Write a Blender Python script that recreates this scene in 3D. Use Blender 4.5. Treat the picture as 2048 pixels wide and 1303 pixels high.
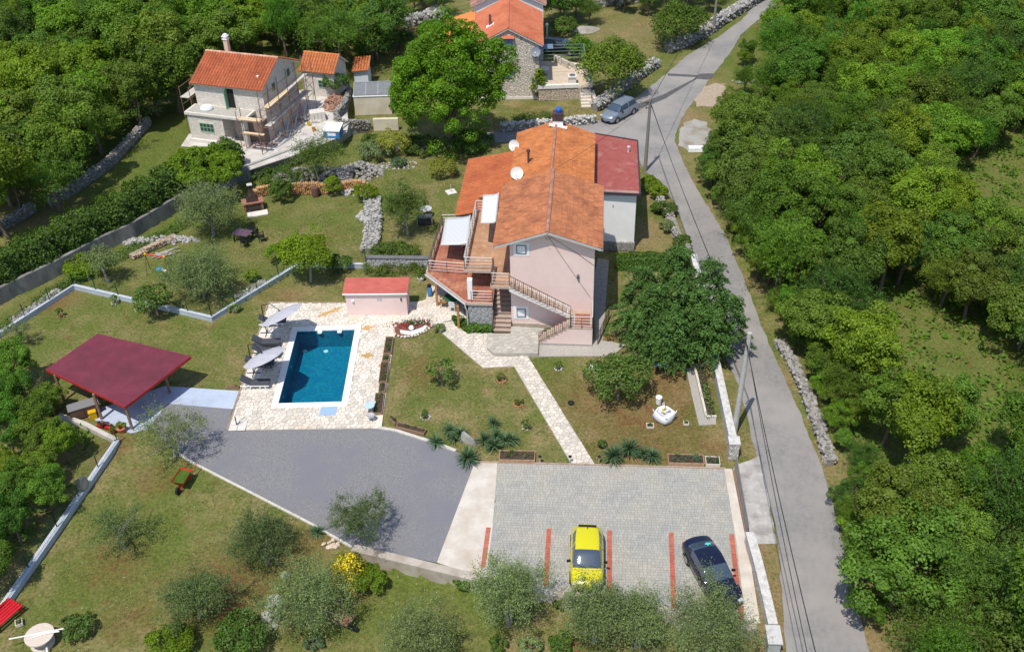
import bpy, math, random
import numpy as np
from mathutils import Vector, Matrix, noise
from mathutils.geometry import tessellate_polygon

for o in list(bpy.data.objects):
    bpy.data.objects.remove(o)
scene = bpy.context.scene
COL = scene.collection

# ------------------------------------------------------------------ camera
F, PITCH, ROLL, CAMH = 2042.06, math.radians(36.2993), 0.0259, 43.0
cr, sr, cp, sp = math.cos(ROLL), math.sin(ROLL), math.cos(PITCH), math.sin(PITCH)
cam = bpy.data.cameras.new('camera')
cam.sensor_fit = 'HORIZONTAL'
cam.sensor_width = 36.0
cam.lens = F / 2048 * 36.0
cam.clip_start = 0.5
cam.clip_end = 3000
camo = bpy.data.objects.new('camera', cam)
COL.objects.link(camo)
R_ = Vector((cr, -sr * sp, -sr * cp))
U_ = Vector((sr, cr * sp, cr * cp))
B_ = Vector((0, -cp, sp))
camo.matrix_world = Matrix(((R_.x, U_.x, B_.x, 0), (R_.y, U_.y, B_.y, 0), (R_.z, U_.z, B_.z, CAMH), (0, 0, 0, 1)))
scene.camera = camo

# ------------------------------------------------------------------ daylight
SUN_EL = math.radians(65)
SH = Vector((0.482, 0.876))            # the way shadows fall on the ground
world = bpy.data.worlds.new('World')
scene.world = world
world.use_nodes = True
wn = world.node_tree.nodes
bg = wn['Background']
sky = wn.new('ShaderNodeTexSky')
sky.sky_type = 'NISHITA'
sky.sun_disc = False
sky.sun_elevation = SUN_EL
sky.sun_rotation = math.atan2(-SH.x, -SH.y)
sky.altitude = 200
world.node_tree.links.new(sky.outputs[0], bg.inputs[0])
bg.inputs[1].default_value = 0.14
sun = bpy.data.lights.new('sun', 'SUN')
sun.energy = 3.8
sun.angle = math.radians(0.5)
sun.color = (1.0, 0.94, 0.84)
suno = bpy.data.objects.new('sun', sun)
COL.objects.link(suno)
ld = Vector((SH.x * math.cos(SUN_EL), SH.y * math.cos(SUN_EL), -math.sin(SUN_EL)))
suno.rotation_euler = ld.to_track_quat('-Z', 'Y').to_euler()
suno.location = (-20, -30, 90)
scene.view_settings.view_transform = 'Standard'
scene.view_settings.look = 'None'
scene.view_settings.exposure = 0.2
scene.view_settings.gamma = 1.0
scene.view_settings.use_curve_mapping = False
scene.cycles.max_bounces = 6
scene.cycles.transmission_bounces = 6
scene.cycles.transparent_max_bounces = 6
scene.cycles.use_denoising = True

# ------------------------------------------------------------------ placing helpers
def ray(px, py):
    x = px - 1024; y = 651.5 - py
    xr = x * cr + y * sr; yr = -x * sr + y * cr
    return (xr, F * cp + yr * sp, -F * sp + yr * cp)

def G(px, py, z=0.0):
    d = ray(px, py); t = (z - CAMH) / d[2]
    return Vector((d[0] * t, d[1] * t, z))

def P(x, y, z):
    z = z - CAMH
    dep = y * cp - z * sp
    yr = (y * sp + z * cp) / dep * F; xr = x / dep * F
    return (1024 + xr * cr - yr * sr, 651.5 - (xr * sr + yr * cr))

def inpoly(x, y, poly):
    c = False; j = len(poly) - 1
    for i in range(len(poly)):
        xi, yi = poly[i][0], poly[i][1]; xj, yj = poly[j][0], poly[j][1]
        if (yi > y) != (yj > y) and x < (xj - xi) * (y - yi) / (yj - yi) + xi:
            c = not c
        j = i
    return c

def segdist(x, y, a, b):
    ax, ay = a[0], a[1]; dx, dy = b[0] - ax, b[1] - ay
    t = ((x - ax) * dx + (y - ay) * dy) / (dx * dx + dy * dy + 1e-9)
    t = min(1, max(0, t))
    return math.hypot(x - ax - t * dx, y - ay - t * dy)

def pathdist(x, y, pts):
    return min(segdist(x, y, pts[i], pts[i + 1]) for i in range(len(pts) - 1))

def sstep(a, b, x):
    t = min(1, max(0, (x - a) / (b - a))); return t * t * (3 - 2 * t)

# the raised terrace at the north west, held by a concrete retaining wall
NWZ = 1.2
NW = [G(*p)[:2] for p in ((-120, 668), (36, 590), (124, 547), (199, 506), (271, 473), (367, 415), (496, 358), (590, 322), (676, 290), (700, 270), (704, 228), (700, 170), (698, 105), (690, 60))]
NWPOLY = NW + [(-25, 170), (-200, 170), (-200, 40)]
# the lower garden in front of the parking
SWL = [G(*p)[:2] for p in ((385, 925), (620, 1046), (706, 1096))]
RW = [G(*p)[:2] for p in ((706, 1096), (962, 1158), (1100, 1184), (1300, 1216), (1513, 1256))]
SPOLY = [(-24, 47)] + SWL + RW[1:] + [(12.0, 20), (12.0, -60), (-200, -60), (-200, 47)]

def zg(x, y):
    z = 0.0
    if y > 55 and x < -8:
        if inpoly(x, y, NWPOLY):
            z = NWZ * sstep(0.0, 0.35, pathdist(x, y, NW))
    elif y < 48 and inpoly(x, y, SPOLY):
        if x > -9.0:
            z = -0.8
        else:
            d = pathdist(x, y, SWL + RW[:1])
            z = -(0.1 + 0.7 * sstep(-20, -9, x)) * sstep(0, 3.5, d)
    return z

def gt(px, py, dz=0.0):
    z = 0.0
    for _ in range(6):
        p = G(px, py, z); z = 0.5 * z + 0.5 * zg(p.x, p.y)
    p = G(px, py, zg(p.x, p.y)); p.z += dz
    return p

class Frame:
    def __init__(s, o, deg):
        s.o = Vector(o); s.a = math.radians(deg); c, n = math.cos(s.a), math.sin(s.a)
        s.u = Vector((c, n, 0)); s.v = Vector((-n, c, 0))
    def L(s, px, py, z):
        g = G(px, py, z + s.o.z) - s.o
        return Vector((g.dot(s.u), g.dot(s.v), z))

# ------------------------------------------------------------------ scene graph helpers
def tag(o, label=None, cat=None, group=None, kind=None):
    if label: o['label'] = label
    if cat: o['category'] = cat
    if group: o['group'] = group
    if kind: o['kind'] = kind
    return o

def thing(name, label, cat, loc=(0, 0, 0), rz=0.0, group=None, kind=None):
    o = bpy.data.objects.new(name, None)
    o.empty_display_size = 0.2
    COL.objects.link(o)
    o.location = loc; o.rotation_euler = (0, 0, rz)
    return tag(o, label, cat, group, kind)

def meshobj(name, me, parent=None, loc=(0, 0, 0), rot=(0, 0, 0), scale=(1, 1, 1)):
    o = bpy.data.objects.new(name, me)
    COL.objects.link(o)
    o.location = loc; o.rotation_euler = rot; o.scale = scale
    if parent: o.parent = parent
    return o

def copy_tree(o, parent=None):
    c = o.copy(); COL.objects.link(c)
    if parent: c.parent = parent
    for ch in o.children:
        copy_tree(ch, c)
    return c

class MB:
    """collects shapes; build() links them as one mesh object"""
    def __init__(s):
        s.v = []; s.f = []
    def add(s, vs, fs):
        n = len(s.v); s.v.extend([tuple(q) for q in vs]); s.f.extend([tuple(i + n for i in f) for f in fs]); return s
    def box(s, x0, x1, y0, y1, z0, z1):
        return s.add([(x0, y0, z0), (x1, y0, z0), (x1, y1, z0), (x0, y1, z0), (x0, y0, z1), (x1, y0, z1), (x1, y1, z1), (x0, y1, z1)],
                     [(0, 3, 2, 1), (4, 5, 6, 7), (0, 1, 5, 4), (1, 2, 6, 5), (2, 3, 7, 6), (3, 0, 4, 7)])
    def obox(s, c, size, rz=0.0, tilt=None):
        hx, hy, hz = size[0] / 2, size[1] / 2, size[2] / 2
        m = Matrix.Rotation(rz, 3, 'Z')
        if tilt: m = m @ Matrix.Rotation(tilt[0], 3, 'X') @ Matrix.Rotation(tilt[1], 3, 'Y')
        c = Vector(c)
        vs = [c + m @ Vector((a * hx, b * hy, d * hz)) for d in (-1, 1) for a, b in ((-1, -1), (1, -1), (1, 1), (-1, 1))]
        return s.add(vs, [(0, 3, 2, 1), (4, 5, 6, 7), (0, 1, 5, 4), (1, 2, 6, 5), (2, 3, 7, 6), (3, 0, 4, 7)])
    def bar(s, p, q, w, h=None):
        """square bar from p to q"""
        h = h or w
        p, q = Vector(p), Vector(q); d = (q - p)
        if d.length < 1e-6: return s
        d.normalize()
        up = Vector((0, 0, 1)) if abs(d.z) < 0.95 else Vector((0, 1, 0))
        a = d.cross(up).normalized(); b = a.cross(d).normalized()
        vs = [e + a * (w / 2 * i) + b * (h / 2 * j) for e in (p, q) for i, j in ((-1, -1), (1, -1), (1, 1), (-1, 1))]
        return s.add(vs, [(0, 1, 2, 3), (7, 6, 5, 4), (0, 4, 5, 1), (1, 5, 6, 2), (2, 6, 7, 3), (3, 7, 4, 0)])
    def tube(s, pts, rad, n=8, cap=True):
        pts = [Vector(p) for p in pts]
        if not hasattr(rad, '__len__'): rad = [rad] * len(pts)
        base = len(s.v); prev = None
        for i, p in enumerate(pts):
            d = (pts[min(i + 1, len(pts) - 1)] - pts[max(i - 1, 0)])
            if d.length < 1e-7: d = Vector((0, 0, 1))
            d.normalize()
            if prev is None:
                up = Vector((0, 0, 1)) if abs(d.z) < 0.9 else Vector((1, 0, 0))
                a = d.cross(up).normalized()
            else:
                a = (prev - d * prev.dot(d))
                a = a.normalized() if a.length > 1e-6 else d.orthogonal().normalized()
            prev = a; b = d.cross(a)
            for k in range(n):
                t = 2 * math.pi * k / n
                s.v.append(tuple(p + (a * math.cos(t) + b * math.sin(t)) * rad[i]))
        for i in range(len(pts) - 1):
            for k in range(n):
                k2 = (k + 1) % n
                s.f.append((base + i * n + k, base + i * n + k2, base + (i + 1) * n + k2, base + (i + 1) * n + k))
        if cap:
            s.f.append(tuple(base + k for k in reversed(range(n))))
            s.f.append(tuple(base + (len(pts) - 1) * n + k for k in range(n)))
        return s
    def lathe(s, c, prof, n=16, closed=False):
        c = Vector(c); base = len(s.v)
        for r, z in prof:
            for k in range(n):
                t = 2 * math.pi * k / n
                s.v.append((c.x + r * math.cos(t), c.y + r * math.sin(t), c.z + z))
        for i in range(len(prof) - 1):
            for k in range(n):
                k2 = (k + 1) % n
                s.f.append((base + i * n + k, base + i * n + k2, base + (i + 1) * n + k2, base + (i + 1) * n + k))
        if prof[-1][0] > 1e-4:
            s.f.append(tuple(base + (len(prof) - 1) * n + k for k in range(n)))
        return s
    def prism(s, poly, z0, z1, bottom=False):
        """flat polygon (any shape) extruded between z0 and z1"""
        n = len(poly); poly = [(p[0], p[1]) for p in poly]
        ar = sum(poly[i][0] * poly[(i + 1) % n][1] - poly[(i + 1) % n][0] * poly[i][1] for i in range(n))
        if ar < 0: poly = poly[::-1]
        base = len(s.v)
        for x, y in poly: s.v.append((x, y, z1))
        for x, y in poly: s.v.append((x, y, z0))
        if n <= 4:
            tris = [tuple(range(n))]
        else:
            tris = [tuple(t) for t in tessellate_polygon([[Vector((x, y, 0)) for x, y in poly]])]
        for t in tris:
            a, b, c = (poly[t[0]], poly[t[1]], poly[t[2]])
            cw = (b[0] - a[0]) * (c[1] - a[1]) - (b[1] - a[1]) * (c[0] - a[0]) < 0
            t = tuple(reversed(t)) if cw else t
            s.f.append(tuple(base + i for i in t))
            if bottom: s.f.append(tuple(base + n + i for i in reversed(t)))
        for i in range(n):
            j = (i + 1) % n
            s.f.append((base + i, base + n + i, base + n + j, base + j))
        return s
    def slab(s, quad, th):
        """quad (4 points, ccw seen from above) thickened downwards along its normal"""
        q = [Vector(p) for p in quad]
        nrm = (q[1] - q[0]).cross(q[3] - q[0]).normalized()
        b = [p - nrm * th for p in q]
        return s.add(q + b, [(0, 1, 2, 3), (7, 6, 5, 4), (0, 4, 5, 1), (1, 5, 6, 2), (2, 6, 7, 3), (3, 7, 4, 0)])
    def rock(s, c, r, rng, squash=0.7):
        """a rough stone"""
        c = Vector(c)
        sx, sy, sz = r * rng.uniform(.75, 1.25), r * rng.uniform(.75, 1.25), r * squash * rng.uniform(.75, 1.2)
        a = rng.uniform(0, 6.28); ca, sa = math.cos(a), math.sin(a); t = rng.uniform(-.4, .4); ct, st = math.cos(t), math.sin(t)
        vs = []
        for v in ROCKV:
            k = rng.uniform(.82, 1.18)
            x, y, z = v[0] * sx * k, v[1] * sy * k, v[2] * sz * k
            x, z = x * ct - z * st, x * st + z * ct
            vs.append((c.x + x * ca - y * sa, c.y + x * sa + y * ca, c.z + z))
        return s.add(vs, ROCKF)
    def mesh(s, name, mat, smooth=False):
        me = bpy.data.meshes.new(name)
        me.from_pydata(s.v, [], s.f)
        me.materials.append(mat)
        if smooth:
            me.shade_smooth()
        me.update()
        return me
    def build(s, name, mat, parent=None, smooth=False, kind=None, label=None):
        o = meshobj(name, s.mesh(name, mat, smooth), parent)
        if kind: o['kind'] = kind
        if label: o['label'] = label
        return o

ROCKV = []
for z, r, n, off in ((-1, .45, 4, 0), (-.35, 1, 6, .3), (.35, .95, 6, .8), (1, .5, 4, .2)):
    for k in range(n):
        t = off + 2 * math.pi * k / n
        ROCKV.append((r * math.cos(t), r * math.sin(t), z))
ROCKF = [(3, 2, 1, 0), (16, 17, 18, 19)]
for k in range(6):
    ROCKF.append((4 + k, 4 + (k + 1) % 6, 10 + (k + 1) % 6, 10 + k))
def _strip(lo, nlo, hi, nhi):
    out = []; i = j = 0
    while i < nlo or j < nhi:
        if j >= nhi or (i < nlo and (i + 1) / nlo <= (j + 1) / nhi):
            out.append((lo + i % nlo, lo + (i + 1) % nlo, hi + j % nhi)); i += 1
        else:
            out.append((lo + i % nlo, hi + (j + 1) % nhi, hi + j % nhi)); j += 1
    return out
ROCKF += _strip(0, 4, 4, 6) + _strip(10, 6, 16, 4)

def fastmesh(name, verts, faces, mat, nside=4, smooth=False):
    """numpy verts (n,3) and faces (m,nside)"""
    me = bpy.data.meshes.new(name)
    verts = np.ascontiguousarray(verts, dtype=np.float32); faces = np.ascontiguousarray(faces, dtype=np.int32)
    me.vertices.add(len(verts)); me.vertices.foreach_set('co', verts.ravel())
    me.loops.add(faces.size); me.loops.foreach_set('vertex_index', faces.ravel())
    me.polygons.add(len(faces))
    me.polygons.foreach_set('loop_start', np.arange(0, faces.size, nside, dtype=np.int32))
    me.polygons.foreach_set('loop_total', np.full(len(faces), nside, dtype=np.int32))
    me.materials.append(mat)
    me.update(calc_edges=True)
    if smooth: me.shade_smooth()
    return me

# ------------------------------------------------------------------ materials
MATS = {}
def hexc(h):
    h = h.lstrip('#'); c = [int(h[i:i + 2], 16) / 255 for i in (0, 2, 4)]
    return tuple(x / 12.92 if x <= .04045 else ((x + .055) / 1.055) ** 2.4 for x in c)

def M(name, c, c2=None, scale=4.0, rough=0.85, bump=0.0, bscale=40.0, isl=0.0, metal=0.0, spec=0.3, c3=None, s3=0.6, t3=(.45, .65), stretch=None, wave=None):
    if name in MATS: return MATS[name]
    m = bpy.data.materials.new(name); m.use_nodes = True
    nt = m.node_tree; N, Lk = nt.nodes, nt.links
    b = N['Principled BSDF']
    b.inputs['Roughness'].default_value = rough
    b.inputs['Metallic'].default_value = metal
    b.inputs['Specular IOR Level'].default_value = spec
    tc = N.new('ShaderNodeTexCoord')
    co = tc.outputs['Object']
    if stretch:
        mp = N.new('ShaderNodeMapping'); mp.inputs['Scale'].default_value = stretch
        Lk.new(co, mp.inputs[0]); co = mp.outputs[0]
    def noise_fac(sc, lo, hi, det=5):
        t = N.new('ShaderNodeTexNoise'); t.inputs['Scale'].default_value = sc; t.inputs['Detail'].default_value = det
        t.inputs['Roughness'].default_value = .62
        Lk.new(co, t.inputs['Vector'])
        r = N.new('ShaderNodeMapRange'); r.inputs['From Min'].default_value = lo; r.inputs['From Max'].default_value = hi
        Lk.new(t.outputs[0], r.inputs['Value']); return r.outputs[0]
    def mix(f, a, bb):
        x = N.new('ShaderNodeMix'); x.data_type = 'RGBA'
        if hasattr(f, 'is_linked'): Lk.new(f, x.inputs[0])
        else: x.inputs[0].default_value = f
        for i, q in ((6, a), (7, bb)):
            if hasattr(q, 'is_linked'): Lk.new(q, x.inputs[i])
            else: x.inputs[i].default_value = (*q, 1)
        return x.outputs[2]
    cur = tuple(c)
    if c2 is not None: cur = mix(noise_fac(scale, .35, .65), tuple(c), tuple(c2))
    if c3 is not None: cur = mix(noise_fac(s3, *t3), cur, tuple(c3))
    if isl:
        g = N.new('ShaderNodeNewGeometry'); r = N.new('ShaderNodeMapRange')
        r.inputs['To Min'].default_value = 1 - isl; r.inputs['To Max'].default_value = 1 + isl * .7
        Lk.new(g.outputs['Random Per Island'], r.inputs['Value'])
        h = N.new('ShaderNodeHueSaturation')
        Lk.new(r.outputs[0], h.inputs['Value'])
        if hasattr(cur, 'is_linked'): Lk.new(cur, h.inputs['Color'])
        else: h.inputs['Color'].default_value = (*cur, 1)
        cur = h.outputs[0]
    if hasattr(cur, 'is_linked'): Lk.new(cur, b.inputs['Base Color'])
    else: b.inputs['Base Color'].default_value = (*cur, 1)
    if bump:
        t = N.new('ShaderNodeTexNoise'); t.inputs['Scale'].default_value = bscale; t.inputs['Detail'].default_value = 4
        Lk.new(co, t.inputs['Vector'])
        bp = N.new('ShaderNodeBump'); bp.inputs['Strength'].default_value = min(1, bump); bp.inputs['Distance'].default_value = 0.02 * max(1, bump)
        Lk.new(t.outputs[0], bp.inputs['Height']); Lk.new(bp.outputs[0], b.inputs['Normal'])
    MATS[name] = m
    return m

def MSTONE(name, c, c2, joint, scale=3.0, jw=0.06, bump=1.0, zs=1.5):
    """coursed or rubble masonry too far away to build stone by stone"""
    if name in MATS: return MATS[name]
    m = M(name, c); nt = m.node_tree; N, Lk = nt.nodes, nt.links; b = N['Principled BSDF']
    tc = N.new('ShaderNodeTexCoord'); mp = N.new('ShaderNodeMapping'); mp.inputs['Scale'].default_value = (1, 1, zs)
    Lk.new(tc.outputs['Object'], mp.inputs[0])
    nz = N.new('ShaderNodeTexNoise'); nz.inputs['Scale'].default_value = 2.5
    Lk.new(mp.outputs[0], nz.inputs['Vector'])
    ad = N.new('ShaderNodeMixRGB'); ad.blend_type = 'ADD'; ad.inputs[0].default_value = .25
    Lk.new(mp.outputs[0], ad.inputs[1]); Lk.new(nz.outputs['Color'], ad.inputs[2])
    v1 = N.new('ShaderNodeTexVoronoi'); v1.inputs['Scale'].default_value = scale
    v2 = N.new('ShaderNodeTexVoronoi'); v2.feature = 'DISTANCE_TO_EDGE'; v2.inputs['Scale'].default_value = scale
    Lk.new(ad.outputs[0], v1.inputs['Vector']); Lk.new(ad.outputs[0], v2.inputs['Vector'])
    sep = N.new('ShaderNodeSeparateColor'); Lk.new(v1.outputs['Color'], sep.inputs[0])
    x = N.new('ShaderNodeMix'); x.data_type = 'RGBA'; Lk.new(sep.outputs[0], x.inputs[0])
    x.inputs[6].default_value = (*c, 1); x.inputs[7].default_value = (*c2, 1)
    r = N.new('ShaderNodeMapRange'); r.inputs['From Min'].default_value = jw * .3; r.inputs['From Max'].default_value = jw
    Lk.new(v2.outputs['Distance'], r.inputs['Value'])
    y = N.new('ShaderNodeMix'); y.data_type = 'RGBA'; Lk.new(r.outputs[0], y.inputs[0])
    y.inputs[6].default_value = (*joint, 1); Lk.new(x.outputs[2], y.inputs[7])
    Lk.new(y.outputs[2], b.inputs['Base Color'])
    bp = N.new('ShaderNodeBump'); bp.inputs['Strength'].default_value = bump; bp.inputs['Distance'].default_value = .06
    Lk.new(r.outputs[0], bp.inputs['Height']); Lk.new(bp.outputs[0], b.inputs['Normal'])
    b.inputs['Roughness'].default_value = .9
    return m

def LEAF(name, c, c2, hue=0.02, val=0.3, trans=0.3, rough=.55, objvar=0.25):
    """foliage: varies leaf by leaf and plant by plant, lets some sun through"""
    if name in MATS: return MATS[name]
    c, c2 = tuple(x * 1.18 for x in c), tuple(x * 1.18 for x in c2)
    m = bpy.data.materials.new(name); m.use_nodes = True
    nt = m.node_tree; N, Lk = nt.nodes, nt.links
    N.remove(N['Principled BSDF'])
    out = N['Material Output']
    g = N.new('ShaderNodeNewGeometry'); oi = N.new('ShaderNodeObjectInfo')
    x = N.new('ShaderNodeMix'); x.data_type = 'RGBA'
    x.inputs[6].default_value = (*c, 1); x.inputs[7].default_value = (*c2, 1)
    Lk.new(g.outputs['Random Per Island'], x.inputs[0])
    tc = N.new('ShaderNodeTexCoord')
    nz = N.new('ShaderNodeTexNoise'); nz.inputs['Scale'].default_value = 1.1; Lk.new(tc.outputs['Object'], nz.inputs['Vector'])
    h = N.new('ShaderNodeHueSaturation')
    r1 = N.new('ShaderNodeMapRange'); r1.inputs['To Min'].default_value = .5 - hue; r1.inputs['To Max'].default_value = .5 + hue
    Lk.new(oi.outputs['Random'], r1.inputs['Value']); Lk.new(r1.outputs[0], h.inputs['Hue'])
    ml = N.new('ShaderNodeMath'); ml.operation = 'MULTIPLY'; ml.inputs[1].default_value = 7.13
    fr = N.new('ShaderNodeMath'); fr.operation = 'FRACT'
    Lk.new(oi.outputs['Random'], ml.inputs[0]); Lk.new(ml.outputs[0], fr.inputs[0])
    r2 = N.new('ShaderNodeMapRange'); r2.inputs['To Min'].default_value = 1 - objvar; r2.inputs['To Max'].default_value = 1 + objvar
    Lk.new(fr.outputs[0], r2.inputs['Value'])
    r3 = N.new('ShaderNodeMapRange'); r3.inputs['From Min'].default_value = .3; r3.inputs['From Max'].default_value = .7
    r3.inputs['To Min'].default_value = 1 - val; r3.inputs['To Max'].default_value = 1 + val
    Lk.new(nz.outputs[0], r3.inputs['Value'])
    mm = N.new('ShaderNodeMath'); mm.operation = 'MULTIPLY'; Lk.new(r2.outputs[0], mm.inputs[0]); Lk.new(r3.outputs[0], mm.inputs[1])
    Lk.new(mm.outputs[0], h.inputs['Value']); Lk.new(x.outputs[2], h.inputs['Color'])
    d = N.new('ShaderNodeBsdfPrincipled'); d.inputs['Roughness'].default_value = rough; d.inputs['Specular IOR Level'].default_value = .25
    t = N.new('ShaderNodeBsdfTranslucent')
    hs = N.new('ShaderNodeHueSaturation'); hs.inputs['Value'].default_value = 1.3; hs.inputs['Saturation'].default_value = 1.1
    Lk.new(h.outputs[0], hs.inputs['Color'])
    Lk.new(h.outputs[0], d.inputs['Base Color']); Lk.new(hs.outputs[0], t.inputs['Color'])
    ms = N.new('ShaderNodeMixShader'); ms.inputs[0].default_value = trans
    Lk.new(d.outputs[0], ms.inputs[1]); Lk.new(t.outputs[0], ms.inputs[2]); Lk.new(ms.outputs[0], out.inputs[0])
    MATS[name] = m
    return m
# ================================================================== ground
rng = random.Random(7)
POOL = (-15.30, -11.15, 50.62, 58.56)      # water rectangle
POOLO = (-15.72, -10.76, 50.16, 58.98)     # outer edge of the coping

def ground_material():
    m = bpy.data.materials.new('grass_ground'); m.use_nodes = True
    nt = m.node_tree; N, Lk = nt.nodes, nt.links; b = N['Principled BSDF']
    b.inputs['Roughness'].default_value = .95; b.inputs['Specular IOR Level'].default_value = .1
    tc = N.new('ShaderNodeTexCoord'); co = tc.outputs['Object']
    def nf(sc, lo, hi, det=6, rg=.6):
        t = N.new('ShaderNodeTexNoise'); t.inputs['Scale'].default_value = sc; t.inputs['Detail'].default_value = det; t.inputs['Roughness'].default_value = rg
        Lk.new(co, t.inputs['Vector']); r = N.new('ShaderNodeMapRange'); r.inputs['From Min'].default_value = lo; r.inputs['From Max'].default_value = hi
        Lk.new(t.outputs[0], r.inputs['Value']); return r.outputs[0], t.outputs[0]
    def mix(f, a, c):
        x = N.new('ShaderNodeMix'); x.data_type = 'RGBA'; Lk.new(f, x.inputs[0])
        for i, q in ((6, a), (7, c)):
            if hasattr(q, 'is_linked'): Lk.new(q, x.inputs[i])
            else: x.inputs[i].default_value = (*q, 1)
        return x.outputs[2]
    def mth(op, a, c):
        x = N.new('ShaderNodeMath'); x.operation = op; x.use_clamp = True
        for i, q in ((0, a), (1, c)):
            if hasattr(q, 'is_linked'): Lk.new(q, x.inputs[i])
            else: x.inputs[i].default_value = q
        return x.outputs[0]
    at = N.new('ShaderNodeAttribute'); at.attribute_name = 'zone'
    sc = N.new('ShaderNodeSeparateColor'); Lk.new(at.outputs['Color'], sc.inputs[0])
    soil, lush, straw = sc.outputs[0], sc.outputs[1], sc.outputs[2]
    fine, fineraw = nf(5.5, .36, .63, 10, .8)
    mid, _ = nf(.7, .42, .56, 8, .7)
    big, _ = nf(.26, .45, .58, 7)
    g = mix(fine, (.05, .07, .014), (.215, .205, .07))
    g = mix(mth('MULTIPLY', mid, .9), g, mix(fine, (.135, .105, .045), (.32, .26, .125)))           # dry grass
    g = mix(mth('MULTIPLY', big, .7), g, mix(fine, (.05, .078, .014), (.145, .18, .04)))
    lu = mix(fine, (.045, .075, .01), (.14, .18, .036))
    g = mix(mth('MULTIPLY', lush, .9), g, lu)
    st = mix(fine, (.15, .10, .045), (.30, .235, .12))
    g = mix(straw, g, st)
    patch, _ = nf(.8, .52, .66, 7, .7)
    so = mix(fine, (.105, .048, .02), (.22, .115, .055))
    sm = mth('MULTIPLY', soil, mth('ADD', patch, .5))
    g = mix(mth('MAXIMUM', sm, mth('MULTIPLY', nf(.9, .6, .7, 7)[0], .6)), g, so)
    # bits of white stone in the turf
    vo = N.new('ShaderNodeTexVoronoi'); vo.inputs['Scale'].default_value = 1.6; Lk.new(co, vo.inputs['Vector'])
    cmp_ = N.new('ShaderNodeMath'); cmp_.operation = 'LESS_THAN'; cmp_.inputs[1].default_value = .07; Lk.new(vo.outputs['Distance'], cmp_.inputs[0])
    g = mix(mth('MULTIPLY', cmp_.outputs[0], .6), g, (.42, .38, .30))
    Lk.new(g, b.inputs['Base Color'])
    bp = N.new('ShaderNodeBump'); bp.inputs['Strength'].default_value = .8; bp.inputs['Distance'].default_value = .06
    Lk.new(fineraw, bp.inputs['Height']); Lk.new(bp.outputs[0], b.inputs['Normal'])
    return m
GRM = ground_material()

SOIL = [(1290, 850, 3.8, 1), (1180, 800, 2.4, .8), (1390, 880, 1.5, .8), (1330, 770, 2.8, 1), (1250, 900, 2.0, .7), (850, 735, 1.2, 1), (830, 760, 1, .6), (110, 600, 1.6, 1), (440, 1180, 2.6, 1), (230, 1130, 1.8, .7), (610, 1100, 1.6, .8), (330, 1180, 1.4, .6), (560, 1215, 1.6, .8), (480, 1235, 1.6, .8), (310, 960, 1.3, .7),
        (640, 1080, 1.0, 1), (230, 890, 1.0, 1), (1430, 900, .9, .8), (700, 1165, 1.2, .6), (560, 590, 1.5, .5), (1100, 760, 1.2, .4), (260, 1240, 1.4, .6), (960, 870, .9, .3), (655, 475, 1.4, .3), (1060, 215, 2, .3)]
LUSH = [(820, 1180, 3, .9), (960, 1200, 2.5, .9), (700, 1290, 3, .5), (880, 1290, 3, .8), (560, 560, 2.5, .5), (330, 680, 4, .4), (500, 500, 4, .5), (300, 1100, 5, .7), (500, 1180, 4, .6), (200, 1180, 4, .6), (330, 980, 2.5, .6), (150, 300, 30, .8), (300, 400, 10, .8), (250, 340, 10, .8), (1800, 640, 12, .3),
        (350, 560, 6, .5), (1130, 620, 3, .6), (880, 700, 1.6, .6), (1100, 730, 1.5, .7)]
STRAW = [(1530, 1180, 1.6, 1), (1525, 1100, .9, 1), (1540, 1260, 1.2, 1), (1478, 800, 1.3, .5), (1480, 880, 1.2, .5), (1640, 930, 1.2, .8), (1680, 1080, 1.4, 1), (1710, 1200, 1.6, 1), (1730, 1290, 1.6, 1), (1580, 760, 1.0, .6), (1500, 560, 1.2, .4),
         (1410, 180, 3, 1), (1370, 235, 2.2, 1), (1400, 290, 2, .8), (800, 60, 4, .9), (830, 85, 3, .9), (1270, 60, 5, .5), (140, 600, 1.4, .4), (1290, 470, 2.2, .8), (1220, 470, 1.5, .7), (600, 590, 1.5, .5), (60, 440, 4, .6), (60, 405, 4, .5)]

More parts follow.
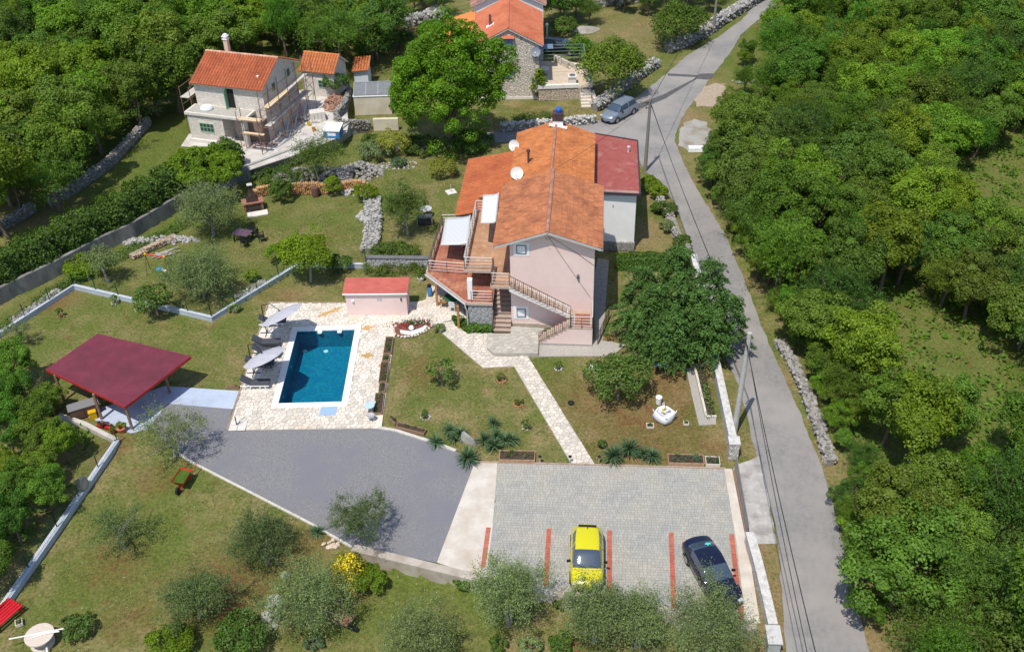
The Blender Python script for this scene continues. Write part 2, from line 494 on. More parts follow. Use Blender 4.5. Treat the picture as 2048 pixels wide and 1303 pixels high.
def ground():
    def lines(a, b, st, far):
        c = list(np.arange(a, b + 1e-6, st))
        d = []; x = b; s = st
        while x < far: s *= 1.6; x += s; d.append(x)
        e = []; x = a; s = st
        while x > -far: s *= 1.6; x -= s; e.append(x)
        return e[::-1] + c + d
    xs = np.array(sorted(lines(-62, 62, .5, 900) + [POOL[0] - .15, POOL[1] + .15]))
    ys = np.array(sorted(lines(24, 132, .5, 900) + [POOL[2] - .15, POOL[3] + .15]))
    nx, ny = len(xs), len(ys)
    X, Y = np.meshgrid(xs, ys); Z = np.zeros_like(X); C = np.zeros((ny, nx, 4), np.float32); C[..., 3] = 1
    for k, L in enumerate((SOIL, LUSH, STRAW)):
        for px, py, r, a in L:
            c = gt(px, py); d = np.hypot(X - c.x, Y - c.y)
            C[..., k] = np.maximum(C[..., k], a * np.clip(1.35 - d / r, 0, 1) ** .8)
    C[..., 1] = np.maximum(C[..., 1], .75 * np.clip((X - 16) / 9, 0, 1))
    C[..., 1] = np.maximum(C[..., 1], .8 * np.clip((-X - 20) / 12, 0, 1) * np.clip((Y - 66) / 12, 0, 1))
    for j in range(ny):
        for i in range(nx):
            x, y = xs[i], ys[j]
            if y < 48 or x < -8:
                if -62 < x < 15 and y < 132: Z[j, i] = zg(x, y)
                elif x <= -62: Z[j, i] = zg(x, max(y, 24)) if y < 140 else NWZ
    # soft unevenness away from buildings and paving
    un = .05 * np.sin(X * 1.3 + .7 * np.sin(Y * .9)) * np.cos(Y * 1.1 + .5 * np.sin(X * .7))
    Z += (un - .05) * 0.6
    idx = np.arange(nx * ny).reshape(ny, nx)
    q = np.stack([idx[:-1, :-1], idx[:-1, 1:], idx[1:, 1:], idx[1:, :-1]], -1).reshape(-1, 4)
    cx = ((X[:-1, :-1] + X[1:, 1:]) / 2).ravel(); cy = ((Y[:-1, :-1] + Y[1:, 1:]) / 2).ravel()
    keep = ~((cx > POOL[0] - .16) & (cx < POOL[1] + .16) & (cy > POOL[2] - .16) & (cy < POOL[3] + .16))
    me = fastmesh('ground', np.stack([X, Y, Z], -1).reshape(-1, 3), q[keep], GRM, 4, True)
    a = me.color_attributes.new('zone', 'FLOAT_COLOR', 'POINT'); a.data.foreach_set('color', C.ravel())
    tag(meshobj('ground', me), 'mown and dry grass ground of the gardens and wood', kind='structure')
ground()

def ragged(pts, amp, step=.45, seed=1):
    """crumbling outline: subdivided and jittered"""
    r = random.Random(seed); out = []
    for i in range(len(pts)):
        a, b = pts[i], pts[(i + 1) % len(pts)]; L = math.hypot(b[0] - a[0], b[1] - a[1]); n = max(1, int(L / step)); nx_, ny_ = -(b[1] - a[1]) / (L + 1e-9), (b[0] - a[0]) / (L + 1e-9)
        for k in range(n):
            t = k / n; j = amp * (r.uniform(-1, 1) * .6 + 1.2 * noise.noise(Vector((a[0] + (b[0] - a[0]) * t, a[1] + (b[1] - a[1]) * t, 7))))
            out.append((a[0] + (b[0] - a[0]) * t + nx_ * j, a[1] + (b[1] - a[1]) * t + ny_ * j))
    return out
def sheet(name, pxs, mat, z, label=None, parent=None, th=.06, wpts=None, rag=0):
    pts = wpts or [G(*p)[:2] for p in pxs]
    if rag: pts = ragged(pts, rag)
    mb = MB().prism(pts, z - th, z)
    o = mb.build(name, mat, parent)
    if not parent: tag(o, label, kind='structure')
    return o

# ------------------------------------------------------------------ road
ASPH = M('asphalt', (.20, .193, .188), (.26, .25, .242), 3.5, .9, .6, 60, c3=(.30, .282, .265), s3=.22, t3=(.42, .62))
road_right = [(1760, 1400), (1738, 1303), (1704, 1170), (1674, 1040), (1642, 930), (1602, 830), (1562, 740), (1522, 650), (1492, 570), (1467, 505), (1437, 445), (1402, 392), (1376, 345), (1362, 312), (1348, 280), (1358, 248), (1372, 222), (1402, 182), (1432, 142), (1462, 104), (1482, 70), (1506, 48), (1535, 27), (1562, 0), (1610, -60)]
road_left = [(1570, -60), (1540, -10), (1503, 18), (1483, 40), (1440, 72), (1376, 110), (1330, 150), (1282, 188), (1216, 238), (1180, 243), (1120, 250), (1000, 262), (968, 266), (966, 286), (1010, 284), (1120, 275), (1200, 285), (1265, 300), (1292, 344), (1322, 362), (1347, 402), (1371, 470), (1388, 520), (1398, 560), (1440, 690), (1462, 738), (1478, 770), (1493, 824), (1510, 900), (1530, 965), (1547, 1035), (1556, 1085), (1564, 1180), (1572, 1303), (1580, 1400)]
sheet('road', road_right + road_left, ASPH, .012, 'grey asphalt lane winding past the houses', rag=.07)
PATCH = M('asphalt_patch', (.085, .083, .085), (.11, .108, .108), 3, .9, .4, 60)
sheet('asphalt_patch', [(1254, 216), (1325, 190), (1388, 158), (1398, 148), (1425, 147), (1428, 152), (1416, 160), (1394, 158), (1330, 198), (1262, 225)], PATCH, .017, 'dark diagonal trench patch across the road')
sheet('asphalt_patch', [(1335, 147), (1398, 151), (1398, 155), (1336, 152)], PATCH, .021, 'thin dark trench patch beside the upper road bend')
sheet('asphalt_patch', [(1381, 524), (1431, 522), (1443, 544), (1392, 546)], PATCH, .017, 'dark square asphalt patch by the conifer')
GRV = M('pale_gravel', (.30, .285, .26), (.40, .38, .35), 8, .95, .8, 50, c3=(.25, .215, .165), s3=.7)
sheet('gravel_patch', [(1362, 250), (1388, 238), (1412, 244), (1428, 262), (1422, 282), (1400, 292), (1372, 300), (1354, 280)], GRV, .009, 'pale gravel heap area beside the road bend', rag=.35)
sheet('gravel_patch', [(1384, 200), (1398, 176), (1420, 168), (1452, 166), (1446, 190), (1425, 212), (1395, 214)], M('pale_dirt', (.31, .25, .18), (.41, .34, .26), 3, .95, .6, 40), .007, 'bare sandy patch on the verge above the gravel', rag=.4)

# ------------------------------------------------------------------ parking
CONC = M('concrete_strip', (.50, .45, .39), (.60, .56, .50), 1.2, .9, .3, 40, c3=(.44, .35, .27), s3=.5, t3=(.5, .8))
sheet('concrete_strip', [(950, 924), (995, 925), (985, 1055), (972, 1160), (874, 1124)], CONC, .036, 'pale concrete strip between the gravel and the pavers')
sheet('concrete_strip', [(1448, 937), (1464, 938), (1484, 1040), (1502, 1130), (1520, 1245), (1492, 1248), (1472, 1080)], CONC, .04, 'narrow concrete strip along the parking gate')
APR = M('concrete_apron', (.36, .345, .33), (.47, .45, .43), 2, .95, .6, 30, c3=(.27, .25, .23), s3=1.2)
sheet('driveway_apron', [(1466, 938), (1472, 930), (1517, 912), (1535, 985), (1553, 1086), (1500, 1090), (1484, 1020)], APR, .016, 'rough concrete driveway between gate and road', rag=.05)

PKF = Frame(G(990, 925), -4.6)
pk_poly_w = [G(*p) for p in ((992, 925.5), (1452, 937.5), (1478, 1080), (1500, 1246), (1300, 1212), (1100, 1180), (968, 1158), (983, 1055))]
pk = [((q - PKF.o).dot(PKF.u), (q - PKF.o).dot(PKF.v)) for q in pk_poly_w]
PKE = thing('parking_area', 'grey block paved parking area with red bay lines', None, PKF.o, PKF.a, kind='structure')
MB().prism(pk, -.1, .004).build('bedding', M('paver_joint', (.14, .145, .14)), PKE)
PAV = M('paver', (.315, .312, .29), (.36, .357, .33), 1.2, .9, .25, 60, isl=.09, c3=(.385, .365, .32), s3=.45, t3=(.42, .6))
REDP = M('red_paver', (.36, .10, .065), (.46, .15, .10), 3, .9, .3, 50, isl=.1)
bays = []
for (x0, y0), (x1, y1) in (((977, 1055), (966, 1135)), ((1098, 1057), (1091, 1180)), ((1219, 1060), (1219, 1200)), ((1342, 1065), (1348, 1222)), ((1463, 1068), (1483, 1240))):
    a, b = G(x0, y0) - PKF.o, G(x1, y1) - PKF.o
    bays.append((a.dot(PKF.u), a.dot(PKF.v), b.dot(PKF.u), b.dot(PKF.v)))
def near_bay(u, v):
    for a in bays:
        if a[3] < v < a[1] + .05:
            t = (v - a[1]) / (a[3] - a[1])
            if abs(u - (a[0] + t * (a[2] - a[0]))) < .17: return True
    return False
mb = MB(); v = -12.2; row = 0
while v < .2:
    u = -2.0 + (row % 2) * .07
    h = rng.choice((.16, .19, .19, .22))
    while u < 14.5:
        w = rng.choice((.14, .2, .2, .26))
        c = (u + w / 2, v + h / 2)
        if inpoly(c[0], c[1], pk) :
            z = .02 + rng.uniform(-.003, .004)
            mb.box(u + .006, u + w - .006, v + .006, v + h - .006, -.02, z)
        u += w
    v += h; row += 1
mb.build('paver', PAV, PKE, kind='stuff')
for k, a in enumerate(bays):
    n = int(abs(a[3] - a[1]) / .2)
    b = MB()
    for i in range(n):
        t0, t1 = i / n, (i + .93) / n
        ua, ub = a[0] + (a[2] - a[0]) * t0, a[0] + (a[2] - a[0]) * t1
        va, vb = a[1] + (a[3] - a[1]) * t0, a[1] + (a[3] - a[1]) * t1
        b.prism([(ua - .13, va), (ua + .13, va), (ub + .13, vb), (ub - .13, vb)], -.02, .045)
    b.build('bay_line', REDP, PKE)

# ------------------------------------------------------------------ gravel drive and the slab under the carport
GRAVEL = M('drive_gravel', (.135, .132, .14), (.285, .28, .29), 19, .95, 1.0, 60, c3=(.19, .19, .215), s3=.3)
sheet('gravel_drive', [(300, 852), (330, 804), (465, 816), (455, 861), (755, 855), (790, 860), (860, 882), (910, 901), (950, 925), (874, 1124), (706, 1094), (620, 1045), (385, 924), (350, 900)], GRAVEL, .014, 'blue grey gravel drive between pool and lawn')
EDG = M('concrete_edge', (.48, .45, .40), (.60, .57, .52), 3, .9, .3)
def edging(name, pxs, label, w=.12, h=.06, mat=None, zb=-.1):
    pts = [G(*p) for p in pxs]; mb = MB()
    for a, b in zip(pts[:-1], pts[1:]):
        d = (b - a).to_2d().normalized(); n = Vector((-d.y, d.x)) * w / 2
        mb.prism([(a.x - n.x, a.y - n.y), (b.x - n.x, b.y - n.y), (b.x + n.x, b.y + n.y), (a.x + n.x, a.y + n.y)], zb, h)
    o = mb.build(name, mat or EDG); tag(o, label, 'kerb'); return o
edging('kerb', [(352, 903), (385, 925), (500, 984), (620, 1046), (704, 1094)], 'thin concrete kerb between gravel drive and lower lawn', .14)
edging('kerb', [(757, 856), (790, 861), (860, 883), (888, 893), (912, 902)], 'pale stone kerb curving between gravel drive and planters', .2, .1)
edging('kerb', [(952, 924), (1100, 927.5), (1200, 930), (1452, 937)], 'reddish edge strip between front lawn and block paving', .1, .08, M('kerb_rust', (.30, .2, .15), (.40, .33, .27), 3, .9))
SLAB = M('blue_slab', (.40, .47, .60), (.45, .52, .65), 2.5, .85, .15, 40, c3=(.36, .42, .53), s3=.5)

# ------------------------------------------------------------------ crazy paving
def clip_half(poly, p, n):
    out = []
    for i in range(len(poly)):
        a, b = poly[i], poly[(i + 1) % len(poly)]
        da = (a[0] - p[0]) * n[0] + (a[1] - p[1]) * n[1]; db = (b[0] - p[0]) * n[0] + (b[1] - p[1]) * n[1]
        if da <= 0: out.append(a)
        if (da < 0 < db) or (db < 0 < da):
            t = da / (da - db); out.append((a[0] + t * (b[0] - a[0]), a[1] + t * (b[1] - a[1])))
    return out

def crazy_paving(poly, size, seed, gap=.018):
    r = random.Random(seed)
    x0, x1 = min(p[0] for p in poly), max(p[0] for p in poly); y0, y1 = min(p[1] for p in poly), max(p[1] for p in poly)
    pts = []
    ny = int((y1 - y0) / size) + 3; nx = int((x1 - x0) / size) + 3
    for j in range(-1, ny):
        for i in range(-1, nx):
            pts.append((x0 + (i + .5 * (j % 2) + r.uniform(-.42, .42)) * size, y0 + (j + r.uniform(-.42, .42)) * size))
    A = np.array(pts); out = []
    for k, (x, y) in enumerate(pts):
        if not inpoly(x, y, poly): continue
        d = np.hypot(A[:, 0] - x, A[:, 1] - y); near = np.argsort(d)[1:18]
        cell = [(x - 2 * size, y - 2 * size), (x + 2 * size, y - 2 * size), (x + 2 * size, y + 2 * size), (x - 2 * size, y + 2 * size)]
        for q in near:
            mx, my = (A[q, 0] + x) / 2, (A[q, 1] + y) / 2
            cell = clip_half(cell, (mx, my), (A[q, 0] - x, A[q, 1] - y))
        if any(not inpoly(p[0], p[1], poly) for p in cell):
            sub = list(poly)
            n = len(cell)
            for i in range(n):
                a, b = cell[i], cell[(i + 1) % n]
                sub = clip_half(sub, a, (b[1] - a[1], -(b[0] - a[0])))
                if len(sub) < 3: break
            cell = sub
        if len(cell) < 3: continue
        # drop doubled corners, shrink for the joint, chip the corners
        cc = []
        for p in cell:
            if not cc or math.hypot(p[0] - cc[-1][0], p[1] - cc[-1][1]) > .05: cc.append(p)
        if len(cc) > 2 and math.hypot(cc[0][0] - cc[-1][0], cc[0][1] - cc[-1][1]) < .05: cc.pop()
        if len(cc) < 3: continue
        gx = sum(p[0] for p in cc) / len(cc); gy = sum(p[1] for p in cc) / len(cc)
        rad = sum(math.hypot(p[0] - gx, p[1] - gy) for p in cc) / len(cc)
        if rad < .07: continue
        k2 = max(.6, 1 - gap / rad)
        fin = []
        n = len(cc)
        for i in range(n):
            p = cc[i]; a = cc[i - 1]; b = cc[(i + 1) % n]
            for q, t in ((a, .16), (b, .16)):
                fin.append((gx + ((p[0] * (1 - t) + q[0] * t) - gx) * k2, gy + ((p[1] * (1 - t) + q[1] * t) - gy) * k2))
        ar = abs(sum(fin[i][0] * fin[(i + 1) % len(fin)][1] - fin[(i + 1) % len(fin)][0] * fin[i][1] for i in range(len(fin)))) / 2
        out.append((ar, (gx, gy), fin))
    return out

def lay_stones(stones, parent, mat, z, nobj, seed, h=.045):
    r = random.Random(seed)
    stones = sorted(stones, key=lambda s: P(s[1][0], s[1][1], 0)[1] * .0012 * -s[0] - s[0])
    rest = MB()
    for k, (ar, c, poly) in enumerate(stones):
        zz = z + h + r.uniform(-.006, .008)
        if k < nobj:
            mb = MB().prism([(p[0] - c[0], p[1] - c[1]) for p in poly], -h - .01, 0)
            o = mb.build('flagstone', mat, parent); o.location = (c[0], c[1], zz)
            o.rotation_euler = (r.uniform(-.012, .012), r.uniform(-.012, .012), 0)
        else:
            rest.prism(poly, z - .01, zz)
    if rest.v: rest.build('flagstones', mat, parent, kind='stuff')

def MFLAG(name, c1, c2, c3):
    """each flagstone takes its own tone"""
    m = M(name, c1, c2, 1.4, .85, .35, 25, isl=.07, c3=c3, s3=.55, t3=(.46, .7))
    nt = m.node_tree; N, Lk = nt.nodes, nt.links; b = N['Principled BSDF']
    src = b.inputs['Base Color'].links[0].from_socket
    oi = N.new('ShaderNodeObjectInfo'); h = N.new('ShaderNodeHueSaturation')
    r = N.new('ShaderNodeMapRange'); r.inputs['To Min'].default_value = .84; r.inputs['To Max'].default_value = 1.12
    Lk.new(oi.outputs['Random'], r.inputs['Value']); Lk.new(r.outputs[0], h.inputs['Value']); Lk.new(src, h.inputs['Color']); Lk.new(h.outputs[0], b.inputs['Base Color'])
    return m
FLAG = MFLAG('flagstone', (.58, .53, .46), (.67, .63, .565), (.54, .455, .355))
MORT = M('mortar', (.40, .355, .30), (.48, .435, .375), 6, .95, .3)

deck_poly = [tuple(G(*p)[:2]) for p in ((537, 606), (692, 607), (838, 604), (852, 598), (856, 572), (884, 572), (930, 612), (937, 636), (905, 640), (868, 652), (785, 650), (757, 857), (455, 861))]
def holed(name, outer, hole, z0, z1, mat, parent):
    vs = [Vector((x, y, z1)) for x, y in outer] + [Vector((x, y, z1)) for x, y in hole]
    tr = tessellate_polygon([[Vector((x, y, 0)) for x, y in outer], [Vector((x, y, 0)) for x, y in hole]])
    fs = []
    for t in tr:
        a, b, c = vs[t[0]], vs[t[1]], vs[t[2]]
        if (b - a).cross(c - a).z < 0: t = t[::-1]
        fs.append(tuple(t))
    return MB().add(vs, fs).build(name, mat, parent)
PD = thing('pool_deck', 'cream crazy paved deck around the pool', None, kind='structure')
ph = [(POOLO[0] + .2, POOLO[2] + .2), (POOLO[1] - .2, POOLO[2] + .2), (POOLO[1] - .2, POOLO[3] - .2), (POOLO[0] + .2, POOLO[3] - .2)]
holed('mortar_bed', deck_poly, ph, -.05, .028, MORT, PD)
st = [s for s in crazy_paving(deck_poly, .30, 3, .013) if not (POOLO[0] < s[1][0] < POOLO[1] and POOLO[2] < s[1][1] < POOLO[3])]
# nothing under the pool house and the loose parasol bases
st = [s for s in st if not (-11.8 < s[1][0] < -7.5 and 60.3 < s[1][1] < 63)]
lay_stones(st, PD, FLAG, .02, 300, 5)
# brown border of the deck on its garden sides
edging('deck_border', [(455, 862), (500, 722), (537, 605)], 'brown stone border on the grass side of the pool deck', .12, .075, M('border_brown', (.24, .17, .12), (.34, .26, .19), 4, .9))
edging('deck_border', [(537, 605), (690, 606)], 'brown stone border behind the pool deck', .12, .075, MATS['border_brown'])
edging('deck_border', [(788, 652), (772, 752), (758, 855)], 'smooth pale concrete border beside the row of planters', .34, .07, M('pale_border', (.62, .56, .46), (.70, .64, .55), 3, .9))

GP = thing('garden_path', 'cream flagstone path running from the house to the parking', None, kind='structure')
path_poly = [tuple(G(*p)[:2]) for p in ((868, 653), (905, 641), (930, 662), (985, 669), (985, 712), (1056, 713), (1190, 929), (1143, 928), (1028, 733), (966, 736))]
MB().prism(path_poly, -.05, .03).build('mortar_bed', MORT, GP)
lay_stones(crazy_paving(path_poly, .30, 11, .013), GP, FLAG, .024, 300, 6)
# weathered platform in front of the house steps
HP = thing('entrance_platform', 'grey weathered flagstone platform before the house steps', None, kind='structure')
plat = [tuple(G(*p, .3)[:2]) for p in ((974, 666), (1021, 667), (1022, 652), (1090, 656), (1078, 672), (1076, 706), (988, 706), (974, 694))]
MB().prism(plat, -.05, .3).build('plinth', M('platform_side', (.36, .33, .29), (.44, .41, .36), 3, .9, .4), HP)
FLG2 = MFLAG('weathered_flagstone', (.43, .40, .35), (.56, .52, .46), (.30, .28, .25))
lay_stones(crazy_paving(plat, .36, 21), HP, FLG2, .29, 300, 8, .03)
AP2 = thing('house_apron', 'grey pebble apron around the stair plinth', None, kind='structure')
ap = [tuple(G(*p)[:2]) for p in ((1060, 712), (1070, 690), (1190, 692), (1215, 640), (1218, 540), (1196, 520), (1186, 520), (1200, 690), (1245, 683), (1250, 697), (1225, 712))]
MB().prism([tuple(G(*p)[:2]) for p in ((1058, 713), (1066, 680), (1190, 680), (1225, 684), (1250, 690), (1232, 706), (1205, 712))], -.05, .035).build('slab', M('pebble_concrete', (.30, .28, .25), (.45, .42, .38), 14, .95, .6, 40), AP2)
sheet('side_walk', [(1190, 690), (1205, 690), (1218, 520), (1196, 516), (1187, 560)], M('side_concrete', (.27, .26, .24), (.36, .34, .31), 3, .9, .3), .02, 'grey concrete walk along the shaded house side')

# ================================================================== swimming pool
pool = thing('swimming_pool', 'rectangular swimming pool with deep blue water and white coping', 'pool', ((POOL[0] + POOL[1]) / 2, (POOL[2] + POOL[3]) / 2, 0))
hx, hy = (POOL[1] - POOL[0]) / 2, (POOL[3] - POOL[2]) / 2
ox, oy = (POOLO[1] - POOLO[0]) / 2, (POOLO[3] - POOLO[2]) / 2
BAS = M('pool_mosaic', (.004, .13, .215), (.012, .265, .37), 6, .4, 0, isl=0, c3=(.005, .16, .29), s3=1.4)
D = 1.45
b = MB()
b.add([(-hx, -hy, -D), (hx, -hy, -D), (hx, hy, -D), (-hx, hy, -D)], [(0, 1, 2, 3)])
for (x0, y0), (x1, y1) in (((-hx, -hy), (hx, -hy)), ((hx, -hy), (hx, hy)), ((hx, hy), (-hx, hy)), ((-hx, hy), (-hx, -hy))):
    b.add([(x0, y0, -D), (x0, y0, .04), (x1, y1, .04), (x1, y1, -D)], [(0, 1, 2, 3)])
b.build('basin', BAS, pool)
def water_mat():
    m = bpy.data.materials.new('pool_water'); m.use_nodes = True; nt = m.node_tree; N, Lk = nt.nodes, nt.links
    N.remove(N['Principled BSDF'])
    t = N.new('ShaderNodeBsdfTransparent'); t.inputs[0].default_value = (.62, .88, .93, 1)
    g = N.new('ShaderNodeBsdfGlossy'); g.inputs['Roughness'].default_value = .03
    fr = N.new('ShaderNodeFresnel'); fr.inputs[0].default_value = 1.33
    tc = N.new('ShaderNodeTexCoord'); nz = N.new('ShaderNodeTexNoise'); nz.inputs['Scale'].default_value = 5; nz.inputs['Detail'].default_value = 3
    Lk.new(tc.outputs['Object'], nz.inputs['Vector'])
    bp = N.new('ShaderNodeBump'); bp.inputs['Strength'].default_value = .25; bp.inputs['Distance'].default_value = .03
    Lk.new(nz.outputs[0], bp.inputs['Height']); Lk.new(bp.outputs[0], g.inputs['Normal']); Lk.new(bp.outputs[0], fr.inputs['Normal'])
    ms = N.new('ShaderNodeMixShader'); Lk.new(fr.outputs[0], ms.inputs[0]); Lk.new(t.outputs[0], ms.inputs[1]); Lk.new(g.outputs[0], ms.inputs[2])
    Lk.new(ms.outputs[0], N['Material Output'].inputs[0]); return m
MB().add([(-hx, -hy, -.1), (hx, -hy, -.1), (hx, hy, -.1), (-hx, hy, -.1)], [(0, 1, 2, 3)]).build('water', water_mat(), pool)
COP = M('coping', (.74, .73, .70), (.80, .79, .77), 2, .6, .1, isl=.03)
WHT = M('white_plastic', (.78, .78, .77), (.82, .82, .81), 3, .45)
def coping_run(x0, x1, y0, y1, n, horiz):
    for i in range(n):
        a, c = i / n, (i + 1) / n
        e = .004
        if horiz: q = (x0 + (x1 - x0) * a + e, x0 + (x1 - x0) * c - e, y0, y1)
        else: q = (x0, x1, y0 + (y1 - y0) * a + e, y0 + (y1 - y0) * c - e)
        MB().box(*q, 0, .09).build('coping_slab', COP, pool)
coping_run(-ox, ox, -oy, -hy - .002 + .02, 10, True); coping_run(-ox, ox, hy - .02, oy, 10, True)
coping_run(-ox, -hx + .02, -hy + .022, hy - .022, 16, False); coping_run(hx - .02, ox, -hy + .022, hy - .022, 16, False)
for px in (610, 652):
    q = G(px, 702, -D) - pool.location
    MB().lathe((q.x, q.y, -D), [(0, .05), (.13, .045), (.17, .02), (.18, 0)][::-1], 14).build('floor_light', WHT, pool)
for sx in (-.45, .95):
    mb = MB().box(sx - .16, sx + .16, hy - .14, hy + .02, -.16, -.02); mb.box(sx - .1, sx + .1, hy - .2, hy - .14, -.14, -.04)
    mb.build('skimmer', WHT, pool)
for yy in (.6, -2.6):
    MB().tube([(-hx + .002, yy, -.55), (-hx + .05, yy, -.55)], .11, 12).build('wall_light', WHT, pool)
MB().obox((1.3, -oy - .42, .07), (1.05, .8, .03)).build('foot_bath', M('blue_mat', (.27, .40, .66), (.32, .46, .72), 5, .7), pool)
# ================================================================== roofs, railings, masonry
def tiles(mb, A, along, down, tw=.28, te=.38, amp=.12, gapn=0):
    A, along, down = Vector(A), Vector(along), Vector(down)
    La, Ld = along.length, down.length
    a, d = along.normalized(), down.normalized(); n = a.cross(d).normalized()
    if n.z < 0: n = -n
    nc, nr = max(1, round(La / tw)), max(1, round(Ld / te)); w, e = La / nc, Ld / nr
    prof = ((0, 0), (.12, .6), (.32, 1), (.52, .6), (.64, 0))
    pan = ((.60, .02), (.8, -.12), (1.04, .02))
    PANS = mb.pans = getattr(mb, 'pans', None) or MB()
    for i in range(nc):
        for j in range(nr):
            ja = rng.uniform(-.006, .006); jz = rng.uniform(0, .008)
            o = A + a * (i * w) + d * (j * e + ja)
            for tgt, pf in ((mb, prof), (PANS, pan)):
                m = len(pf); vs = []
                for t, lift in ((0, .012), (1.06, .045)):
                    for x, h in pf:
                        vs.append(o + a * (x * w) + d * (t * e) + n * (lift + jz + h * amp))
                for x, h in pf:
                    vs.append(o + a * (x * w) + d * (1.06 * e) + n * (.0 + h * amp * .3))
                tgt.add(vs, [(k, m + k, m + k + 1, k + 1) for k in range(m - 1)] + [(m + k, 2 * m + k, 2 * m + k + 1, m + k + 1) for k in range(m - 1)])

def ridge_tiles(mb, p, q, r=.13, step=.36):
    p, q = Vector(p), Vector(q); n = max(1, round((q - p).length / step))
    for i in range(n):
        a, b = p.lerp(q, i / n), p.lerp(q, (i + 1.05) / n); b = b + Vector((0, 0, .025))
        mb.tube([a, b], [r * .92, r], 8)

def rail_bars(parent, pts, h, mat, postmat, nb=4, posts=1.4, name='railing'):
    """horizontal bar railing along pts (floor level)"""
    root = None
    for a, b in zip(pts[:-1], pts[1:]):
        a, b = Vector(a), Vector(b); L = (b - a).length
        up = Vector((0, 0, h))
        top = MB().tube([a + up, b + up], .034, 6).build(name, mat, parent)
        root = root or top
        for k in range(nb - 1):
            z = Vector((0, 0, h * (k + 1) / nb))
            MB().tube([a + z, b + z], .021, 6).build('bar', mat, top)
        n = max(1, round(L / posts))
        for k in range(n + 1):
            p = a.lerp(b, k / n); MB().bar(p - Vector((0, 0, .08)), p + Vector((0, 0, h)), .045).build('post', postmat, top)
    return root

def rail_balusters(parent, pts, h, mat, step=.16, name='railing', panel=2):
    mb = MB()
    for a, b in zip(pts[:-1], pts[1:]):
        a, b = Vector(a), Vector(b); L = (b - a).length
        up = Vector((0, 0, h))
        mb.tube([a + up, b + up], .028, 6); mb.tube([a + up * .12, b + up * .12], .018, 5)
        mb.tube([a + up * .55, b + up * .55], .012, 4)
        n = max(1, round(L / step))
        for k in range(n + 1):
            p = a.lerp(b, k / n); big = k % 4 == 0
            mb.bar(p + up * (0 if big else .12), p + up, .045 if big else .02)
    return mb.build(name, mat, parent, kind='stuff')

def masonry(parent, O, U, V, w, h, size, seed, mat, proud=.05, name='stone', mortar=None, gap=.02):
    """wall stones laid one by one over a wall plane: O corner, U along, V up (unit vectors)"""
    O, U, V = Vector(O), Vector(U), Vector(V); N = U.cross(V).normalized()
    r = random.Random(seed)
    sts = crazy_paving([(0, 0), (w, 0), (w, h), (0, h)], size, seed, gap)
    for ar, c, poly in sts:
        pr = proud * r.uniform(.6, 1.2)
        m = len(poly)
        cen = Vector((c[0], c[1], 0))
        vs = [Vector((p[0] - c[0], p[1] - c[1], -.02)) for p in poly] + [Vector(((p[0] - c[0]) * .88, (p[1] - c[1]) * .88, pr)) for p in poly]
        ar2 = sum(poly[i][0] * poly[(i + 1) % m][1] - poly[(i + 1) % m][0] * poly[i][1] for i in range(m))
        rgn = list(range(m)) if ar2 > 0 else list(range(m))[::-1]
        R = Matrix((U, V, N)).transposed()
        vs = [R @ q for q in vs]
        fs = [tuple(m + k for k in rgn)]
        for k in range(m):
            a, b = rgn[k], rgn[(k + 1) % m]; fs.append((a, b, m + b, m + a))
        o = MB().add(vs, fs).build(name, mat, parent)
        o.location = O + U * c[0] + V * c[1]

# ================================================================== the pink house
PANM = M('pan_tile', (.22, .075, .04), (.30, .11, .06), 5, .9, .3, 40, isl=.15)  # darker than the covers: weathering, plus valley shade put into the colour
HF = Frame((-0.02, 58.51, 0), -5.3)
house = thing('pink_house', 'pale pink two storey house with orange tiled roof and outside stairs', 'house', HF.o, HF.a)
PINK = M('pink_render', (.77, .595, .555), (.81, .635, .595), 1.5, .9, .25, 60, c3=(.75, .575, .53), s3=.4)
WHITE = M('white_render', (.82, .82, .81), (.86, .86, .85), 1.5, .9, .2, 50, c3=(.79, .79, .77), s3=.4)
TILE = M('roof_tile', (.40, .15, .068), (.48, .20, .10), 7, .85, .3, 40, isl=.18, c3=(.30, .115, .06), s3=.9, t3=(.44, .66))
TILE2 = M('roof_tile_orange', (.45, .16, .055), (.52, .20, .075), 5, .85, .3, 40, isl=.16, c3=(.36, .12, .045), s3=.8, t3=(.46, .7))
RIDGE = M('ridge_tile', (.33, .15, .10), (.42, .22, .16), 6, .9, .4, 30, isl=.2)
METD = M('bronze_metal', (.10, .075, .06), (.13, .10, .08), 8, .5, spec=.4)
METL = M('pale_metal', (.58, .56, .54), (.66, .64, .62), 8, .45, metal=.2)
GREYW = M('grey_trim', (.42, .42, .42), (.50, .50, .50), 6, .7)
RTILE = M('terrace_tile_red', (.27, .085, .05), (.36, .13, .08), 2.2, .7, .2, 20, c3=(.20, .06, .04), s3=.9)
BTILE = M('terrace_tile_brown', (.40, .225, .13), (.48, .29, .18), 2.2, .7, .2, 20, c3=(.33, .18, .11), s3=.9)
STEP = M('step_stone', (.36, .27, .22), (.44, .34, .28), 3, .85, .2)
GLASS = M('window_glass', (.05, .06, .07), rough=.08, spec=.8)
FRM = M('window_frame', (.70, .72, .74), rough=.5)
DARKF = M('dark_frame', (.10, .12, .15), rough=.5)

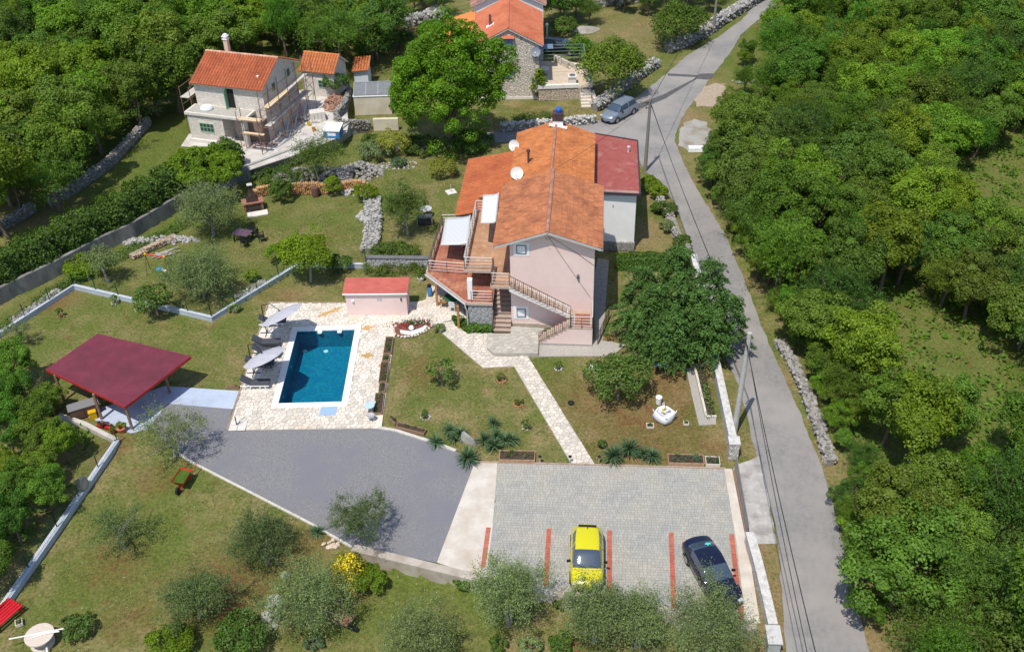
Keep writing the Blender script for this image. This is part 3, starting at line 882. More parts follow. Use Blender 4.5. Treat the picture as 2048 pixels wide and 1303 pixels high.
RZ, EZ, EL, ER, RU, VF, VB = 8.10, 6.88, -1.0, 6.15, 2.56, -.5, 8.15
sl = (RZ - EZ) / (RU - EL); srr = (RZ - EZ) / (ER - RU)
def gable(u): return RZ - (RU - u) * sl if u < RU else RZ - (u - RU) * srr
def gable_block(u0, u1, v0, v1, zr, zl, zr2, ur, mat, name, parent):
    vs = []
    for v in (v0, v1):
        vs += [(u0, v, 0), (u1, v, 0), (u1, v, zr2), (ur, v, zr), (u0, v, zl)]
    return MB().add(vs, [(0, 1, 2, 3, 4), (9, 8, 7, 6, 5), (1, 6, 7, 2), (5, 0, 4, 9), (2, 7, 8, 3), (3, 8, 9, 4)]).build(name, mat, parent)
wall = gable_block(0, 5.72, 0, 8.0, RZ - .2, gable(0) - .2, gable(5.72) - .2, RU, PINK, 'wall', house)
# front roof
rf = MB().slab([(EL, VF, EZ), (RU, VF, RZ), (RU, VB, RZ), (EL, VB, EZ)], .14)
rf.slab([(RU, VF, RZ), (ER, VF, EZ), (ER, VB, EZ), (RU, VB, RZ)], .14)
roof = rf.build('roof', GREYW, house)
t = MB()
tiles(t, (RU - .1, VF + .02, RZ - .03), (0, VB - VF, 0), (EL - RU + .1 - .05, 0, EZ - RZ + .03))
tiles(t, (RU + .1, VF + .02, RZ - .03), (0, VB - VF, 0), (ER - RU - .1 + .05, 0, EZ - RZ + .03))
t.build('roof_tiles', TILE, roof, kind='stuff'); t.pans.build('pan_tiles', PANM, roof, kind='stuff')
t = MB(); ridge_tiles(t, (RU, VF, RZ + .02), (RU, VB, RZ + .02), .15); t.build('ridge_tiles', RIDGE, roof)
# gutters and verge boards
g = MB().tube([(EL - .06, VF, EZ - .08), (EL - .06, VB, EZ - .08)], .07, 8).build('gutter', M('gutter', (.33, .30, .29), (.38, .35, .34), 5, .5), roof)
MB().tube([(ER + .06, VF, EZ - .08), (ER + .06, VB, EZ - .08)], .07, 8).build('gutter', MATS['gutter'], roof)
# back roof
BZ, BE, BL, BR, BV = 7.62, 6.52, -.72, 5.5, 17.6
gable_block(-.3, 5.2, 8.002, 17.3, BZ - .2, BE, BE, 2.4, WHITE, 'rear_wall', house)
rf = MB().slab([(BL, 8.2, BE), (2.4, 8.2, BZ), (2.4, BV, BZ), (BL, BV, BE)], .14)
rf.slab([(2.4, 8.2, BZ), (BR, 8.2, BE), (BR, BV, BE), (2.4, BV, BZ)], .14)
roof2 = rf.build('rear_roof', M('verge_dark', (.07, .05, .05)), house)
t = MB()
tiles(t, (2.32, 8.2, BZ - .03), (0, BV - 8.2, 0), (BL - 2.32, 0, BE - BZ + .03), .26, .36, .09)
tiles(t, (2.48, 8.2, BZ - .03), (0, BV - 8.2, 0), (BR - 2.48, 0, BE - BZ + .03), .26, .36, .09)
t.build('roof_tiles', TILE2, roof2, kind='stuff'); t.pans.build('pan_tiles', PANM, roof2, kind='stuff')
t = MB(); ridge_tiles(t, (2.4, 8.3, BZ + .01), (2.4, BV, BZ + .01), .11, .3); t.build('ridge_tiles', RIDGE, roof2)
# masonry chimney with its blue drum, and the metal flue
ch = MB().box(2.15, 2.95, 16.75, 17.4, 7.2, 8.0).build('chimney', WHITE, roof2)
MB().box(2.1, 3.0, 16.7, 17.45, 8.0, 8.62).build('chimney_hood', M('chimney_dark', (.06, .035, .04), (.09, .06, .06), 5, .6), ch)
MB().slab([(1.85, 16.4, 7.78), (3.3, 16.4, 7.52), (3.3, 16.8, 7.52), (1.85, 16.8, 7.78)], .05).build('flashing', WHITE, ch)
MB().lathe((2.6, 17.05, 8.62), [(.2, 0), (.24, .15), (.24, .3), (.15, .42), (0, .44)], 12).build('cowl', M('blue_drum', (.02, .12, .5), rough=.4), ch)
q = HF.L(1057, 326, 7.0)
MB().tube([(q.x, q.y, 6.9), (q.x, q.y, 7.95)], .085, 10).tube([(q.x, q.y, 7.95), (q.x, q.y, 8.12)], .15, 10).build('flue', M('flue_brown', (.10, .06, .05), rough=.6), roof2)
# the white annexe with the flat red roof
RED = M('red_felt', (.28, .07, .06), (.33, .095, .08), 1.5, .85, .3, 40, c3=(.42, .19, .16), s3=.9, t3=(.56, .75))
a4 = [(5.55, 10.35, 5.2), (9.05, 10.3, 5.1), (9.05, 19.4, 5.1), (5.45, 19.9, 5.45)]
MB().add([(5.2, 10.6, 0), (8.8, 10.6, 0), (8.8, 19.1, 0), (5.2, 19.3, 0), (5.2, 10.6, 5.05), (8.8, 10.6, 4.95), (8.8, 19.1, 4.95), (5.2, 19.3, 5.2)],
         [(4, 5, 6, 7), (0, 1, 5, 4), (1, 2, 6, 5), (2, 3, 7, 6), (3, 0, 4, 7)]).build('annexe_wall', WHITE, house)
ar = MB().slab(a4, .12).build('annexe_roof', RED, house)
mb = MB()
for a, b in ((0, 1), (1, 2), (2, 3)):
    mb.bar(Vector(a4[a]) + Vector((0, 0, -.02)), Vector(a4[b]) + Vector((0, 0, -.02)), .12, .16)
mb.build('roof_edge', M('roof_edge_dark', (.05, .04, .045), rough=.6), ar)
MB().slab([(5.6, 10.38, 5.225), (8.95, 10.34, 5.13), (8.95, 10.8, 5.13), (5.6, 10.85, 5.225)], .02).build('worn_strip', M('worn_felt', (.30, .16, .14), (.38, .24, .20), 3, .9, .3), ar)
q = HF.L(1257, 300, 5.3)
MB().tube([(q.x, q.y, 5.0), (q.x, q.y, 5.5)], .09, 10).tube([(q.x, q.y, 5.5), (q.x, q.y, 5.62)], .14, 10).build('vent_pipe', METL, ar)
MB().box(5.9, 8.75, 10.45, 10.6, 4.86, 4.97).build('gutter', GREYW, ar)
MB().box(7.03, 7.09, 10.585, 10.6, 3.75, 4.0).build('wall_vent', DARKF, house)
MB().box(5.72, 8.85, 10.4, 10.62, 0, .75).build('plinth', MSTONE('plinth_stone', (.30, .29, .28), (.40, .38, .36), (.2, .19, .18), 4), house)
# lean-to tiled roof on the garden side
LZ0, LZ1, LU0, LU1, LV0, LV1 = 3.42, 4.35, -4.95, -.45, 9.35, 18.8
rf = MB().slab([(LU0, LV0, LZ0), (LU1, LV0, LZ1), (LU1, LV1, LZ1), (LU0, LV1, LZ0)], .12)
roof3 = rf.build('lean_to_roof', MATS['verge_dark'], house)
t = MB(); tiles(t, (LU1, LV0, LZ1 + .01), (0, LV1 - LV0, 0), (LU0 - LU1 - .04, 0, LZ0 - LZ1), .28, .38)
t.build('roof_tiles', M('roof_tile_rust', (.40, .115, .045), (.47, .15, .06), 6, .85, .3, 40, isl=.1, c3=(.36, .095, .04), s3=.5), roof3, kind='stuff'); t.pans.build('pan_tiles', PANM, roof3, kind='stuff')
MB().box(-4.6, -.3, 9.6, 18.5, 0, 3.35).build('lean_to_wall', WHITE, house)

# windows of the street gable
def window(parent, u0, u1, v, z0, z1, border, frame=FRM, out=-1, pane=None, bars=(1, 1), surround=WHITE):
    s = out
    w = MB().box(u0, u1, min(v, v + s * .03), max(v, v + s * .03), z0, z1).build('window', surround, parent)
    b = border
    fr = MB(); a0, a1, c0, c1 = u0 + b, u1 - b, z0 + b, z1 - b
    va, vb = sorted((v + s * .03, v + s * .075)); t_ = .045
    fr.box(a0, a1, va, vb, c0, c0 + t_).box(a0, a1, va, vb, c1 - t_, c1).box(a0, a0 + t_, va, vb, c0 + t_, c1 - t_).box(a1 - t_, a1, va, vb, c0 + t_, c1 - t_)
    for k in range(1, bars[0]): x = a0 + (a1 - a0) * k / bars[0]; fr.box(x - .025, x + .025, va, vb, c0 + t_, c1 - t_)
    for k in range(1, bars[1]):
        z = c0 + (c1 - c0) * k / bars[1]; fr.box(a0 + t_, a1 - t_, va + .004, vb - .004, z - .025, z + .025)
    fr.build('frame', frame, w)
    va, vb = sorted((v + s * .032, v + s * .045))
    MB().box(a0 + t_, a1 - t_, va, vb, c0 + t_, c1 - t_).build('pane', pane or GLASS, w)
    return w
BLIND = M('white_blind', (.80, .81, .83), rough=.6)
w1 = window(house, .25, 1.33, 0, 5.93, 7.0, .2, DARKF, pane=BLIND)
w2 = window(house, .18, 1.22, 0, .68, 1.76, .2, DARKF, pane=BLIND)
for w, z in ((w1, 6.46), (w2, 1.22)):
    uu = 1.07 if w is w1 else .96
    MB().box(uu - .03, uu + .03, -.11, -.076, z + .12, z + .2).build('latch', DARKF, w)
    MB().box(uu - .03, uu + .03, -.11, -.076, z - .2, z - .12).build('latch', DARKF, w)
MB().lathe((4.63, -.1, 4.4), [(.07, -.16), (.09, -.1), (.09, .1), (.05, .18), (0, .19)], 10).build('wall_lamp', DARKF, house)
MB().box(2.0, 4.1, -.06, .0, .0, .28).box(.0, 2.0, -.06, .0, .0, .33).build('base_course', M('base_stone', (.42, .36, .28), (.55, .48, .39), 3, .9, .5), house)

# upper terrace, z 4.0, and the landing before the stairs
UT = 4.0
ut = [(-.01, 9.33), (-3.35, 9.33), (-3.35, 1.05), (-1.28, 1.05), (-1.28, -.85), (-.01, -.85)]
uo = MB().prism(ut, UT - .2, UT, bottom=True).build('upper_terrace', BTILE, house)
mb = MB()
for a, b in zip(ut[1:], ut[2:]): mb.bar((a[0], a[1], UT - .1), (b[0], b[1], UT - .1), .07, .22)
mb.build('terrace_edge', M('terrace_edge', (.42, .33, .28), (.50, .41, .36), 4, .85), uo)
def tile_lines(poly, z, mat, parent, s=.33):
    """raised tiles set one by one on the terrace floor"""
    mb = MB()
    x0, x1 = min(p[0] for p in poly), max(p[0] for p in poly); y0, y1 = min(p[1] for p in poly), max(p[1] for p in poly)
    y = y0
    while y < y1:
        x = x0
        while x < x1:
            if all(inpoly(x + a * s, y + b * s, poly) for a in (.05, .95) for b in (.05, .95)):
                mb.box(x + .008, x + s - .008, y + .008, y + s - .008, z - .01, z + .014 + rng.uniform(-.002, .002))
            x += s
        y += s
    return mb.build('floor_tiles', mat, parent, kind='stuff')
tile_lines(ut, UT, M('floor_tile_brown', (.42, .235, .135), (.48, .29, .18), 1.5, .65, .1, isl=.12, c3=(.36, .19, .11), s3=.8), uo)
rail_bars(house, [(-3.3, 9.0, UT), (-3.3, 1.1, UT), (-1.33, 1.1, UT)], 1.0, METL, METD)
rail_bars(house, [(-1.24, 1.1, UT), (-1.24, -.8, UT)], 1.0, METD, METD)
rail_bars(house, [(-1.24, -.8, UT), (-.02, -.8, UT)], 1.0, METL, METD)
rail_bars(house, [(-3.3, 9.05, UT), (-1.6, 9.05, UT)], 1.0, METL, METD)
# lower terrace, z 2.2
LT = 2.2
lback = HF.L(884, 452, LT)
lt = [(-1.25, -.36), (-3.1, -.36), (-6.45, 3.3), (lback.x, lback.y), (lback.x + .5, 9.3), (-.02, 9.3), (-.02, 2.3), (-1.25, 2.3)]
lo = MB().prism(lt, LT - .2, LT, bottom=True).build('lower_terrace', RTILE, house)
tile_lines(lt, LT, M('floor_tile_red', (.30, .10, .06), (.38, .145, .09), 1.5, .65, .1, isl=.14, c3=(.45, .21, .13), s3=.5), lo)
mb = MB()
for a, b in zip(lt[:4], lt[1:4]): mb.bar((a[0], a[1], LT - .08), (b[0], b[1], LT - .08), .1, .2)
mb.build('terrace_edge', MATS['terrace_edge'], lo)
mb = MB()
for a, b in ((lt[1], lt[2]),):
    d = Vector((b[0] - a[0], b[1] - a[1], 0)).normalized(); n = Vector((-d.y, d.x, 0)) * .12
    mb.tube([Vector((a[0], a[1], LT - .1)) + n, Vector((b[0], b[1], LT - .14)) + n], .07, 8)
mb.tube([(-3.2, -.48, LT - .1), (-3.15, -.5, LT - .4), (-3.08, -.45, LT - .6), (-3.05, -.45, .05)], .05, 8)
mb.build('gutter', GREYW, lo)
# railing set back across the lower terrace
ra, rb_ = HF.L(858, 544, LT), HF.L(931, 550, LT)
rail_bars(house, [(ra.x, ra.y, LT), (rb_.x, rb_.y, LT)], 1.0, METL, METD)
rail_bars(house, [(ra.x, ra.y, LT), (lback.x + .05, lback.y, LT)], 1.0, METD, METD)
rc = HF.L(887, 444, LT)
rail_bars(house, [(lback.x + .05, lback.y, LT), (lback.x + 1.2, lback.y + .1, LT)], 1.0, METL, METD)
rail_bars(house, [(-2.75, -.3, LT), (-1.28, -.3, LT)], .95, METL, METD)
pl = HF.L(941, 597, LT)
MB().box(pl.x - .17, pl.x + .17, pl.y - .1, pl.y + .25, LT, UT - .2).build('pillar', WHITE, house)
MB().box(-3.2, -.02, 4.4, 4.6, LT, UT - .2).build('terrace_wall', M('inner_wall', (.52, .45, .42), rough=.9), house)
# stone room and porch under the lower terrace
SWM = MSTONE('porch_stone', (.33, .33, .33), (.46, .45, .43), (.20, .19, .18), 3.2)
MB().box(-3.02, -1.3, -.25, -.05, 0, LT - .2).box(-3.02, -2.82, -.05, 6.0, 0, LT - .2).box(-6.2, -3.02, 5.6, 5.8, 0, LT - .2).box(-1.5, -1.3, -.05, 2.2, 0, LT - .2).build('porch_wall', SWM, house)
STN = M('grey_stone', (.30, .31, .33), (.43, .43, .43), 3, .9, .5, 25, c3=(.24, .25, .27), s3=1)
masonry(house, (-3.0, -.25, .02), (1, 0, 0), (0, 0, 1), 1.68, 1.96, .33, 31, STN)
WOOD = M('porch_wood', (.36, .17, .06), (.44, .23, .09), 6, .7, .2, stretch=(8, 8, 1))
for px, py in ((875, 612), (918, 657)):
    q = HF.L(px, py, 0)
    MB().box(q.x - .08, q.x + .08, q.y - .08, q.y + .08, 0, LT - .2).build('post', WOOD, house)
a = lt[1]; b = lt[2]
MB().bar((a[0] + .15, a[1] + .2, LT - .28), (b[0] + .15, b[1] + .2, LT - .28), .12, .16).build('beam', WOOD, house)
# stairs up to the lower terrace
stair = MB()
n = 11
for i in range(n):
    z = LT * (i + 1) / n; v0 = -.83 + .275 * i
    stair.box(-1.24, -.02, v0, v0 + .30, max(0, z - .5), z - .04)
stair_o = stair.build('stair', M('stair_side', (.26, .20, .17), rough=.9), house)
for i in range(n):
    z = LT * (i + 1) / n; v0 = -.83 + .275 * i
    MB().box(-1.26, -.005, v0 - .03, v0 + .275, z - .04, z).build('tread', STEP, stair_o)
rail_balusters(house, [(-1.27, -.8, .15), (-1.27, 2.1, LT)], .9, METD, .3)
# stairs up the front: lower flight, landing, upper flight
LZ = 1.5
land = MB().box(4.2, 5.72, -2.06, -.002, 0, LZ - .05).build('landing', PINK, house)
MB().box(4.2, 5.74, -2.08, -.004, LZ - .05, LZ).build('landing_rim', STEP, land)
for i in range(4):
    for j in range(5):
        MB().box(4.5 + i * .26, 4.5 + i * .26 + .25, -1.75 + j * .28, -1.75 + j * .28 + .27, LZ, LZ + .012).build('floor_tile', RTILE, land)
MB().box(1.98, 5.74, -2.1, -2.06, 0, .15).build('plinth_course', M('plinth_grey', (.30, .27, .25), (.38, .35, .33), 3, .9), land)
nl = 8; fl = MB(); pts = [(2.02, 0)]
for i in range(nl):
    pts += [(2.02 + i * .2725, LZ * (i + 1) / nl - .04), (2.02 + (i + 1) * .2725, LZ * (i + 1) / nl - .04)]
pts += [(4.2, 0)]
flight = MB()
m = len(pts); vs = [(u, -2.05, z) for u, z in pts] + [(u, -1.05, z) for u, z in pts]
tri = [tuple(t) for t in tessellate_polygon([[Vector((u, z, 0)) for u, z in pts]])]
fs = []
for t_ in tri:
    A_, B2, C_ = pts[t_[0]], pts[t_[1]], pts[t_[2]]
    ccw = (B2[0] - A_[0]) * (C_[1] - A_[1]) - (B2[1] - A_[1]) * (C_[0] - A_[0]) > 0
    fs.append(t_ if ccw else t_[::-1]); fs.append(tuple(m + k for k in (t_[::-1] if ccw else t_)))
for i in range(m - 1): fs.append((i + 1, i, m + i, m + i + 1))
flo = flight.add(vs, fs).build('lower_flight', PINK, house)
for i in range(nl):
    MB().box(2.0 + i * .2725, 2.02 + (i + 1) * .2725 + .02, -2.08, -1.04, LZ * (i + 1) / nl - .04, LZ * (i + 1) / nl).build('tread', STEP, flo)
# upper flight hangs on the wall
nu = 14; rise = (UT - LZ) / nu; run = 4.2 / nu
string = MB()
for v0, v1 in ((-1.02, -.94), (-.1, -.02)):
    vs = [(4.25, v0, LZ - .05), (4.25, v0, LZ + .25), (0.0, v0, UT + .0), (0.0, v0, UT - .35)]
    vs += [(u, v1, z) for u, _, z in vs]
    string.add(vs, [(0, 1, 2, 3), (7, 6, 5, 4), (0, 4, 5, 1), (1, 5, 6, 2), (2, 6, 7, 3), (3, 7, 4, 0)])
ufl = string.build('upper_flight', M('white_stringer', (.70, .68, .66), rough=.8), house)
MB().slab([(4.25, -.94, LZ + .02), (4.25, -.1, LZ + .02), (0, -.1, UT - .22), (0, -.94, UT - .22)], .1).build('soffit', MATS['white_stringer'], ufl)
for i in range(nu):
    u1 = 4.2 - i * run
    MB().box(u1 - run - .02, u1, -1.04, -.03, LZ + rise * (i + .55), LZ + rise * (i + .55) + .05).build('tread', STEP, ufl)
rail_balusters(house, [(4.2, -1.0, LZ + .1), (0.02, -1.0, UT)], .95, METD, .155)
rail_balusters(house, [(2.05, -2.03, .15), (4.2, -2.03, LZ)], .85, METD, .16)
rail_balusters(house, [(4.2, -2.03, LZ), (4.2, -1.1, LZ)], .95, METD, .2)
rail_bars(house, [(4.25, -2.03, LZ), (5.7, -2.03, LZ)], .95, METL, METD, 4, .7)
rail_bars(house, [(5.7, -2.03, LZ), (5.7, -.05, LZ)], .95, METL, METD, 4, 1)
rail_balusters(house, [(6.1, -1.9, .0), (6.9, 1.4, .0)], .9, METD, .2)

# awnings
STRIPE = bpy.data.materials.new('awning_cloth'); STRIPE.use_nodes = True
nt = STRIPE.node_tree; N = nt.nodes; bs = N['Principled BSDF']; bs.inputs['Roughness'].default_value = .8
tc = N.new('ShaderNodeTexCoord'); wv = N.new('ShaderNodeTexWave'); wv.bands_direction = 'Y'; wv.inputs['Scale'].default_value = 1.75; wv.wave_profile = 'SIN'
nt.links.new(tc.outputs['Object'], wv.inputs['Vector'])
rp = N.new('ShaderNodeValToRGB'); rp.color_ramp.elements[0].position = .3; rp.color_ramp.elements[0].color = (.40, .42, .46, 1); rp.color_ramp.elements[1].position = .5; rp.color_ramp.elements[1].color = (.64, .645, .65, 1)
nt.links.new(wv.outputs[0], rp.inputs[0]); nt.links.new(rp.outputs[0], bs.inputs['Base Color'])
def awning(c, mat):
    mb = MB(); n, k = 10, 6
    c = [Vector(q) for q in c]; vs = []; fs = []
    for i in range(n + 1):
        for j in range(k + 1):
            s_, t_ = i / n, j / k
            p = (c[0].lerp(c[1], t_)).lerp(c[3].lerp(c[2], t_), s_)
            p.z -= .05 * math.sin(math.pi * t_)
            vs.append(p)
    for i in range(n):
        for j in range(k):
            a = i * (k + 1) + j; fs.append((a, a + 1, a + k + 2, a + k + 1))
    o = mb.add(vs, fs).build('awning', mat, house, True)
    so = o.modifiers.new('thick', 'SOLIDIFY'); so.thickness = .015
    MB().tube([c[1] + Vector((0, 0, -.02)), c[2] + Vector((0, 0, -.02))], .04, 8).build('front_bar', METL, o)
    MB().tube([c[0], c[3]], .06, 8).build('roller', METL, o)
    MB().bar(c[1].lerp(c[0], .05), c[0].lerp(c[1], .05) - Vector((0, 0, .1)), .04).bar(c[2].lerp(c[3], .05), c[3].lerp(c[2], .05) - Vector((0, 0, .1)), .04).build('arm', METL, o)
    return o
awning([HF.L(940, 431, 4.35), HF.L(892, 436, 3.75), HF.L(882, 490, 3.75), HF.L(935, 486, 4.35)], STRIPE)
awning([HF.L(997, 386, 6.6), HF.L(967, 390, 6.1), HF.L(962, 446, 6.1), HF.L(991, 443, 6.6)], M('awning_white', (.60, .62, .65), (.65, .66, .68), 2, .8))
# service cable loops at the gable
mb = MB(); pth = [(2.5, -.55, 7.75), (2.42, -.3, 7.5), (2.55, -.12, 7.3), (2.7, -.2, 7.45), (2.6, -.4, 7.75)]
mb.tube(pth, .015, 5); mb.tube([(2.7, -.1, 7.55), (4.6, -.03, 6.2), (5.7, -.02, 5.3)], .012, 4); mb.tube([(2.65, -.1, 7.5), (3.6, -.03, 5.8), (5.55, -.02, 2.6)], .01, 4)
mb.build('cable', M('cable_black', (.02, .02, .02), rough=.6), house)

# satellite dishes
def dish(name, label, loc, r, aim, mat, post):
    o = thing(name, label, 'satellite dish', loc)
    n = Vector(aim).normalized(); R = n.to_track_quat('Z', 'Y').to_matrix()
    mb = MB(); pr = [(r * k / 5, .22 * r * (k / 5) ** 2) for k in range(6)]
    mb.lathe((0, 0, 0), pr, 20); mb.lathe((0, 0, -.02), pr[::-1], 20)
    mb.v = [tuple(R @ Vector(v)) for v in mb.v]; mb.f = [f for f in mb.f if len(f) <= 4]
    mb.build('reflector', mat, o, True)
    a = MB().tube([R @ Vector((0, -r * .95, .2 * r)), R @ Vector((0, -r * .15, r * .95))], .015, 6)
    a.build('feed_arm', METD, o); MB().tube([R @ Vector((0, -r * .2, r * .85)), R @ Vector((0, -r * .1, r * 1.05))], .05, 8).build('receiver', WHT, o)
    MB().tube([R @ Vector((0, 0, -.03)), R @ Vector((0, 0, -.15)), Vector((0, .1, -post))], .03, 6).build('mast', METD, o)
    return o
q = HF.L(1034, 346, 7.2); w_ = HF.o + HF.u * q.x + HF.v * q.y
DISHM = M('dish_paint', (.72, .71, .69), (.76, .75, .73), 3, .5)
dish('satellite_dish', 'large white satellite dish above the front roof edge of the pink house', (w_.x, w_.y, 7.2), .48, (-.1, -1, .45), DISHM, .9)
q = HF.L(1029, 291, 6.7); w_ = HF.o + HF.u * q.x + HF.v * q.y
dish('satellite_dish', 'white satellite dish at the rear roof edge of the pink house', (w_.x, w_.y, 6.7), .46, (-.55, -1, .35), DISHM, .8)
# ================================================================== the house being restored, top left
CF = Frame((-28.6, 88.9, NWZ), -17.5)
ch_ = thing('stone_house', 'pale stone house under restoration with orange roof and scaffolding', 'house', CF.o, CF.a)
PST = MSTONE('pale_masonry', (.66, .61, .55), (.80, .75, .68), (.56, .52, .465), 4.2, .06, .7, 2.0)
GRN = M('green_frame', (.22, .42, .26), rough=.5)
CTRIM = M('cut_stone', (.62, .58, .52), (.70, .66, .60), 3, .85, .2)
CE, CR, CD = 5.2, 6.75, 6.6
vs = []
for u in (0, 7):
    vs += [(u, 0, 0), (u, CD, 0), (u, CD, CE), (u, CD / 2, CR - .12), (u, 0, CE)]
MB().add(vs, [(4, 3, 2, 1, 0), (5, 6, 7, 8, 9), (0, 5, 9, 4), (6, 1, 2, 7), (4, 9, 8, 3), (3, 8, 7, 2)]).build('wall', PST, ch_)
rf = MB().slab([(-.2, -.35, CE - .15), (7.25, -.35, CE - .15), (7.25, CD / 2, CR), (-.2, CD / 2, CR)], .12)
rf.slab([(-.2, CD / 2, CR), (7.25, CD / 2, CR), (7.25, CD + .35, CE - .15), (-.2, CD + .35, CE - .15)], .12)
roof = rf.build('roof', CTRIM, ch_)
TL3 = M('roof_tile_new', (.50, .135, .055), (.56, .175, .075), 6, .8, .3, 40, isl=.16, c3=(.43, .11, .05), s3=.6)
t = MB(); tiles(t, (7.25, CD / 2 - .05, CR + .01), (-7.45, 0, 0), (0, -CD / 2 - .3, CE - .15 - CR), .29, .4, .12)
tiles(t, (-.2, CD / 2 + .05, CR + .01), (7.45, 0, 0), (0, CD / 2 + .3, CE - .15 - CR), .29, .4, .12)
t.build('roof_tiles', TL3, roof, kind='stuff'); t.pans.build('pan_tiles', PANM, roof, kind='stuff')
t = MB(); ridge_tiles(t, (-.2, CD / 2, CR + .04), (7.25, CD / 2, CR + .04), .13, .4); t.build('ridge_tiles', M('ridge_pale', (.55, .30, .20), (.62, .42, .33), 6, .9, isl=.2), roof)
c = MB().box(1.35, 1.75, 4.0, 4.4, 6.0, 7.7).build('chimney', M('cream_render', (.64, .52, .40), rough=.9), roof)
MB().box(1.29, 1.81, 3.94, 4.46, 7.7, 7.8).box(1.38, 1.72, 4.02, 4.38, 7.8, 7.95).box(1.29, 1.81, 3.94, 4.46, 7.95, 8.05).box(1.4, 1.7, 4.05, 4.35, 8.05, 8.2).build('chimney_cap', WHITE, c)
q = CF.L(540, 140, 5.6)
MB().obox((6.1, 1.1, 5.78), (.25, .2, .16)).build('roof_vent', WHITE, roof)
# ground floor wing with a flat roof
wg = MB().box(-.15, 3.45, -1.75, -.002, 0, 2.72).build('wing', PST, ch_)
MB().box(-.3, 5.95, -1.9, .0 - .004, 2.72, 2.95).build('flat_roof', CTRIM, ch_)
MB().box(-.12, 5.75, -1.72, -.1, 2.95, 2.965).build('roof_screed', M('screed', (.36, .34, .30), (.42, .40, .36), 3, .9), ch_)
MB().box(-.3, 3.6, -1.95, -1.75, 0, .32).build('plinth', CTRIM, ch_)
MB().box(5.35, 5.75, -1.75, -1.35, 0, 2.72).build('column', CTRIM, ch_)
MB().box(5.3, 7.0, -.9, -.004, 0, 2.3).build('porch_wall', M('shaded_side_brown', (.20, .145, .12), (.26, .19, .16), 3, .9, .3), ch_)  # brown wall of the porch side, its shade put into the colour
window(ch_, .85, 2.6, -1.75, 1.0, 2.15, .16, GRN, bars=(4, 2), surround=CTRIM)
# doors
dr = MB().box(3.2, 4.15, -.05, 0, 2.97, 4.95).build('door_frame', CTRIM, ch_)
MB().box(3.3, 4.05, -.062, -.05, 2.99, 4.85).build('shade_panel', M('room_shade', (.02, .018, .018)), dr)  # solid panel in the doorway; the unlit room is painted on as near black
MB().obox((3.35, -.3, 3.92), (.05, .5, 1.8)).build('shutter', GRN, dr)
d2 = MB().box(4.2, 5.2, -.05, 0, .05, 2.2).build('door_frame', GRN, ch_)
MB().box(4.3, 5.1, -.062, -.05, .1, 2.1).build('shade_panel', MATS['room_shade'], d2)  # same near-black panel, the room's shade painted in
def side_window(v0, v1, z0, z1):
    w = MB().box(7.0, 7.03, v0, v1, z0, z1).build('window', CTRIM, ch_)
    MB().box(7.03, 7.06, v0 + .1, v1 - .1, z0 + .1, z1 - .1).build('frame', GRN, w)
    MB().box(7.06, 7.07, v0 + .17, v1 - .17, z0 + .17, z1 - .17).build('pane', GLASS, w)
side_window(1.6, 2.4, 4.0, 5.0); side_window(4.6, 5.4, 4.2, 5.2)
MB().lathe((1.5, -.9, 2.965), [(.0, 0), (.55, .0), (.6, .12), (.52, .3), (.3, .38), (0, .36)], 14).build('sack', M('white_sack', (.72, .74, .78), rough=.7), ch_)
# scaffolding, each pole and board its own part
RUST = M('scaffold_steel', (.22, .12, .09), (.30, .18, .14), 4, .7)
BRD = M('scaffold_board', (.62, .47, .29), (.70, .55, .37), 3, .8, stretch=(1, 8, 1))
BRG = M('scaffold_board_grey', (.48, .45, .41), (.55, .52, .48), 3, .8)
def scaffold(label, frame, u0, u1, vs_, hs, boards, h):
    s = thing('scaffolding', label, 'scaffolding', frame.o, frame.a)
    for v in vs_:
        for u in (u0, u1):
            MB().tube([(u, v, 0), (u, v, h)], .035, 6).build('pole', RUST, s)
        for z in hs: MB().tube([(u0, v, z - .06), (u1, v, z - .06)], .028, 6).build('transom', RUST, s)
    for z in hs:
        for u in (u0, u1):
            MB().tube([(u, vs_[0], z - .1), (u, vs_[-1], z - .1)], .028, 6).build('ledger', RUST, s)
            MB().tube([(u, vs_[0], z + .9), (u, vs_[-1], z + .9)], .024, 6).build('guard_rail', RUST, s)
    for a, b in zip(vs_[:-1], vs_[1:]):
        MB().tube([(u1, a, .1), (u1, b, hs[0])], .024, 6).build('brace', RUST, s)
        if len(hs) > 1: MB().tube([(u1, b, hs[0]), (u1, a, hs[1])], .024, 6).build('brace', RUST, s)
    for u, v0, v1, z, m, w in boards:
        MB().box(u, u + w, v0, v1, z, z + .05).build('board', m, s)
    return s
scaffold('rusty scaffolding with boards along the gable of the restored house', CF, 7.2, 8.2, (-1.2, .6, 2.4, 4.2, 6.0, 7.4), (2.0, 3.7),
         [(7.25, -1.0, 3.0, 2.0, BRG, .3), (7.58, -1.0, 3.0, 2.0, BRG, .3), (7.25, 3.0, 7.2, 2.0, BRG, .3), (7.58, 3.0, 7.2, 2.0, BRG, .3),
          (7.25, -.8, 3.2, 3.7, BRD, .3), (7.58, -.8, 3.2, 3.7, BRD, .3), (7.3, 3.2, 7.2, 3.7, BRG, .5)], 5.4)
CF2 = Frame(CF.o + CF.u * 5.9 + CF.v * -2.6, -17.5 - 90)
scaffold('short scaffolding with two yellow boards at the porch corner', Frame(CF.o + CF.u * 5.6 + CF.v * -1.95, -17.5), 0, 2.0, (-.75, 0), (1.9, 3.2),
         [(-.1, -.7, -.42, 3.2, BRD, 2.3), (-.1, -.38, -.1, 3.2, BRD, 2.3), (.3, -.7, -.4, 1.9, BRD, 2.1)], 4.0)
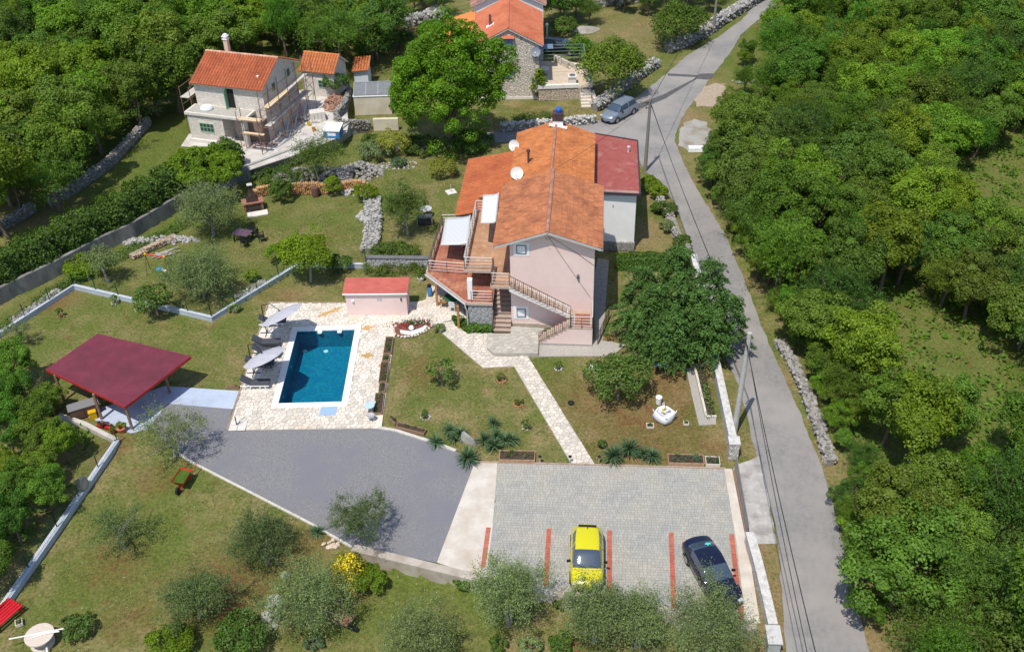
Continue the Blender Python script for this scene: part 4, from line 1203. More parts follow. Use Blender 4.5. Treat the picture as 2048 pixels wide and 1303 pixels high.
scaffold('scaffolding standing against the wood side of the restored house', Frame(CF.o + CF.u * -1.5 + CF.v * -.2, -17.5), 0, 1.0, (0, 1.7, 3.4), (1.9, 3.6),
         [(.05, -.2, 3.5, 3.6, BRG, .45), (.52, -.2, 3.5, 3.6, BRG, .42), (.1, -.2, 1.4, 1.9, BRD, .4)], 4.6)
# yard slab, rubble
YARD = M('yard_concrete', (.50, .48, .45), (.60, .58, .55), 2, .9, .3, 30, c3=(.44, .40, .36), s3=.8)
sheet('yard_slab', None, YARD, NWZ + .01, 'dusty concrete yard before the restored house', wpts=[tuple(G(*p, NWZ)[:2]) for p in ((362, 292), (378, 268), (500, 255), (600, 180), (650, 175), (694, 215), (697, 250), (694, 264), (672, 277), (590, 310), (498, 340), (480, 318), (400, 296))])
RUB = M('rubble_stone', (.56, .53, .49), (.68, .65, .60), 4, .9, .5, isl=.18)
def pile(name, label, px, py, z, rx, ry, h, n, r0, r1, mat, seed, cat='rubble'):
    r = random.Random(seed); c = G(px, py, z)
    o = thing(name, label, cat, c)
    mb = MB()
    for k in range(n):
        a = r.uniform(0, 6.28); d = math.sqrt(r.random())
        zz = max(0, (1 - d) * h * r.uniform(.5, 1))
        mb.rock((rx * d * math.cos(a), ry * d * math.sin(a), zz + .05), r.uniform(r0, r1), r)
    mb.build('stones', mat, o, kind='stuff'); return o
pile('rubble_heap', 'heap of pale broken stone beside the gable scaffolding', 620, 236, NWZ, 1.6, 1.6, .5, 120, .08, .22, RUB, 3)
pile('rubble_heap', 'line of pale rubble along the scaffolding foot', 560, 268, NWZ, 2.6, .7, .3, 90, .06, .16, RUB, 4)
pile('rubble_heap', 'pinkish demolition rubble before the porch column', 520, 290, NWZ, 1.7, .6, .3, 80, .05, .16, M('pink_rubble', (.50, .36, .32), (.62, .50, .45), 5, .9, isl=.2), 5)
pile('brick_heap', 'long heap of old brown roof tiles by the curved wall', 668, 206, NWZ, .9, 2.2, .8, 200, .08, .2, M('old_tile', (.30, .16, .11), (.44, .27, .19), 5, .9, isl=.3), 6)
wt = thing('stone_pallet', 'pallet of cut white stone blocks near the rubble', 'pallet', G(636, 240, NWZ), .3)
for i in range(4):
    for j in range(3):
        for k in range(3):
            MB().box(-.7 + i * .35 + rng.uniform(-.02, .02), -.7 + i * .35 + .33, -.5 + j * .33, -.5 + j * .33 + .31, .12 + k * .28, .12 + k * .28 + .27).build('block', CTRIM, wt)
MB().box(-.75, .75, -.55, .55, 0, .1).build('pallet_base', BRD, wt)
bb = thing('storage_box', 'white topped blue storage box on the building yard', 'box', G(664, 277, NWZ), -.15)
MB().box(-.75, .75, 0, 1.3, 0, .75).build('body', M('blue_plastic', (.05, .19, .42), rough=.6), bb)
MB().slab([(-.8, -.06, .78), (.8, -.06, .78), (.8, 1.4, 1.0), (-.8, 1.4, 1.0)], .1).build('lid', WHT, bb)
MB().box(-.4, .4, -.012, 0, .25, .55).build('label_plate', WHT, bb)
for px, py, col, nm in ((618, 252, (.65, .5, .03), 'yellow'), (628, 262, (.6, .3, .03), 'orange')):
    o = thing('bucket', nm + ' plastic bucket among the building rubble', 'bucket', G(px, py, NWZ))
    MB().lathe((0, 0, 0), [(.0, .01), (.14, .01), (.18, .32), (.2, .34), (.16, .33), (.12, .05), (0, .05)], 12).build('pail', M('bucket_' + nm, col, rough=.5), o)
    MB().tube([(-.18, 0, .33), (-.12, .05, .45), (.12, .05, .45), (.18, 0, .33)], .01, 5).build('handle', METD, o)
# plastic chair on the porch
def chair(name, label, loc, rz, mat, group=None, sc=1.0):
    o = thing(name, label, 'chair', loc, rz, group)
    for x in (-.2, .2):
        for y in (-.2, .2):
            MB().tube([(x * 1.15, y * 1.15, 0), (x, y, .42)], .022, 6).build('leg', mat, o)
    MB().box(-.24, .24, -.24, .24, .42, .45).build('seat', mat, o)
    bk = MB().box(-.22, .22, .2, .235, .8, .88)
    bk.build('backrest', mat, o)
    for x in (-.18, -.06, .06, .18): MB().box(x - .03, x + .03, .205, .23, .45, .8).build('back_slat', mat, o)
    for x in (-.25, .25): MB().bar((x, -.2, .63), (x, .22, .66), .045).bar((x, -.2, .45), (x, -.2, .63), .035).build('armrest', mat, o)
    o.scale = (sc, sc, sc)
    return o
w_ = CF.o + CF.u * 3.9 + CF.v * -1.6
chair('garden_chair', 'white plastic armchair on the porch of the restored house', (w_.x, w_.y, NWZ + .01), CF.a + math.pi, M('chair_white', (.70, .70, .68), rough=.5))

# rear outbuilding with orange roof
def small_house(name, label, cat, o, deg, w, d, e, r, mat, tmat, over=.25, ridge_u=True):
    t0 = thing(name, label, cat, o, math.radians(deg))
    vs = []
    for u in (0, w): vs += [(u, 0, 0), (u, d, 0), (u, d, e), (u, d / 2, r - .1), (u, 0, e)]
    MB().add(vs, [(4, 3, 2, 1, 0), (5, 6, 7, 8, 9), (0, 5, 9, 4), (6, 1, 2, 7), (4, 9, 8, 3), (3, 8, 7, 2)]).build('wall', mat, t0)
    rf = MB().slab([(-over, -over, e - .1), (w + over, -over, e - .1), (w + over, d / 2, r), (-over, d / 2, r)], .1)
    rf.slab([(-over, d / 2, r), (w + over, d / 2, r), (w + over, d + over, e - .1), (-over, d + over, e - .1)], .1)
    ro = rf.build('roof', CTRIM, t0)
    t = MB(); tiles(t, (w + over, d / 2 - .03, r + .01), (-w - 2 * over, 0, 0), (0, -d / 2 - over + .05, e - .1 - r), .29, .4, .12)
    tiles(t, (-over, d / 2 + .03, r + .01), (w + 2 * over, 0, 0), (0, d / 2 + over - .05, e - .1 - r), .29, .4, .12)
    t.build('roof_tiles', tmat, ro, kind='stuff'); t.pans.build('pan_tiles', PANM, ro, kind='stuff')
    t = MB(); ridge_tiles(t, (-over, d / 2, r + .03), (w + over, d / 2, r + .03), .12, .4); t.build('ridge_tiles', tmat, ro)
    return t0
OB = small_house('outbuilding', 'small stone outbuilding with orange tiles behind the restored house', 'outbuilding', G(606, 190, NWZ) + Vector((.2, 0, 0)), -17.5, 3.4, 3.0, 2.7, 3.9, PST, M('roof_tile_bright', (.58, .19, .06), (.62, .23, .08), 5, .85, .3, isl=.15), .25)
window(OB, 1.6, 2.6, 0, .9, 1.9, .12, GRN, bars=(2, 2), surround=CTRIM)

# white block shed with a lean-to roof
sh = thing('block_shed', 'narrow white block shed with an orange lean-to roof', 'shed', G(711, 177), -.03)
MB().add([(0, 0, 0), (1.45, 0, 0), (1.45, 2.0, 0), (0, 2.0, 0), (0, 0, 1.85), (1.45, 0, 1.95), (1.45, 2.0, 2.5), (0, 2.0, 2.4)], [(4, 5, 6, 7), (0, 1, 5, 4), (1, 2, 6, 5), (2, 3, 7, 6), (3, 0, 4, 7)]).build('wall', M('white_block', (.64, .68, .74), (.70, .74, .78), 3, .9, .3), sh)
ro = MB().slab([(-.15, -.2, 1.86), (1.6, -.2, 1.98), (1.6, 2.2, 2.62), (-.15, 2.2, 2.5)], .08).build('roof', CTRIM, sh)
t = MB(); tiles(t, (1.6, 2.2, 2.64), (-1.75, 0, -.12), (0, -2.42, -.62), .27, .38, .09); t.build('roof_tiles', MATS['roof_tile_bright'], ro, kind='stuff'); t.pans.build('pan_tiles', PANM, ro, kind='stuff')
# cream block with a dark glazed top
gb = thing('cream_cistern', 'cream rendered block with a dark framed glass top', 'outbuilding', G(711, 231), .02)
CRM = M('cream_wall', (.60, .54, .42), (.66, .60, .48), 2, .9, .2, c3=(.52, .46, .36), s3=.6)
MB().box(0, 3.65, 0, 3.2, 0, 1.95).build('wall', CRM, gb)
MB().box(-.06, 3.71, -.06, 3.26, 1.95, 2.03).build('rim', WHITE, gb)
DGL = M('dark_sheet', (.15, .16, .175), (.19, .20, .21), 3, .6, spec=.3)
for i in range(3):
    u0 = .05 + i * 1.19
    MB().slab([(u0, 0.02, 2.1), (u0 + 1.15, .02, 2.1), (u0 + 1.15, 1.6, 2.75), (u0, 1.6, 2.75)], .03).build('glass_panel', DGL, gb)
    MB().slab([(u0, 1.6, 2.75), (u0 + 1.15, 1.6, 2.75), (u0 + 1.15, 3.2, 2.1), (u0, 3.2, 2.1)], .03).build('glass_panel', DGL, gb)
for i in range(4):
    u0 = .03 + i * 1.19
    MB().bar((u0, 0, 2.1), (u0, 1.6, 2.77), .05).bar((u0, 1.6, 2.77), (u0, 3.2, 2.1), .05).build('glazing_bar', M('alu_bar', (.38, .40, .43), rough=.5), gb)
MB().bar((0, 1.6, 2.8), (3.65, 1.6, 2.8), .06).build('ridge_bar', MATS['alu_bar'], gb)
lw = MB().box(0, 2.4, 0, .35, 0, 1.2).build('cream_garden_wall', CRM); lw.location = G(748, 262); tag(lw, 'low cream rendered wall below the cream block', 'wall')
# iron gate
gp = G(687, 268)
ig = thing('iron_gate', 'black iron bar gate between the stone walls of the yard', 'gate', gp, .06)
for k in range(13): MB().tube([(k * .22, 0, .05), (k * .22, 0, 1.0)], .022, 5).build('bar', METD, ig)
for z in (.1, .95): MB().bar((0, 0, z), (2.64, 0, z), .05).build('rail', METD, ig)

# ================================================================== stone house with blue shutters
SFm = thing('stone_cottage', 'tall rubble stone house with blue shutters and red roof', 'house', (-2.9, 97.6, 0), math.radians(-1.5))
RST = MSTONE('rubble_masonry', (.58, .51, .44), (.78, .71, .63), (.46, .405, .35), 3.5, .08, 1.0, 1.6)
SW, SD, SEz, SRz, SRu = 6.3, 9.5, 5.75, 7.35, 3.25
vs = []
for v in (0, SD): vs += [(0, v, 0), (SW, v, 0), (SW, v, SEz), (SRu, v, SRz - .1), (0, v, SEz)]
MB().add(vs, [(0, 1, 2, 3, 4), (9, 8, 7, 6, 5), (1, 6, 7, 2), (5, 0, 4, 9), (2, 7, 8, 3), (3, 8, 9, 4)]).build('wall', RST, SFm)
ov = .35
def gz(u): return SRz + .05 - abs(u - SRu) * (SRz - SEz) / (SW - SRu)
rf = MB().slab([(-ov, -.2, gz(-ov)), (SRu, -.2, SRz + .05), (SRu, SD, SRz + .05), (-ov, SD, gz(-ov))], .1)
rf.slab([(SRu, -.2, SRz + .05), (SW + ov, -.2, gz(SW + ov)), (SW + ov, SD, gz(SW + ov)), (SRu, SD, SRz + .05)], .1)
ro = rf.build('roof', GREYW, SFm)
TSH = M('roof_tile_salmon', (.47, .145, .075), (.53, .18, .10), 5, .85, .3, 40, isl=.1, c3=(.42, .12, .06), s3=.4)
t = MB(); tiles(t, (SRu - .05, -.18, SRz + .06), (0, SD + .15, 0), (-ov - SRu, 0, gz(-ov) - SRz - .05), .25, .36, .06)
tiles(t, (SRu + .05, -.18, SRz + .06), (0, SD + .15, 0), (SW + ov - SRu, 0, gz(SW + ov) - SRz - .05), .25, .36, .06)
t.build('roof_tiles', TSH, ro, kind='stuff'); t.pans.build('pan_tiles', PANM, ro, kind='stuff')
t = MB(); ridge_tiles(t, (SRu, -.2, SRz + .08), (SRu, SD, SRz + .08), .12, .36); t.build('ridge_tiles', TSH, ro)
MB().tube([(1.4, 3.4, 6.0), (1.4, 3.4, 7.6)], .13, 8).build('chimney_pipe', M('flue_rust', (.16, .09, .08), rough=.8), ro)
MB().slab([(1.0, 3.0, 6.36), (1.8, 3.0, 6.75), (1.8, 3.6, 6.75), (1.0, 3.6, 6.36)], .03).build('flashing', WHITE, ro)
SHU = M('blue_shutter', (.17, .24, .42), (.21, .29, .48), 6, .7, stretch=(6, 6, 1))
for u0, z0 in ((2.78, 5.32), (2.6, 2.3)):
    w = MB().box(u0 - .08, u0 + .98, -.04, 0, z0 - .1, z0 + 1.16).build('window', M('lintel_pale', (.55, .51, .46), rough=.9), SFm)
    for k in (0, 1): MB().box(u0 + k * .455, u0 + k * .455 + .44, -.09, -.04, z0, z0 + 1.08).build('shutter', SHU, w)
    MB().slab([(u0 - .18, -.42, z0 + 1.16), (u0 + 1.08, -.42, z0 + 1.16), (u0 + 1.08, 0, z0 + 1.36), (u0 - .18, 0, z0 + 1.36)], .06).build('tile_hood', M('hood_tile', (.42, .12, .06), (.50, .16, .08), 8, .8, isl=.1), w)
MB().box(-.1, SW + .1, -.08, -.002, 0, .25).build('base_course', CTRIM, SFm)
an = MB().slab([(-3.5, 1.2, 4.55), (-.36, 1.2, 5.55), (-.36, 10.2, 5.55), (-3.5, 10.9, 4.55)], .1).build('annexe_roof', GREYW, SFm)
t = MB(); tiles(t, (-.36, 1.2, 5.57), (0, 9.3, 0), (-3.18, 0, -1.0), .25, .36, .07); t.build('roof_tiles', M('roof_tile_apricot', (.60, .20, .06), (.66, .24, .08), 5, .85, .3, isl=.1), an, kind='stuff'); t.pans.build('pan_tiles', PANM, an, kind='stuff')
MB().box(-3.2, -.004, 1.5, 10.2, 0, 4.5).build('annexe_wall', RST, SFm)
rh = thing('rear_house', 'house with faded brown tiled roof behind the stone house', 'house', (-3.2, 107.7, 0), math.radians(-1.5))
vs = []
for v in (0, 10): vs += [(0, v, 0), (7.4, v, 0), (7.4, v, 6.3), (3.7, v, 8.0), (0, v, 6.3)]
MB().add(vs, [(0, 1, 2, 3, 4), (9, 8, 7, 6, 5), (1, 6, 7, 2), (5, 0, 4, 9), (2, 7, 8, 3), (3, 8, 9, 4)]).build('wall', WHITE, rh)
ro = MB().slab([(-.3, -.3, 6.25), (3.7, -.3, 8.1), (3.7, 10, 8.1), (-.3, 10, 6.25)], .1).slab([(3.7, -.3, 8.1), (7.7, -.3, 6.25), (7.7, 10, 6.25), (3.7, 10, 8.1)], .1).build('roof', GREYW, rh)
t = MB(); tiles(t, (3.65, -.3, 8.11), (0, 10, 0), (-3.95, 0, -1.85), .27, .38, .08); tiles(t, (3.75, -.3, 8.11), (0, 10, 0), (3.95, 0, -1.85), .27, .38, .08)
t.build('roof_tiles', M('roof_tile_faded', (.30, .15, .11), (.40, .22, .17), 5, .9, .3, isl=.25), ro, kind='stuff'); t.pans.build('pan_tiles', PANM, ro, kind='stuff')
dish('satellite_dish', 'grey satellite dish on the stone house gable beside its shutters', (3.05, 97.3, 5.0), .48, (-.15, -1, .4), M('dish_grey', (.22, .24, .30), (.26, .28, .34), 3, .5), .7)

# terrace of the stone house
tz = 1.3
TR = thing('cottage_terrace', 'raised tiled terrace with stone retaining wall beside the stone house', 'terrace', (3.3, 96.9, 0), math.radians(1.5))
WRM = MSTONE('warm_rubble', (.48, .39, .30), (.62, .52, .42), (.36, .30, .25), 3.6, .09, 1, 1.3)
fl = [(0, 0), (4.0, 0), (4.0, -.1), (5.3, -.1), (5.35, 4.3), (3.6, 6.2), (1.7, 7.2), (0.1, 7.2)]
MB().prism(fl, 0, tz).build('retaining_wall', WRM, TR)
tf = MB().prism([(p[0] + (.12 if p[0] < 2 else -.12), p[1] + (.12 if p[1] < 3 else -.12)) for p in fl], tz - .02, tz + .012).build('floor', M('sand_tile', (.50, .41, .31), (.56, .47, .37), 2, .8), TR)
MB().box(-.05, 4.05, -.08, .28, tz, tz + .35).build('parapet', M('parapet_white', (.68, .65, .60), (.74, .72, .68), 3, .9, .3), TR)
MB().box(5.1, 5.42, -.1, 4.3, tz, tz + .6).build('parapet', MATS['parapet_white'], TR)
MB().bar((5.25, 4.2, tz + .35), (3.5, 4.9, tz + .35), .3, .7).build('parapet', RST, TR)
MB().bar((3.5, 4.9, tz + .35), (2.2, 7.0, tz + .35), .3, .7).build('parapet', RST, TR)
for i in range(6):
    MB().box(4.15, 5.25, -.1 - .32 * (i + 1), -.1 - .32 * i, 0, tz - tz / 6.5 * (i + 1)).build('step', M('step_pale', (.56, .50, .43), (.64, .58, .51), 3, .9), TR)
MB().box(5.3, 5.6, -2.3, -.1, 0, 1.0).build('stair_wall', RST, TR)
wl = thing('stone_well', 'small white stone well with a dark round lid on the terrace', 'well', (6.75, 97.9 + .2, tz + .01))
MB().box(-.38, .38, -.38, .38, 0, .72).build('shaft', MATS['parapet_white'], wl); MB().box(-.46, .46, -.46, .46, .72, .86).build('rim', CTRIM, wl)
MB().lathe((0, 0, .86), [(.32, 0), (.32, .03), (0, .05)], 16).build('lid', DARKF, wl)
tb = thing('terrace_table', 'round grey table beside the corner of the stone house', 'table', G(1088, 150, tz))
MB().lathe((0, 0, .7), [(0, 0), (.55, 0), (.55, .03), (0, .035)], 18).build('table_top', METL, tb); MB().tube([(0, 0, 0), (0, 0, .7)], .04, 8).build('leg', METD, tb); MB().lathe((0, 0, 0), [(.28, 0), (.28, .03), (0, .05)], 12).build('base', METD, tb)
PG = thing('pergola', 'thin green metal pergola frame over the terrace', 'pergola', (3.6, 99.3, tz))
GMT = M('green_metal', (.18, .26, .24), rough=.5)
for x, y in ((0, 0), (4.6, 0), (0, 3.6), (4.6, 3.6)): MB().bar((x, y, 0), (x, y, 2.2), .05).build('post', GMT, PG)
for x in (0, 4.6): MB().bar((x, 0, 2.2), (x, 3.6, 2.2), .05).build('side_rail', GMT, PG)
for k in range(5): MB().bar((0, k * .9, 2.24), (4.6, k * .9, 2.24), .035).build('cross_rail', GMT, PG)
MB().slab([(0, 2.4, 2.3), (1.4, 2.4, 2.3), (1.4, 3.6, 2.34), (0, 3.6, 2.34)], .03).build('roof_sheet', M('blue_sheet', (.14, .2, .3), rough=.5), PG)
lp = thing('garden_lamp', 'white globe lamp post behind the stone house corner', 'lamp', G(1094, 92))
MB().tube([(0, 0, 0), (0, 0, 2.3)], .05, 8).build('post', WHT, lp); MB().lathe((0, 0, 2.3), [(.06, 0), (.16, .1), (.16, .22), (.08, .33), (0, .35)], 12).build('globe', WHT, lp)
# ================================================================== garden walls and fences
DRY = M('dry_stone', (.25, .24, .225), (.38, .365, .34), 5, .95, .5, 30, isl=.4, c3=(.30, .28, .25), s3=1.5)
DRYW = M('white_rubble', (.36, .35, .335), (.52, .505, .48), 5, .95, .5, 30, isl=.4, c3=(.24, .235, .22), s3=2.4)
def along_px(pxs, z=None, step=None):
    return [gt(*p) if z is None else G(p[0], p[1], z) for p in pxs]

def dry_wall(label, pxs, w, h, r0=.1, r1=.22, mat=None, seed=1, z=None, big=0, cat='wall'):
    r = random.Random(seed); pts = along_px(pxs, z); mat = mat or DRY
    o = thing('dry_stone_wall', label, cat, pts[0])
    mb = MB(); core = MB(); items = []
    for a, b in zip(pts[:-1], pts[1:]):
        d = b - a; L = d.length; d.normalize(); n = Vector((-d.y, d.x, 0))
        core_h = h * .75
        q = [a - n * w * .38, b - n * w * .38, b + n * w * .38, a + n * w * .38]
        core.prism([((p - pts[0]).x, (p - pts[0]).y) for p in q], min(a.z, b.z) - pts[0].z - .1, min(a.z, b.z) - pts[0].z + core_h)
        cnt = int(L * (w + 1.6 * h) / ((r0 + r1) / 2) ** 2 * .55)
        for k in range(cnt):
            t = r.random(); s_ = r.choice((-1, 1, 0, 0))
            if s_ == 0: off, zz = r.uniform(-.5, .5) * w, h * r.uniform(.72, 1.0)
            else: off, zz = s_ * w * r.uniform(.38, .52), h * r.uniform(.05, .95)
            c = a.lerp(b, t) + n * off - pts[0]; c.z += zz
            items.append((r.uniform(r0, r1), c))
    items.sort(key=lambda q: -q[0])
    core.build('core', M('wall_core', (.20, .19, .175), (.27, .26, .24), 4, .95), o)
    for k, (rad, c) in enumerate(items):
        if k < big:
            one = MB().rock((0, 0, 0), rad * .9, r).build('stone', mat, o); one.location = c
        else: mb.rock(c, rad * .8, r)
    if mb.v: mb.build('stones', mat, o, kind='stuff')
    return o

def strip_wall(name, label, pts, w, z1, mat, z0=-.3, cat='wall', cap=None):
    o = thing(name, label, cat, (pts[0][0], pts[0][1], 0)); mb = MB(); cb = MB()
    ox_, oy_ = pts[0][0], pts[0][1]
    L = []; Rr = []
    P2 = [Vector((p[0] - ox_, p[1] - oy_)) for p in pts]
    for i, p in enumerate(P2):
        d = (P2[min(i + 1, len(P2) - 1)] - P2[max(i - 1, 0)]).normalized(); n = Vector((-d.y, d.x))
        L.append(p + n * w / 2); Rr.append(p - n * w / 2)
    mb.prism([tuple(p) for p in L] + [tuple(p) for p in Rr[::-1]], z0, z1)
    mb.build('wall', mat, o)
    if cap:
        L2 = [a + (a - b).normalized() * .03 for a, b in zip(L, Rr)]; R2 = [b + (b - a).normalized() * .03 for a, b in zip(L, Rr)]
        cb.prism([tuple(p) for p in L2] + [tuple(p) for p in R2[::-1]], z1, z1 + .05).build('cap', cap, o)
    return o

CW = M('retaining_concrete', (.12, .12, .118), (.19, .185, .18), 2, .95, .4, 30, c3=(.25, .24, .23), s3=.8, stretch=(1, 1, .35))  # dark grey base with paler upright streaks
strip_wall('retaining_wall', 'dark grey concrete retaining wall below the long hedge', NW[:7], .3, NWZ + .12, CW, -.3)
strip_wall('retaining_wall', 'concrete retaining wall holding the building yard', NW[6:10], .3, NWZ + .15, M('yard_wall', (.34, .33, .31), (.42, .41, .39), 2, .95, .4), -.3)
strip_wall('retaining_wall', 'low stained concrete wall below the gravel and parking', [Vector((p[0], p[1])) for p in RW], .5, .1, M('stained_concrete', (.40, .35, .29), (.50, .46, .41), 2, .95, .5, 30, c3=(.30, .25, .20), s3=1.0), -1.2)
BLUEC = M('blue_block', (.42, .48, .58), (.48, .54, .63), 2, .9, .2, c3=(.37, .41, .48), s3=.7)
fence_l = [gt(*p) for p in ((-30, 695), (0, 673), (150, 577), (425, 641), (600, 533), (733, 535))]
fence_b = [gt(*p) for p in ((-40, 1290), (0, 1232), (118, 1062), (236, 886))]
strip_wall('garden_wall', 'low blue grey block wall under the garden fence', fence_l, .2, .34, BLUEC, -.2, cap=M('block_cap', (.50, .55, .62), (.56, .60, .66), 2, .9))
strip_wall('garden_wall', 'blue grey block wall beside the lower left thicket', fence_b, .26, .25, BLUEC, -1.2, cap=MATS['block_cap'])
fence_b2 = [gt(*p) for p in ((236, 886), (170, 852), (120, 835))]
strip_wall('garden_wall', 'short pale block wall behind the carport flower pots', fence_b2, .3, .3, M('pale_block', (.46, .44, .40), (.56, .53, .49), 3, .95, .5), -.5)

FGR = M('fence_green', (.015, .06, .035), rough=.5)
def mesh_fence(label, pts, h, z0, step=2.2):
    o = thing('wire_fence', label, 'fence', (pts[0][0], pts[0][1], 0)); org = Vector((pts[0][0], pts[0][1], 0))
    wires = MB()
    for a, b in zip(pts[:-1], pts[1:]):
        a = Vector((a[0], a[1], z0)) - org; b = Vector((b[0], b[1], z0)) - org; L = (b - a).length; n = max(1, round(L / step))
        for k in range(n + 1):
            p = a.lerp(b, k / n); MB().tube([p - Vector((0, 0, .2)), p + Vector((0, 0, h))], .035, 6).build('post', FGR, o)
        for k in range(9): z = Vector((0, 0, h * (k + .5) / 9)); wires.bar(a + z, b + z, .006)
        m = int(L / .16)
        for k in range(m): p = a.lerp(b, k / m); wires.bar(p + Vector((0, 0, .03)), p + Vector((0, 0, h - .05)), .005)
    wires.build('wire_mesh', FGR, o, kind='stuff')
mesh_fence('green wire fence with dark posts around the upper garden', fence_l, 1.1, .36)
mesh_fence('green wire fence beside the lower left thicket', fence_b, 1.0, .25, 2.6)
# stone faced wall between shed and terrace
a, b = G(733, 534), G(862, 536)
fw = thing('stone_faced_wall', 'grey stone faced wall between the fence corner and the pink house', 'wall', a, math.atan2(b.y - a.y, b.x - a.x)); L = (b - a).length
MB().box(0, L, 0, .3, 0, .82).build('core', MATS['porch_stone'], fw)
MB().box(-.05, L, -.08, .36, .82, .9).build('cap', M('slate_cap', (.12, .12, .125), (.17, .17, .175), 4, .8), fw)
masonry(fw, (0, 0, .02), (1, 0, 0), (0, 0, 1), L, .78, .3, 77, M('pale_grey_stone', (.40, .41, .43), (.55, .55, .55), 3, .9, .5, 25, c3=(.30, .31, .33), s3=1), .05)
# dry stone walls
dry_wall('grey dry stone wall along the wood edge of the road', [(1557, 690), (1580, 722), (1600, 765), (1622, 820), (1644, 880), (1660, 930)], .6, .55, .09, .18, seed=2, big=120)
dry_wall('mossy rubble wall between the white annexe and the road', [(1290, 372), (1318, 402), (1340, 440), (1352, 475), (1378, 510)], .5, .65, .08, .16, seed=3)
PWL = MSTONE('pale_wall', (.48, .46, .43), (.62, .60, .57), (.36, .34, .31), 5, .07, 1, 1.2)
PCAP = M('wall_cap', (.50, .485, .46), (.66, .645, .62), 9, .95, .8, 30, c3=(.40, .385, .36), s3=3)
strip_wall('garden_wall', 'long pale stone wall between the conifer garden and the road', [G(*p) for p in ((1385, 528), (1402, 600), (1424, 715), (1440, 790), (1455, 860), (1464, 902))], .4, .9, PWL, -.2, cap=PCAP)
strip_wall('garden_wall', 'pale stone wall along the parking below the gate', [G(*p) for p in ((1496, 1084), (1512, 1140), (1530, 1215), (1542, 1268))], .42, .8, PWL, -1.0, cap=PCAP)
dry_wall('large white rubble wall climbing beside the upper road', [(1334, 104), (1370, 92), (1410, 70), (1450, 42), (1500, 12), (1540, -12)], 1.1, 1.1, .1, .24, DRYW, 6, big=100)
dry_wall('rubble wall with mailbox behind the parked silver car', [(1188, 222), (1215, 206), (1250, 178), (1285, 150), (1312, 132)], 1.0, .95, .09, .2, DRYW, 7, big=80)
dry_wall('broad white rubble wall across the upper garden', [(744, 402), (748, 440), (746, 470), (738, 505)], 1.25, .5, .09, .2, DRYW, 8, big=140)
dry_wall('grey stone wall before the barn lane on the left', [(-20, 478), (30, 445), (70, 422)], .5, .8, .08, .18, DRY, 9, z=NWZ, big=30)
dry_wall('grey stone wall running up the edge of the left wood', [(102, 412), (150, 385), (220, 335), (300, 250)], .5, .9, .08, .18, DRY, 10, z=NWZ)
dry_wall('low grey wall bounding the lane behind the pink house', [(1000, 262), (1080, 256), (1190, 246)], .5, .85, .09, .2, M('lane_stone', (.45, .43, .40), (.58, .56, .53), 4, .95, .5, isl=.2), 11)
dry_wall('curving stone wall beside the cream block', [(690, 165), (700, 195), (690, 222), (672, 240), (682, 258), (742, 258)], .4, .95, .06, .14, DRY, 12)
dry_wall('white rubble bank at the top edge behind the walnut', [(770, 40), (800, 52), (850, 48), (885, 30)], 1.6, 1.2, .2, .45, DRYW, 13)
dry_wall('pale rubble terrace wall near the top beside the stone house', [(1190, 12), (1240, 8), (1300, -5)], 1.2, 1.0, .2, .4, DRYW, 14)
for lab, pxs, s in (('row of stones outside the left stretch of garden fence', [(25, 645), (120, 582)], 21), ('row of stones outside the fence near the pool', [(474, 598), (500, 582), (530, 564)], 22)):
    dry_wall(lab, pxs, .5, .22, .07, .16, DRYW, s)
def rocks(label, px, py, rx, ry, h, n, r0, r1, mat, seed, big=20, z=None):
    r = random.Random(seed); c = gt(px, py)
    o = thing('rockery', label, 'rockery', c); it = []
    for k in range(n):
        a = r.uniform(0, 6.28); d = math.sqrt(r.random()); it.append((r.uniform(r0, r1) * .78, Vector((rx * d * math.cos(a), ry * d * math.sin(a), (1 - d) * h * r.uniform(.6, 1)))))
    it.sort(key=lambda q: -q[0]); mb = MB()
    for k, (rad, c) in enumerate(it):
        if k < big: s_ = MB().rock((0, 0, 0), rad, r).build('stone', mat, o); s_.location = c
        else: mb.rock(c, rad, r)
    if mb.v: mb.build('stones', mat, o, kind='stuff')
rocks('grey rock bank above the firewood stack', 625, 352, 3.6, 1.6, 1.1, 260, .1, .3, DRY, 31, 60)
rocks('grey rock bank behind the short firewood stack', 720, 345, 2.2, 1.6, 1.1, 200, .1, .3, DRY, 32, 50)
rocks('white stones edging the bed below the short firewood stack', 712, 384, 1.3, .7, .3, 60, .1, .24, DRYW, 33, 25)
rocks('pair of pale boulders on the lawn by the rubble wall', 724, 433, .3, .8, .2, 6, .18, .38, DRYW, 34, 6)
rocks('long white stone heap on the slope below the hedge', 318, 482, 3.4, .6, .45, 170, .1, .26, DRYW, 35, 60)
rocks('white rock pile among the shrubs at the bottom', 545, 1225, .5, 1.1, .4, 50, .1, .26, DRYW, 36, 25)
rocks('large white boulder beside the lower olive', 573, 1152, .12, .12, .15, 4, .22, .3, DRYW, 37, 4)
rocks('pale rocks by the yucca at the kerb', 665, 1088, .5, .4, .1, 18, .08, .2, M('warm_rock', (.55, .45, .36), (.66, .56, .47), 4, .95, .5, isl=.15), 38, 18)
rocks('white rocks on the verge beneath the wood', 1488, 162, 1.2, .8, .4, 24, .12, .3, DRYW, 39, 24)
rocks('grey stones under the walnut', 800, 300, 3.5, .8, .5, 90, .12, .3, DRY, 40, 40)
rocks('ring of stones around the round bed', 795, 330, 1.9, .9, .12, 60, .08, .18, DRYW, 41, 30)
